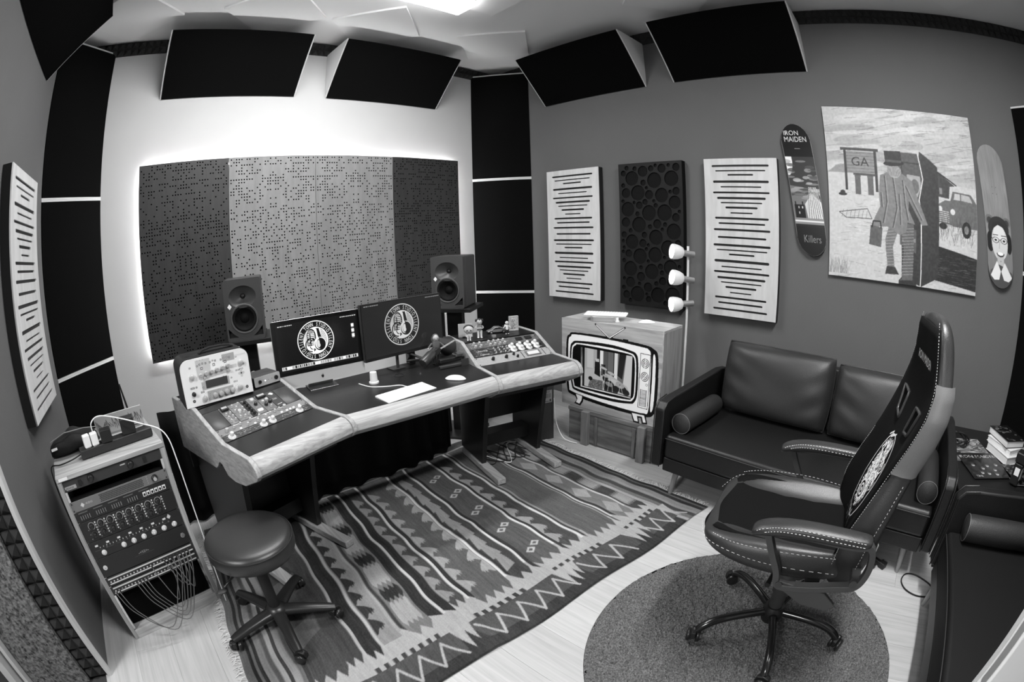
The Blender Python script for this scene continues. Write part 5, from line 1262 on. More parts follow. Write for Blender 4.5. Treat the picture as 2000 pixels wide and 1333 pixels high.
def sofa(label, M_, LEN, DEP, ncush, arms=2):
    """local x along front (viewer's left to right), y backwards, z up; front edge at y=0"""
    t = thing('sofa', label, 'sofa', group='black leather sofas on splayed wooden legs'); t.matrix_world = M_
    ob('base_rail', MB().box(0, LEN, .01, DEP-.04, .150, .232), M_LEA, t, bevel=.008, seg=3)
    ob('seat', MB().box(.002, LEN-.002, 0, DEP-.14, .234, .372), M_SEATDIM if False else M_LEA, t, bevel=.022, seg=4)
    if arms == 1: [q for q in t.children if q.name.startswith('seat')][0].data.materials[0] = M_SEATDIM
    mb = MB().tube([(.01, -.002, .352), (LEN-.01, -.002, .352)], .0022, 6); ob('seat_seam', mb, mat('seam_dark', .03, .5), t)
    ap = [(-.012, .178), (.02, .170), (DEP-.02, .170), (DEP, .22), (DEP-.005, .57), (DEP-.12, .585), (.10, .560), (.02, .548), (-.012, .51)]
    for x in (-.068, LEN+.010)[:arms]:
        a_ = ob('arm', MB().prism(ap, 0, .058, TR(x+.058, 0, 0, rz=PI/2)), M_LEA, t, bevel=.012, seg=4)
        for xx in (.0, .058): ob('piping', MB().tube([(x+xx, p[0]+.001, p[1]) for p in ap[6:]]+[(x+xx, ap[0][0], ap[0][1])], .0035, 6), M_LEA, a_, smooth=60)
    ob('backrest', MB().prism([(DEP-.14, .24), (DEP-.02, .24), (DEP+.05, .70), (DEP-.05, .71), (DEP-.115, .45)], 0, LEN-.004, TR(LEN-.002, 0, 0, rz=PI/2)), M_LEA, t, bevel=.015, seg=3)
    for x in (.075, LEN-.075):
        for y in (.055, DEP-.12):
            sx = -.02 if x < LEN/2 else .02; sy = -.012 if y < DEP/2 else .03
            ob('leg', MB().loft([[(x+sx*(1-k)+(.011+.009*k)*math.cos(a), y+sy*(1-k)+(.011+.009*k)*math.sin(a), .151*k) for a in [2*PI*q/16 for q in range(16)]] for k in (0, .5, 1)]), M_LEGW, t, smooth=60)
    for x in (.062, LEN-.062)[:arms]:
        L0 = .03; prf = [(0, -.003), (.042, .0), (.056, .008), (.058, .03), (.060, .22), (.058, .41), (.054, .428), (.03, .436), (0, .437)]
        b_ = thing('bolster', 'round black leather bolster on the '+label.split(' sofa')[0]+' sofa, '+('arm nearer the cabinet' if x < .5 else 'far arm') if False else None, None)
        b_.name = 'bolster'; b_.parent = None
        _bol.append((b_, t, x, prf))
    return t
_bol = []
Ms = Matrix.Translation((2.117, 1.012, 0)) @ rotz(math.atan2(-.996, -.0885))
# local y must point to the wall (+x world): rotation of local x to (-.0885,-.996) gives local y=(.996,-.0885)
s1_ = sofa('black leather sofa against the grey wall behind the gaming chair', Ms, 1.535, .82, 2)
Ms2 = Matrix.Translation((1.872, -.600, 0)) @ rotz(PI)
s2_ = sofa('black leather sofa cut off at the bottom right corner of the photo', Ms2, .93, .80, 1, 1)
labs_ = {0: 'round leather bolster on the sofa arm nearest the television cabinet', 1: 'round leather bolster on the far arm of the wall sofa, behind the gaming chair', 2: 'round leather bolster on the arm of the cut-off sofa at right', 3: 'round leather bolster on the hidden arm of the cut-off sofa'}
for i, (b_, s_, x, prf) in enumerate(_bol):
    m_ = (Ms if i < 2 else Ms2) @ TR(x, .055 if i < 2 else .06, .4305, rx=-PI/2)
    b_.matrix_world = m_; tag(b_, labs_[i], 'bolster', 'round leather bolsters')
    if i == 3:
        b_.matrix_world = m_
    ob('cushion_body', MB().lathe(prf, 28), M_LEA2, b_, smooth=50)
    ob('piping', MB().tube([(.0565*math.cos(2*PI*k/32), .0565*math.sin(2*PI*k/32), .007) for k in range(32)], .002, 6, True), mat('piping_brown', .12, .4), b_, smooth=60)
def backcush(name, label, M_, x, w_, h_, seed, y=.60, z=.375, lean=-.16, grp='large leather back cushions of the wall sofa'):
    t = thing(name, label, 'cushion', group=grp); t.matrix_world = M_ @ TR(x, y, z+h_/2, rx=lean)
    mb = MB(); rim = cushion(mb, w_, .20, h_, seed, .0042, 34); ob('cushion_body', mb, M_LEA2, t, smooth=80)
    ob('piping', MB().tube(rim, .0045, 6, True), M_LEA2, t, smooth=60); return t
backcush('back_cushion', 'wide leather back cushion of the wall sofa, nearest the television cabinet', Ms, .420, .72, .43, 3)
backcush('back_cushion', 'creased leather back cushion of the wall sofa, partly behind the gaming chair', Ms, 1.135, .69, .41, 8)
backcush('back_cushion', 'leather back cushion of the cut-off sofa at the right edge', Ms2, .50, .74, .40, 5, grp='leather back cushion of the cut-off sofa')
# dumbbell-like black bar under the wall sofa, cable loop on the floor
t = thing('mic_stand_bars', 'black metal bars lying on the floor under the right end of the wall sofa', 'stand', (2.10, -.27, 0), math.radians(58))
ob('bar', MB().box(-.10, .10, -.012, .012, .002, .026), M_BLACKM, t, bevel=.003); ob('bar', MB().box(-.10, .13, .035, .055, .002, .024), M_BLACKM, t, bevel=.003); ob('end_cap', MB().box(-.14, -.101, -.018, .018, .0, .032), M_BLACKP, t, bevel=.004)
o = ob('cable_loop', MB().tube(catmull([(1.95, -.70, .004), (1.99, -.66, .004), (2.03, -.58, .004), (2.02, -.52, .004), (1.96, -.50, .004), (1.90, -.53, .004), (1.87, -.60, .004), (1.88, -.68, .004)], 7), .004, 6), M_BLACKP, smooth=60)
tag(o, 'black cable in an open loop on the floor between the two sofas', 'cable')
# ---------------------------------------------------------------- woven rug
RW_, RH_ = 2.32, 1.50
def rug_canvas():
    c = Cv(RW_, RH_, .0042, .36)
    r = random.Random(21)
    LT, MD, DK, WT = .64, .34, .19, .80
    def band(u0, u1, v, v0=0., v1=RH_): c.rect(u0, v0, u1, v1, v)
    v0f, v1f = .30, 1.42
    # plain end stripes
    x = 0
    for w_, v in ((.035, .36), (.018, .14), (.012, .36), (.018, .16), (.03, .5), (.022, .33), (.022, .62), (.018, .2), (.03, .58), (.02, .4), (.024, .2)): band(x, x+w_, v); x += w_
    x = RW_
    for w_, v in ((.022, .14), (.012, .32), (.024, .13), (.035, .46), (.02, .5), (.03, .22), (.028, .40), (.022, .6)): band(x-w_, x, v); x -= w_
    xr = x
    # light end zones and dark border along the long edges
    band(.25, xr, LT, 0, RH_)
    band(.25, xr, .18, 0, .175)
    # field columns: (u0, u1, base)
    cols = [(.25, .40, .24), (.40, .475, .22), (.475, .49, .62), (.49, .555, .15), (.555, .57, .66), (.57, .655, .52), (.655, .672, .60), (.672, .69, .2), (.69, .80, .42), (.80, .853, .15),
            (.853, .868, .74), (.868, .91, .15), (.91, .983, .26), (.983, .998, .78), (.998, .022+1., .17), (1.02, 1.205, MD), (1.205, 1.219, .80), (1.219, 1.235, .17), (1.235, 1.333, .24),
            (1.333, 1.347, .80), (1.347, 1.366, .17), (1.366, 1.522, .31), (1.522, 1.536, .82), (1.536, 1.552, .18), (1.552, 1.655, .25), (1.655, 1.672, .82), (1.672, 1.686, .18), (1.686, 1.70, .55),
            (1.70, 1.885, .34), (1.885, 1.895, .55), (1.895, 1.903, .2), (1.903, 1.916, .80), (1.916, 1.935, .2), (1.935, 2.035, .44), (2.035, 2.046, .78), (2.046, xr, .22)]
    ends = {}
    for i, (a, b, v) in enumerate(cols):
        e0 = v0f+(.0 if v > .5 else -.01)+.012*((i*7) % 5-2); band(a, b, v, e0, v1f-.02*((i*3) % 3))
        if v < .5 and b-a > .06:   # saw-tooth lower ends
            n = max(2, int((b-a)/.045)); w_ = (b-a)/n
            for k in range(n): c.poly([(a+k*w_, e0+.002), (a+(k+.5)*w_, e0-.045), (a+(k+1)*w_, e0+.002)], v); c.poly([(a+k*w_, v1f-.05), (a+(k+.5)*w_, v1f-.0), (a+(k+1)*w_, v1f-.05)], v)
        elif v < .5: c.poly([(a, e0), (b, e0), (b, e0-.03)], v)
    def hook(u, v, s_, sy, val, bg):
        """leaf with a comb-like tip; s_=+1 leans right"""
        P = [(0, -.004), (0, .100), (.010, .092), (.032, .074), (.052, .046), (.058, .026), (.051, .034), (.049, .014), (.041, .030), (.037, .008), (.031, .026), (.022, .020), (.012, .002)]
        c.poly([(u+s_*p[0], v+sy*p[1]) for p in P], val)
    v = v0f+.02
    while v < v1f-.12:
        hook(.912, v, 1, 1, .54, .26); hook(1.022, v, 1, 1, .60, MD); hook(1.203, v+.04, -1, 1, .62, MD)
        hook(1.237, v+.02, 1, 1, .54, .24) if (int(v*20) % 2) else c.poly([(1.235, v), (1.25, v+.11), (1.285, v+.12), (1.300, v+.02)], .54)
        hook(1.554, v, 1, 1, .56, .25); hook(.575, v+.02, 1, 1, .17, .52)
        v += .098
    v = v0f+.06; k = 0
    while v < v1f-.1:
        for (du, dv) in ((-.024, 0), (.024, .028)):
            u = 1.445+du; q = v+dv; s_ = .030; c.poly([(u-s_, q), (u, q-s_*.75), (u+s_, q), (u, q+s_*.75)], .70); c.poly([(u-s_*.45, q), (u, q-s_*.34), (u+s_*.45, q), (u, q+s_*.34)], .31)
        v += .205
    def serr(u0, u1, va, vb, val, n=6):
        """patch with combed ends"""
        c.rect(u0, va, u1, vb, val); w_ = (u1-u0)/n
        for k in range(n): c.poly([(u0+k*w_, va), (u0+(k+.5)*w_, va-.03), (u0+(k+1)*w_, va)], val); c.poly([(u0+k*w_, vb), (u0+(k+.5)*w_, vb+.035), (u0+(k+1)*w_, vb)], val)
    for k in range(4): serr(.70, .79, v0f+.03+.27*k, v0f+.14+.27*k, .60, 4); serr(.70, .79, v0f+.19+.27*k, v0f+.23+.27*k, .13, 4)
    for k in range(5): serr(2.06, 2.125, v0f+.02+.22*k, v0f+.10+.22*k, .56, 5)
    for k in range(5): c.poly([(1.94, v0f+.05+.2*k), (1.985, v0f+.12+.2*k), (2.03, v0f+.05+.2*k), (1.985, v0f-.02+.2*k)], .60)
    for k in range(3): c.poly([(.26, .42+.3*k), (.39, .50+.3*k), (.39, .60+.3*k), (.26, .54+.3*k)], .33)
    # crenellated dark border with zigzag and pale spikes along the front
    x = .27; k = 0
    while x < xr-.03:
        big = int((x-.27)/.46) % 2
        if (x*100) % 46 < 30:
            c.rect(x, .17, x+.02, .20, .2); 
        x += .04
    seg = [(.33, .80), (.92, 1.36), (1.50, 1.80), (1.92, 2.12)]
    for a, b in seg:
        n = max(2, int((b-a)/.105))
        pts = []
        for k in range(n+1): pts += [(a+k*.105, .150), (a+k*.105+.060, .045)]
        c.poly([(a-.03, .175), (b+.04, .175), (b+.02, .06), (a, .06)], .27)
        c.line(pts, .011, .66)
    for a in (.25, .83, 1.38, 1.42, 1.83, 1.87, 2.14):
        c.poly([(a-.02, .18), (a+.045, .18), (a+.02, .05)], LT)
    for a in (.86, 1.445, .29, 1.90): c.poly([(a, .18), (a+.05, .18), (a+.03, .08)], LT)
    band(.25, xr, .10, 0, .008)
    # back border mirrored, simpler
    band(.25, xr, .34, 1.43, RH_)
    # yarn: fine weft streaks and wear
    c.noise(.003, .06, .035, 4); c.noise(.012, .4, .02, 5); c.noise(.25, .3, .02, 6)
    c.a += (np.random.default_rng(3).random(c.a.shape)-.5)*.10
    c.a = c.a.clip(.03, .9)*.93+.055
    return c
rc = rug_canvas()
def rugfn(U, V):
    yf = .885-.03*(U/2.3)-.16*np.clip((U-.9)/1.42, 0, 1)**1.5
    k = V/RH_; y = yf*(1-k)+2.43*k+.008*np.sin(U*9+1)*(1-k)
    x = -.165+U+.085*(y-.85)-.006*np.sin(k*PI)*(U/2.3)+.0035*np.sin(y*11+U*4)+.004*np.sin(y*23-U*7)
    z = .0045+.0018*np.sin(U*31+2*np.sin(V*5))*np.sin(V*7+U*2)+.0015*np.sin(V*37+U*9)+.006*np.exp(-((U-.93-.25*(V-.1))/.022)**2)*np.exp(-((V-.1)/.28)**2)+.005*np.exp(-((V-.78-.1*np.sin(U*3))/.03)**2)*np.exp(-((U-1.3)/.5)**2)
    return x, y, np.clip(z, .003, .02)
t = thing('woven_rug', 'large woven rug with combed stripes and a zigzag border under the desk and stool', 'rug')
sheet('woven_field', rc, rugfn, print_mat('woven_wool', .95, 0, .1, .9), t, smooth=True)
def rp(u, v):
    x, y, z = rugfn(np.array([u]), np.array([v])); return Vector((float(x[0]), float(y[0]), float(z[0])))
mb = MB(); r = random.Random(2)
for side in (0, 1):
    v = 0.02
    while v < RH_-.03:
        p = rp(0 if side == 0 else RW_, v); s_ = -1 if side == 0 else 1; L = r.uniform(.025, .055); a = r.uniform(-.9, .9)
        q1 = p+Vector((s_*L*.5, a*.012, .003)); q2 = p+Vector((s_*L, a*.03+r.uniform(-.01, .01), -.001)); q1.z = .006+r.random()*.006; q2.z = .0022
        mb.tube([tuple(p), tuple(q1), tuple(q2)], [.0016, .0017, .0012], 4); v += r.uniform(.0035, .008)
o = ob('fringe', mb, mat('fringe_wool', .60, .9, .1), t); o['kind'] = 'stuff'
# round shaggy rug
t = thing('round_rug', 'round dark grey shaggy rug under the gaming chair', 'rug', (1.2716, .0956, 0))
N = 330; R_ = .628; g = np.linspace(-R_-.01, R_+.01, N); U, V = np.meshgrid(g, g); rr = np.hypot(U, V); rg = np.random.default_rng(1)
def blur(a, k):
    for _ in range(k): a = (a+np.roll(a, 1, 0)+np.roll(a, -1, 0)+np.roll(a, 1, 1)+np.roll(a, -1, 1))/5
    return a
n1 = rg.random((N, N)); n2 = blur(rg.random((N, N)), 2); n3 = blur(rg.random((N, N)), 12)
z = .010+.006*(n1-.5)+.022*(n2-.5)+.08*(n3-.5); ed = np.clip((R_-rr)/.012, 0, 1)**.5; z = z*ed+.001; z = np.where(rr < R_-.012, np.clip(z, .006, .022), np.clip(z, .001, .022))
sc_ = np.where(rr > R_, R_/np.maximum(rr, 1e-6), 1); Xc, Yc = U*sc_, V*sc_
idx = np.arange(N*N).reshape(N, N); q = np.stack([idx[:-1, :-1], idx[:-1, 1:], idx[1:, 1:], idx[1:, :-1]], -1).reshape(-1, 4)
keep = (rr[:-1, :-1] < R_+.004).reshape(-1); q = q[keep]; used = np.unique(q); rm = -np.ones(N*N, int); rm[used] = np.arange(len(used))
me = bpy.data.meshes.new('pile'); me.from_pydata(np.stack([Xc, Yc, z], -1).reshape(-1, 3)[used].tolist(), [], rm[q].tolist()); me.update()
o = ob('pile', me, mat('shaggy_pile', .125, 1, .1, var=.6, vscale=150, bump=.8, bscale=500), t)
ob('backing', MB().cyl(R_-.004, .0005, .0045, 64), M_BLACKFAB, t)

# ---------------------------------------------------------------- gaming chair
M_CS = mat('chair_grey_leather', .022, .36, .5, bump=.3, bscale=400)
M_CL = mat('chair_light_leather', .12, .42, .5, bump=.3, bscale=400)
M_CB = mat('chair_black_fabric', .004, .85, .1, bump=.4, bscale=700)
M_ST = mat('white_stitch', .7, .6, .3)
CM = Matrix.Translation((1.407, .084, 0)) @ rotz(math.atan2(.115, .993))
ch = thing('gaming_chair', 'black and grey gaming chair with stitched arms standing on the round rug', 'chair'); ch.matrix_world = CM
loc_a = [129.7-6.6, -91-6.6, 53-6.6, -19.5-6.6, -162.-6.6]
hub = Vector((0, 0, .0))
mb = MB().lathe([(.0, .075), (.040, .075), (.046, .09), (.046, .135), (.038, .15), (0, .15)], 24); ob('hub', mb, M_BLACKM, ch, smooth=40)
def caster(parent, p, ang, mat_=M_BLACKP, r_=.027, z0=.0):
    c_ = ob('caster', MB().prism([(-.03, 0), (-.026, .026), (.0, .036), (.022, .030), (.03, .005)][::-1], -.009, .009, TR(p[0], p[1], z0+r_, rz=ang)), mat_, parent, bevel=.003)
    for s_ in (-1, 1): ob('wheel', MB().lathe([(.0, .0), (r_*.6, .0), (r_*.9, .002), (r_, .006), (r_, .012), (r_*.9, .016), (0, .017)], 22, TR(p[0], p[1], z0+r_, rz=ang) @ TR(0, s_*.010+(-.017 if s_ < 0 else 0), 0, rx=-PI/2)), mat('wheel_black', .015, .3, .5), c_, smooth=45)
    ob('stem', MB().cyl(.006, z0+r_*1.4, z0+r_*2.4, 10, TR(p[0], p[1], 0)), M_CHROME, c_, smooth=40)
    return c_
for a in loc_a:
    a = math.radians(a); d = Vector((math.cos(a), math.sin(a), 0)); R2 = .315
    pts = [d*.02+Vector((0, 0, .118)), d*.12+Vector((0, 0, .124)), d*.20+Vector((0, 0, .122)), d*.255+Vector((0, 0, .110)), d*.292+Vector((0, 0, .088)), d*.308+Vector((0, 0, .066))]
    lg = ob('leg', MB().tube(catmull([tuple(p) for p in pts], 5), .0165, 12), mat('leg_gloss_black', .012, .18, .6), ch, smooth=60)
    caster(lg, (d.x*R2, d.y*R2), a+1.2, z0=.020)
ob('gas_column', MB().lathe([(.030, .15), (.030, .22), (.036, .222), (.042, .30), (.042, .33), (.030, .345), (.026, .44)], 24), mat('column_grey', .035, .4, .5), ch, smooth=40)
ob('tilt_mechanism', MB().prism([(-.16, .425), (-.13, .408), (.10, .412), (.13, .44), (.13, .462), (-.16, .462)], -.085, .085, TR(0, 0, 0, rz=PI/2)), M_DARKP, ch, bevel=.006)
ob('tilt_knob', MB().cyl(.022, 0, .05, 16, TR(-.115, -.03, .44, ry=-PI/2)), M_BLACKP, ch, smooth=40); ob('tilt_lever', MB().tube([(-.08, .05, .445), (-.19, .06, .44), (-.235, .065, .43)], [.006, .006, .011], 8), M_BLACKP, ch, smooth=50)
# seat
def seat_ring(y, w_, zb, zc, zs, x_in, grow=0.):
    P = []
    w_ += grow
    top = [(-w_, zb+.035), (-w_*.985, zc+.0), (-w_*.93, zs-.002+grow*.3), (-x_in-.035, zs+grow*.2), (-x_in, zc+.006+grow*.2), (-x_in*.5, zc+grow*.2), (0, zc-.002+grow*.2)]
    P = top+[(-x, z) for x, z in reversed(top[:-1])]
    P += [(w_*.93, zb+.006), (w_*.6, zb), (0, zb), (-w_*.6, zb), (-w_*.93, zb+.006)]
    return [(x, y, z) for x, z in P]
sy = [(-.20, .19, .476, .535, .566, .165), (-.17, .205, .475, .540, .572, .165), (-.12, .235, .468, .538, .580, .165), (-.02, .252, .465, .535, .585, .165), (.10, .258, .468, .537, .582, .165), (.20, .252, .476, .545, .575, .155), (.27, .235, .488, .552, .568, .14), (.315, .205, .500, .550, .556, .12), (.338, .15, .512, .540, .540, .09)]
ob('seat', MB().loft([seat_ring(y, w_, zb, zc, zs, xi) for y, w_, zb, zc, zs, xi in sy]), M_CS, ch, smooth=70, sub=2)
# black fabric middle of the seat
nx_, ny_ = 18, 26; vs = []; fs = []
def seat_sec(y):
    y = max(sy[0][0], min(sy[-1][0], y))
    for a, b in zip(sy[:-1], sy[1:]):
        if a[0] <= y <= b[0]: t_ = (y-a[0])/(b[0]-a[0]); return [a[k]*(1-t_)+b[k]*t_ for k in range(6)]
for j in range(ny_+1):
    v = j/ny_; y = -.15+.500*v; _, w_, zb, zc, zs2, xi = seat_sec(y-.004)
    ww = min(w_*.80, .195)*(1-.25*max(0, v-.9)/.1)
    for i in range(nx_+1):
        u_ = 2*i/nx_-1; x = u_*ww; q = abs(x)/w_; k = max(0, min(1, (abs(x)-xi)/.05)); zz = zc+.007+(zs2-zc-.002)*k*k*(3-2*k)
        fr = max(0, (v-.86)/.14); y2 = y-.030*u_*u_*fr*fr; zz -= .075*fr**2.4
        vs.append((x, y2+.012*fr, zz))
fs = [(j*(nx_+1)+i, j*(nx_+1)+i+1, (j+1)*(nx_+1)+i+1, (j+1)*(nx_+1)+i) for j in range(ny_) for i in range(nx_)]
o = ob('seat_fabric', MB().add(vs, fs), M_CB, ch, smooth=70); m_ = o.modifiers.new('s', 'SOLIDIFY'); m_.thickness = .014; m_.offset = -1
def stitch(parent, pts, name='stitching', r_=.0006, gap=.0035, m=None):
    P = catmull(pts, 14); mb = MB(); acc = 0; on = True; seg = [P[0]]
    for a, b in zip(P[:-1], P[1:]):
        acc += (b-a).length; seg.append(b)
        if acc > gap:
            if on and len(seg) > 1: mb.tube([tuple(seg[0]), tuple(seg[-1])], r_, 4)
            on = not on; acc = 0; seg = [b]
    o = ob(name, mb, m or M_ST, parent); o['kind'] = 'stuff'; return o
for s_ in (-1, 1):
    stitch(ch, [(s_*.232, -.12, .576), (s_*.250, .0, .580), (s_*.255, .12, .577), (s_*.245, .22, .571), (s_*.215, .29, .566)])
    stitch(ch, [(s_*.252, -.13, .535), (s_*.263, .05, .533), (s_*.262, .18, .540), (s_*.225, .30, .545), (s_*.12, .35, .535)])
# back
BZ = [ # z, half width, y_front(centre), y_rear, wing protrusion
 (.435, .17, -.135, -.185, .01), (.455, .20, -.138, -.210, .015), (.50, .215, -.150, -.225, .025), (.56, .238, -.150, -.238, .038), (.64, .250, -.158, -.240, .045), (.72, .246, -.180, -.250, .042), (.80, .232, -.208, -.268, .035), (.87, .222, -.232, -.288, .028),
 (.95, .228, -.258, -.318, .018), (1.02, .230, -.278, -.338, .010), (1.08, .214, -.288, -.346, .004), (1.13, .184, -.290, -.346, .002), (1.18, .166, -.287, -.343, .0), (1.225, .150, -.284, -.336, -.002), (1.252, .118, -.288, -.326, -.004), (1.262, .07, -.296, -.318, -.004)]
def back_ring(z, w_, yf, yr, pr):
    T = [(-w_*.80, yf+pr*.9), (-w_*.66, yf+pr*.35), (-w_*.5, yf), (-w_*.2, yf-.004), (w_*.2, yf-.004), (w_*.5, yf), (w_*.66, yf+pr*.35), (w_*.80, yf+pr*.9)]
    T += [(w_*.95, yf+pr*.8), (w_, yf-.012), (w_, yr+.018), (w_*.93, yr+.002), (w_*.5, yr-.004), (0, yr-.006), (-w_*.5, yr-.004), (-w_*.93, yr+.002), (-w_, yr+.018), (-w_, yf-.012), (-w_*.95, yf+pr*.8)]
    return [(x, y, z) for x, y in T]
bk = ob('backrest', MB().loft([back_ring(*b) for b in BZ]), M_CS, ch, smooth=80, sub=2)
def bz(z):
    for a, b in zip(BZ[:-1], BZ[1:]):
        if a[0] <= z <= b[0]:
            t_ = (z-a[0])/(b[0]-a[0]); return [a[k]*(1-t_)+b[k]*t_ for k in range(5)]
    return list(BZ[-1])
def fy(x, z, off=.0035):
    _, w_, yf, yr, pr = bz(z); q = abs(x)/w_
    if q < .5: y = yf-.004*(1-q/.5)*.5
    elif q < .8: y = yf+pr*.9*((q-.5)/.3)**1.6
    elif q < .95: y = yf+pr*.85
    else: y = yf+pr*.8-(q-.95)/.05*.012
    return y+off
def back_patch(name, m, zs, wf, off=.004, n=16, parent=bk):
    vs = []
    for z in zs:
        ww = wf(z)
        for i in range(n+1): x = -ww+2*ww*i/n; vs.append((x, fy(x, z, off), z))
    fs = [(j*(n+1)+i, j*(n+1)+i+1, (j+1)*(n+1)+i+1, (j+1)*(n+1)+i) for j in range(len(zs)-1) for i in range(n)]
    o = ob(name, MB().add(vs, fs), m, parent, smooth=70); q = o.modifiers.new('s', 'SOLIDIFY'); q.thickness = .008; q.offset = 0; return o
zs = [.50+.0245*k for k in range(31)]
back_patch('front_fabric', M_CB, zs, lambda z: bz(z)[1]*(.93 if z > .84 else .86), .004)
# lighter leather band on both flanks
for s_ in (-1, 1):
    vs = []; zz = [.86+.013*k for k in range(20)]
    for z in zz:
        _, w_, yf, yr, pr = bz(z)
        for x, y in ((w_*.955, yf+pr*.8+.004), (w_+.0045, yf-.010), (w_+.0045, (yf+yr)/2), (w_+.0045, yr+.016), (w_*.955, yr-.0005)): vs.append((s_*x, y, z))
    fs = [(j*5+i, j*5+i+1, (j+1)*5+i+1, (j+1)*5+i) for j in range(19) for i in range(4)]
    ob('light_side_panel', MB().add(vs, fs), M_CL, bk, smooth=70, label='lighter grey leather flank')
    stitch(bk, [(s_*(bz(z)[1]*.955), bz(z)[2]+bz(z)[4]*.8+.0065, z) for z in [.55+.05*k for k in range(15)]])
    stitch(bk, [(s_*(bz(z)[1]+.004), (bz(z)[2]+bz(z)[3])/2, z) for z in (.56, .60, .64, .68, .72, .76, .80, .84)])
# belt openings
for s_ in (-1, 1):
    P = [(s_*a, b) for a, b in ((.065, .925), (.120, .935), (.150, 1.01), (.075, 1.005))]
    def quad(k, off, dy=0.):
        cx = sum(p[0] for p in P)/4; cz = sum(p[1] for p in P)/4; o_ = []
        for q in range(24):
            a = q/24*4; i = int(a); f_ = a-i; A, B = P[i], P[(i+1) % 4]; x = A[0]*(1-f_)+B[0]*f_; z = A[1]*(1-f_)+B[1]*f_
            x = cx+(x-cx)*k; z = cz+(z-cz)*k; o_.append((x, fy(x, z, off)+dy, z))
        return o_
    ob('belt_opening_frame', MB().tube(quad(1., .010), .006, 8, True), mat('frame_gloss', .03, .25, .6), bk, smooth=60)
    ob('belt_opening', MB().add(quad(.97, .0095), [tuple(range(24))]), M_BLACKFAB, bk)
# printed head text and abstract oval emblem
c = Cv(.20, .05, .0014, .03); c.text('IRON MAIDEN', .10, .012, .026, .8, .92); tm = c.a > .3
kt = tm.reshape(c.ny, c.ss, c.nx, c.ss).any((1, 3))
def tmask(k_, c_):
    def f(U, V):
        i = np.clip((U/c_.w*(c_.nx-1)).astype(int), 0, c_.nx-2); j = np.clip((V/c_.h*(c_.ny-1)).astype(int), 0, c_.ny-2); return k_[j, i] | k_[j+1, i+1]
    return f
# sheet faces +y: canvas u runs towards -x so it reads from the front
fyv = np.vectorize(lambda x, z: fy(x, z, .0095))
sheet('head_lettering', c, lambda U, V: (.10-U, fyv(.10-U, 1.105+V), 1.105+V), M_PRINT, bk, mask=tmask(kt, c))
c = Cv(.23, .34, .0016, .03); r = random.Random(12); cx, cy = .115, .175
c.ell(cx, cy, .092, .145, .85); c.ell(cx, cy, .088, .140, .03)
for k in range(560):
    a = r.uniform(0, 2*PI); q = r.random()**.6; x = cx+.066*q*math.cos(a); y = cy+.108*q*math.sin(a); L = r.uniform(.008, .028); b_ = r.uniform(.6, 2.2)+math.sin(9*x/.1)
    c.line([(x, y), (x+L*math.cos(b_)*.6, y+L*math.sin(b_)), (x+L*math.cos(b_+.7), y+L*1.5*math.sin(b_+.7))], r.uniform(.002, .005), r.choice((.95, .9, .8, .1, .6)))
for k in range(5): c.ell(cx-.012, cy-.055, .040-.008*k, .034-.007*k, .85 if k % 2 == 0 else .04)
c.line([(cx-.06, cy+.125), (cx-.03, cy+.145), (cx-.035, cy+.125), (cx+.01, cy+.15)], .005, .85); c.line([(cx-.02, cy-.12), (cx, cy-.15), (cx+.015, cy-.12)], .005, .85)
for k in range(60): x = r.uniform(.03, .16); c.rect(x, r.uniform(.0, .05), x+.003, r.uniform(.0, .05)+.003, .3)
tm = c.a > .12; ke = tm.reshape(c.ny, c.ss, c.nx, c.ss).any((1, 3))
sheet('printed_emblem', c, lambda U, V: (.115-U, fyv(.115-U, .570+V), .570+V), M_PRINT, bk, mask=tmask(ke, c))
ob('side_tag', MB().box(-.262, -.250, -.232, -.2315, .62, .665), M_WHITEP, bk)
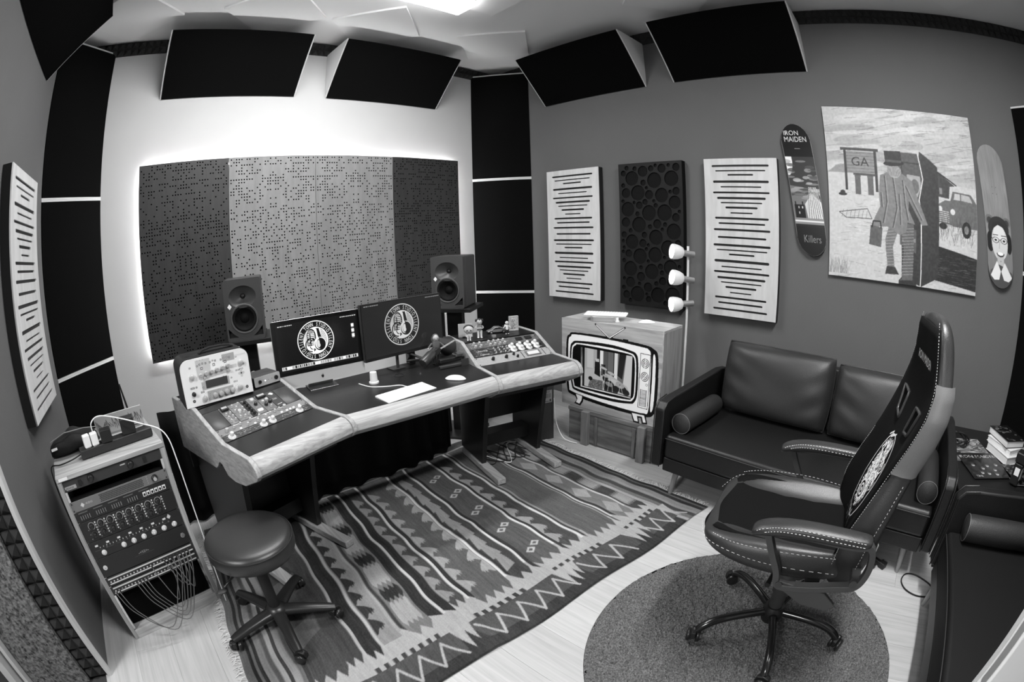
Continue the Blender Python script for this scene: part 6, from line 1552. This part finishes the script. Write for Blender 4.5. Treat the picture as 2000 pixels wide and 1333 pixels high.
# arms
M_AF = mat('arm_frame_plastic', .04, .42, .5)
for s_ in (-1, 1):
    x0 = s_*.285
    pad = []
    for y, z, h, ww in ((-.205, .700, .020, .022), (-.19, .704, .034, .030), (-.12, .708, .040, .033), (-.02, .712, .042, .034), (.07, .708, .042, .034), (.13, .694, .038, .033), (.158, .676, .028, .029), (.163, .668, .014, .018)):
        pad.append([(x0+ww*math.cos(a)*(1 if abs(math.cos(a)) > .5 else 1.05), y, z-h/2+h/2*math.copysign(abs(math.sin(a))**.6, math.sin(a))) for a in [2*PI*k/20 for k in range(20)]])
    a_ = ob('armrest', MB().loft(pad), M_CS, ch, smooth=80, sub=1)
    stitch(a_, [(x0+s_*.030 if s_ < 0 else x0-.030, y, z-.006) for y, z in ((-.18, .703), (-.1, .707), (0, .711), (.08, .706), (.13, .692), (.152, .678))], r_=.0007)
    stitch(a_, [(x0-.034, y, z-.012) for y, z in ((-.18, .700), (-.1, .703), (0, .706), (.08, .702), (.13, .688))], r_=.0007)
    # bent frame loop
    fr_ = [(.110, .664), (.090, .61), (.055, .54), (.045, .505), (.03, .485), (-.01, .487), (-.08, .500), (-.14, .515), (-.20, .53), (-.222, .565), (-.225, .62), (-.205, .672), (-.15, .668), (.0, .674), (.075, .668)]
    P = [tuple(p) for p in catmull([(x0, a, b) for a, b in fr_], 4, True)]
    prof = []; n = len(P)
    rings = []
    for i, p in enumerate(P):
        t_ = (Vector(P[(i+1) % n])-Vector(P[i-1])).normalized(); nn_ = Vector((0, -t_.z, t_.y)); p = Vector(p)
        rings.append([tuple(p+Vector((dx, 0, 0))+nn_*dn) for dx, dn in ((-.014, -.010), (.014, -.010), (.014, .010), (-.014, .010))])
    vs = [q for r_ in rings for q in r_]; fs = [(i*4+k, i*4+(k+1) % 4, ((i+1) % n)*4+(k+1) % 4, ((i+1) % n)*4+k) for i in range(n) for k in range(4)]
    ob('arm_frame', MB().add(vs, fs), M_AF, a_, bevel=.003, smooth=50)
    bp = [(.055, .505), (.03, .478), (-.06, .430), (-.15, .425), (-.17, .45), (-.12, .49), (-.02, .498)]
    ob('side_bracket', MB().prism(bp, x0-.008, x0+.008, Matrix(((0, 1, 0, 0), (1, 0, 0, 0), (0, 0, 1, 0), (0, 0, 0, 1)))), M_AF, a_, bevel=.003)
    ob('bolt_cap', MB().cyl(.013, 0, .004, 18, TR(x0+s_*.014, -.195, .548, ry=s_*PI/2)), M_DARKP, a_, smooth=40); ob('bolt_cap', MB().cyl(.011, 0, .004, 18, TR(x0+s_*.014, .032, .497, ry=s_*PI/2)), M_DARKP, a_, smooth=40)
    ob('seat_strut', MB().box(min(x0, s_*.18), max(x0, s_*.18), -.10, -.05, .462, .474), M_AF, a_); ob('back_strut', MB().box(min(x0, s_*.22), max(x0, s_*.22), -.215, -.185, .535, .56), M_AF, a_)

# ---------------------------------------------------------------- round stool
SM = (.134, 1.504)
st = thing('rolling_stool', 'round padded stool on five castors standing on the rug by the rack', 'stool', (SM[0], SM[1], 0))
M_VIN = mat('stool_vinyl', .022, .33, .5, bump=.2, bscale=500)
ob('seat_pad', MB().lathe([(.0, .392), (.14, .392), (.168, .398), (.178, .412), (.181, .44), (.178, .462), (.168, .474), (.150, .482), (.09, .488), (0, .490)], 48), M_VIN, st, smooth=60, sub=1)
ob('seam_piping', MB().tube([(.1775*math.cos(2*PI*k/48), .1775*math.sin(2*PI*k/48), .462) for k in range(48)], .0026, 6, True), M_VIN, st, smooth=60)
ob('seat_plate', MB().box(-.09, .09, -.09, .09, .376, .391), M_BLACKM, st, bevel=.003)
ob('lever', MB().tube(catmull([(-.03, -.03, .372), (-.11, -.07, .368), (-.165, -.10, .355)], 5), .0045, 8), M_BLACKM, st, smooth=50); ob('lever_paddle', MB().sphere((-.182, -.112, .348), (.022, .013, .007), 14, None), M_DARKP, st, smooth=80)
ob('chrome_rod', MB().cyl(.011, .30, .378, 18), M_CHROME, st, smooth=40)
ob('gas_column', MB().lathe([(.024, .095), (.024, .295), (.021, .30), (.021, .312), (.012, .314)], 24), M_BLACKP, st, smooth=40)
mp = mat('stool_base_plastic', .018, .35, .5)
ob('hub', MB().lathe([(.0, .055), (.040, .058), (.050, .07), (.048, .10), (.034, .112), (.026, .118), (0, .118)], 28), mp, st, smooth=60)
for a in (-165.7, -93.5, -22, 47, 119):
    a = math.radians(a); d = Vector((math.cos(a), math.sin(a), 0)); s_ = Vector((-d.y, d.x, 0)); rings = []
    for q, ww, zt2, zb2 in ((.02, .030, .106, .066), (.08, .028, .104, .066), (.16, .024, .096, .062), (.225, .021, .084, .054), (.248, .017, .078, .052)):
        rings.append([tuple(d*q+s_*(ww*math.cos(b))+Vector((0, 0, (zt2+zb2)/2+(zt2-zb2)/2*math.copysign(abs(math.sin(b))**.7, math.sin(b))))) for b in [2*PI*k/14 for k in range(14)]])
    lg = ob('leg', MB().loft(rings), mp, st, smooth=60)
    caster(lg, (d.x*.243, d.y*.243), a+.9, r_=.0235, z0=.008)
# ---------------------------------------------------------------- small things on the desk
zs_ = SL['R'][2]+.0005
def atR(u_, s_, z=zs_): p = MR @ Vector((u_, s_, 0)); return (p.x, p.y, z)
FA = math.radians(-15.5-20)
skin = mat('toy_skin', .42, .5, .4); wht = mat('toy_white', .72, .45, .4); blk = mat('toy_black', .02, .45, .4); gry = mat('toy_grey', .2, .5, .4)
def figure(name, label, loc, rz, H, head, hairm, shirt, pants, shoes, arms, bighead=False, curly=False):
    t = thing(name, label, 'figurine', loc, rz, 'toy figures on the right wing')
    k = H; hr = head*k; hz = k-hr*1.0
    for s_ in (-1, 1):
        l = ob('leg', MB().loft([[(s_*.075*k+a_*math.cos(q), a_*math.sin(q), z) for q in [2*PI*j/10 for j in range(10)]] for a_, z in ((.05*k, .05*k), (.055*k, .2*k), (.065*k, .40*k))]), pants, t, smooth=60)
        ob('shoe', MB().sphere((s_*.085*k, -.03*k, .035*k), (.055*k, .095*k, .035*k), 12), shoes, l, smooth=80)
    tb = hz-hr*.85
    ob('torso', MB().loft([[(a_*math.cos(q), b_*math.sin(q), z) for q in [2*PI*j/12 for j in range(12)]] for a_, b_, z in ((.12*k, .075*k, .37*k), (.115*k, .07*k, .37*k+(tb-.37*k)*.4), (.14*k, .08*k, .37*k+(tb-.37*k)*.8), (.09*k, .06*k, tb), (.04*k, .04*k, tb+.04*k))]), shirt, t, smooth=60)
    sh = .37*k+(tb-.37*k)*.82
    for s_ in (-1, 1):
        if arms == 'crossed': P = [(s_*.14*k, 0, sh), (s_*.19*k, -.03*k, sh-.10*k), (s_*.08*k, -.10*k, sh-.12*k), (-s_*.06*k, -.11*k, sh-.10*k)]
        elif arms == 'out': P = [(s_*.13*k, 0, sh), (s_*.21*k, -.03*k, sh-.07*k), (s_*.27*k, -.06*k, sh-.15*k)]
        else: P = [(s_*.13*k, 0, sh), (s_*.17*k, -.01*k, sh-.10*k), (s_*.16*k, -.05*k, sh-.20*k)]
        ob('arm', MB().tube(catmull(P, 4), .032*k, 8), shirt if arms != 'crossed' else skin, t, smooth=60)
        ob('hand', MB().sphere(P[-1], .034*k, 10), skin, t, smooth=80)
    bx = 1.2 if bighead else .9
    h = ob('head', MB().sphere((0, 0, hz), (hr*bx, hr*.95, hr), 18), skin, t, smooth=80)
    ob('hair', MB().sphere((0, hr*.30, hz+hr*.30), (hr*bx*1.06, hr*.95, hr*.85), 18), hairm, h, smooth=80)
    for s_ in (-1, 1): ob('eye', MB().sphere((s_*hr*.42, -hr*.86, hz-hr*.05), hr*(.17 if bighead else .10), 10), blk, h, smooth=80)
    ob('mouth', MB().sphere((0, -hr*.90, hz-hr*.48), (hr*.22, hr*.05, hr*.05), 8), blk, h, smooth=80); ob('nose', MB().sphere((0, -hr*.95, hz-hr*.22), hr*.10, 8), skin, h, smooth=80)
    if curly:
        for j in range(16): a = 2*PI*j/16; ob('curl', MB().sphere((hr*1.05*math.cos(a), hr*.25+hr*.7*math.sin(a), hz+hr*(.35+.35*math.sin(a*3)**2)), hr*.33, 8), hairm, h, smooth=80) if not (-.98 < math.sin(a) < -.5) else None
    ob('stand', MB().cyl(.15*k, -.0003, .004, 20), blk, t)
    return t
figure('toy_figure', 'big-headed toy figure in a white suit at the left front of the right wing shelf', atR(.045, .425), FA, .092, .27, blk, wht, wht, wht, 'down', True)
figure('toy_figure', 'curly-haired toy footballer with folded arms on the right wing shelf', atR(.130, .455), FA, .118, .16, blk, gry, wht, wht, 'crossed', False, True)
figure('toy_figure', 'small toy man in a white shirt and dark trousers beside the toy car', atR(.318, .455), FA, .080, .14, wht, wht, blk, wht, 'out')
# toy sports car
t = thing('toy_car', 'low wedge-shaped metal toy car on the right wing shelf', 'toy car', atR(.285, .535), FA+math.radians(8))
prof = [(-.062, .008), (.058, .008), (.060, .026), (.040, .030), (.018, .040), (-.012, .040), (-.034, .024), (-.062, .016)]
ob('body', MB().prism(prof, -.024, .024), mat('car_steel', .30, .3, .5, metal=.6), t, bevel=.003)
ob('windows', MB().prism([(.016, .0385), (-.010, .0385), (-.030, .026), (.034, .029)], -.0245, .0245), M_BLACKP, t)
for x in (-.040, .040):
    for y in (-.025, .020): w_ = ob('wheel', MB().cyl(.010, 0, .006, 18, TR(x, y+.005, .010, rx=PI/2)), M_BLACKP, t, smooth=40); ob('hubcap', MB().cyl(.006, .0061, .0066, 14, TR(x, y+.005, .010, rx=PI/2)), M_ALU, w_)
ob('rear_spoiler', MB().box(.045, .060, -.020, .020, .034, .038), M_DARKP, t); 
for y in (-.012, .012): ob('exhaust_vent', MB().cyl(.006, 0, .010, 12, TR(.058, y, .036, ry=.6)), M_ALU, t, smooth=40)
# upright game card and pale blocks
t = thing('game_box', 'small upright pale printed box at the right end of the wing shelf', 'box', atR(.405, .520), math.radians(-25))
ob('box', MB().box(-.031, .031, 0, .018, 0, .095), mat('card_pale', .45, .5), t, bevel=.001)
c = Cv(.058, .091, .0009, .66); r = random.Random(5)
for k in range(70): x, y = r.uniform(0, .05), r.uniform(.0, .07); c.ell(x, y, r.uniform(.002, .006), r.uniform(.001, .004), r.choice((.4, .5, .8)), .8)
c.rect(0, .072, .058, .089, .6); c.text('TRUCO', .029, .075, .009, .95, .95); c.rect(.004, .003, .054, .008, .85)
sheet('printed_front', c, lambda U, V: (-.029+U, -.0006+0*U, .002+V), M_PRINT, t)
t = thing('pale_card', 'pale blank plastic card standing behind the big-headed toy figure', 'card', atR(.070, .53), math.radians(-28))
ob('card', MB().box(-.045, .045, 0, .004, 0, .085), mat('card_grey', .42, .5), t, bevel=.001); ob('card_foot', MB().box(-.02, .02, -.012, .016, 0, .006), blk, t)
o = ob('small_tin', MB().lathe([(.014, 0), (.014, .012), (.0, .012)], 20), M_ALU, smooth=40); o.location = atR(.215, .435); tag(o, 'tiny flat metal tin between footballer and toy car', 'tin')
# desk microphone on a folded boom arm, flash-like lamp and metal guitarist
t = thing('boom_microphone', 'black microphone on a folded boom arm lying at the back of the black desk', 'microphone', (1.42, 2.14, ZD), math.radians(-10))
ob('clamp', MB().box(-.065, -.025, .085, .14, .0005, .075), M_BLACKM, t, bevel=.004)
ob('arm_tube', MB().tube([(-.045, .11, .07), (-.09, .05, .085), (-.02, .0, .05)], .008, 8), M_BLACKM, t, smooth=50); ob('arm_tube', MB().tube([(-.045, .10, .06), (-.085, .07, .03), (.06, .0, .035)], .007, 8), M_BLACKM, t, smooth=50)
for k in range(3): ob('spring', MB().tube([(-.06-.01*k, .09-.02*k, .072+.005*k), (-.03, .02-.012*k, .05)], .003, 6), M_CHROME, t, smooth=50)
ob('microphone_body', MB().lathe([(.0, 0), (.024, .002), (.028, .01), (.028, .085), (.022, .10), (.022, .14), (0, .142)], 24, TR(-.045, -.06, .034, ry=math.radians(68), rz=math.radians(28))), mat('mic_grey', .03, .35, .5), t, smooth=50)
ob('yoke', MB().tube([(-.01, -.06, .05), (.03, -.02, .085), (.06, .01, .05)], .006, 8), M_BLACKM, t, smooth=50)
ob('boom_end', MB().box(.05, .19, -.085, -.05, .020, .045), M_BLACKM, t, bevel=.006); ob('boom_lower_bar', MB().box(.03, .20, -.125, -.10, .002, .018), M_DARKP, t, bevel=.004)
ob('chrome_joint', MB().box(.145, .195, -.095, -.045, .0455, .062), M_CHROME, t, bevel=.004); ob('joint_knob', MB().cyl(.016, 0, .018, 18, TR(.191, -.06, .035, ry=PI/2)), M_BLACKP, t, smooth=40); ob('flag', MB().box(.16, .205, -.130, -.126, .0, .04), M_DARKP, t)
t = thing('cone_lamp', 'dark cone-shaped lamp head resting behind the boom microphone', 'lamp head', (1.590, 2.20, ZD+.001), math.radians(20))
ob('shade', MB().lathe([(.058, 0), (.060, .004), (.030, .13), (.018, .15), (0, .152)], 28, TR(.055, 0, .062, ry=math.radians(-68))), mat('shade_dark', .05, .45, .5), t, smooth=60)
t = figure('toy_guitarist', 'toy rock guitarist with long hair standing behind the microphone arm', (1.488, 2.125, ZD+.001), math.radians(-25), .172, .115, mat('toy_brown', .08, .5), mat('toy_denim', .09, .6), blk, blk, 'out')
t['group'] = 'toy figures at the back of the black desk'
ob('long_hair', MB().sphere((0, .012, .140), (.026, .016, .030), 14), mat('toy_brown', .08, .5), t, smooth=80)
g_ = ob('guitar', MB().prism([(-.03, -.018), (.0, -.022), (.022, -.012), (.03, .0), (.022, .014), (.0, .010), (-.028, .018), (-.038, 0)], -.004, .004, TR(-.005, -.030, .082, ry=-.45)), blk, t, bevel=.002)
ob('guitar_neck', MB().box(.02, .12, -.003, .003, -.003, .004, TR(-.005, -.030, .082, ry=-.45)), mat('toy_skin', .4), g_)

# ---------------------------------------------------------------- corner table with magazines, books and cameras
t = thing('corner_table', 'low dark side table between the two sofas, covered with magazines', 'side table', (2.64, -1.02, 0))
ob('table_top', MB().box(-.52, .44, -.42, .36, .40, .425), M_SATIN, t, bevel=.004)
for x in (-.49, .40):
    for y in (-.38, .32): ob('leg', MB().box(x-.018, x+.018, y-.018, y+.018, 0, .3995), M_SATIN, t, bevel=.002)
zt_ = .4255
def flatthing(name, label, cat, x, y, z, w_, d_, h_, rz, m, cv=None, grp=None):
    t = thing(name, label, cat, (x, y, z), rz, grp); ob('cover' if cv else 'body', MB().box(-w_/2, w_/2, -d_/2, d_/2, 0, h_), m, t, bevel=.0012)
    if cv:
        c = Cv(w_-.004, d_-.004, .0025, .2); cv(c, w_, d_); sheet('printed_cover', c, lambda U, V: (-w_/2+.002+U, -d_/2+.002+V, h_+.0006+0*U), print_mat('glossy_cover', .25), t)
    return t
def cov1(c, w_, d_):
    r = random.Random(1); c.rect(0, 0, w_, d_, .10); c.noise(.02, .02, .1, 2); c.text('IRON MAIDEN', w_/2, d_*.78, .034, .8, 1.08); c.text('IRON MAIDEN', w_/2, d_*.785, .026, .25, 1.25)
    for x, y in ((.06, .15), (.12, .11), (.17, .14), (.21, .09), (.25, .15), (.14, .05), (.20, .04), (.09, .06)): c.ell(x, y-.035, .026, .035, .17); c.ell(x, y, .012, .015, .66); c.ell(x, y+.009, .013, .009, .3)
    c.text('THE', .05, .012, .022, .8)
def cov2(c, w_, d_):
    r = random.Random(2); c.rect(0, 0, w_, d_, .45); c.noise(.03, .02, .25, 3)
    for k in range(60): x, y = r.uniform(0, w_), r.uniform(0, d_); c.line([(x, y), (x+r.uniform(-.05, .05), y+r.uniform(-.02, .02))], .006, r.choice((.1, .7, .85)))
def cov3(c, w_, d_): c.rect(0, 0, w_, d_, .2); c.noise(.015, .015, .25, 5)
AZ = math.radians(100-180)
flatthing('record', 'square record sleeve with a collage cover at the back of the corner table', 'record', 2.70, -.80, zt_, .31, .31, .004, math.radians(-74), gry, cov2, 'record sleeves on the corner table')
flatthing('record', 'square dark record sleeve with a printed group portrait on the corner table', 'record', 2.50, -.885, zt_+.0045, .31, .31, .004, math.radians(-72), blk, cov1, 'record sleeves on the corner table')
flatthing('record', 'dark speckled record sleeve half hidden by the camera on the corner table', 'record', 2.46, -1.17, zt_+.0045, .25, .25, .004, math.radians(-80), gry, cov3, 'record sleeves on the corner table')
BK = [('bottom', 0, .045, -.04, .0), ('middle', .046, .03, -.01, .12), ('top', .077, .04, .01, -.10)]
bl = {'bottom': 'thick white-paged book at the bottom of the pile on the corner table', 'middle': 'white-paged book in the middle of the pile on the corner table', 'top': 'dark-covered book on top of the pile on the corner table'}
for nm, z, h_, dx, dr in BK:
    t = thing('book', bl[nm], 'book', (2.74+dx, -1.085, zt_+.0045+z), math.radians(-62)+dr, 'pile of books on the corner table')
    pg = mat('book_pages', .68, .8, .2); cvm = blk if nm == 'top' else pg
    ob('pages', MB().box(-.085, .082, -.115, .115, .003, h_-.003), pg, t); ob('back_cover', MB().box(-.088, .088, -.12, .12, 0, .0028), cvm, t)
    ob('front_cover', MB().box(-.088, .088, -.12, .12, h_-.0028, h_), cvm, t)
    ob('spine', MB().box(.083, .088, -.12, .12, .003, h_-.003), cvm, t)
    if nm == 'top':
        c = Cv(.172, .236, .0025, .09); r = random.Random(3); c.text('SABBATH', .086, .17, .03, .4, .9) if False else None
        for k in range(24): c.ell(r.uniform(.01, .16), r.uniform(.01, .22), r.uniform(.005, .02), r.uniform(.004, .012), r.choice((.2, .3, .45)), .8)
        sheet('printed_cover', c, lambda U, V: (-.086+U, -.118+V, h_+.0006+0*U), print_mat('glossy_cover', .25), t)
# instant camera / flash units standing on the table
t = thing('camera_flash', 'black camera flash with white stickers on the corner table', 'camera flash', (2.34, -1.075, zt_+.009), math.radians(-35))
ob('body', MB().box(-.035, .035, -.03, .03, 0, .11), M_BLACKP, t, bevel=.006, seg=3); ob('head', MB().box(-.038, .038, -.05, .035, .112, .165), M_BLACKP, t, bevel=.008, seg=3)
ob('round_window', MB().cyl(.024, 0, .004, 24, TR(-.02, -.052, .138, rx=PI/2)), mat('flash_lens', .06, .2, .6), t, smooth=40)
ob('sticker', MB().box(-.026, .022, -.0312, -.0302, .03, .085), M_WHITEP, t); ob('sticker', MB().box(-.0362, -.0352, -.02, .015, .05, .09), M_WHITEP, t)
t = thing('camera_flash', 'black camera flash lying at the right edge of the corner table', 'camera flash', (2.27, -1.20, zt_+.009), math.radians(25))
ob('body', MB().box(-.06, .06, -.03, .03, 0, .06), M_BLACKP, t, bevel=.008, seg=3); ob('sticker', MB().box(-.04, .01, -.022, .02, .0602, .0612), M_WHITEP, t)
# coiled cable on the back of the table
t = thing('coiled_cable', 'black coiled cable lying behind the record sleeves next to the wall', 'cable', (2.80, -.735, zt_+.003))
mb = MB(); P = []
for k in range(90): a = k/90*2*PI*4.5; q = .085+.018*math.sin(k*.7); P.append((q*1.1*math.cos(a), q*.8*math.sin(a), .010+.004*k/18+.004*math.sin(k)))
ob('coil', mb.tube(P, .0042, 6), M_BLACKP, t, smooth=60)
# cables on the floor under the right wing
r = random.Random(3)
for k in range(5):
    P = [MR @ Vector((.09+.06*i+r.uniform(-.02, .02), .42+.12*math.sin(i*1.3+k)+r.uniform(-.03, .03), .012+.004*r.random())) for i in range(6)]
    o = ob('floor_cable', MB().tube(catmull([tuple(p) for p in P], 6), .0032, 6), M_BLACKP if k != 2 else M_WHITEP, smooth=60)
    tag(o, 'pale cable among the black ones on the rug under the right wing' if k == 2 else 'black cable tangled with others on the rug under the right wing', 'cable', 'cables tangled on the rug under the right wing')
o = ob('wall_cable', MB().tube(catmull([(2.30, 1.95, .32), (2.31, 1.94, .15), (2.33, 1.90, .04), (2.345, 1.85, .012), (2.36, 1.79, .006)], 6), .0032, 6), M_WHITEP, smooth=60); tag(o, 'thin white cable hanging between the desk and the old crate', 'cable')
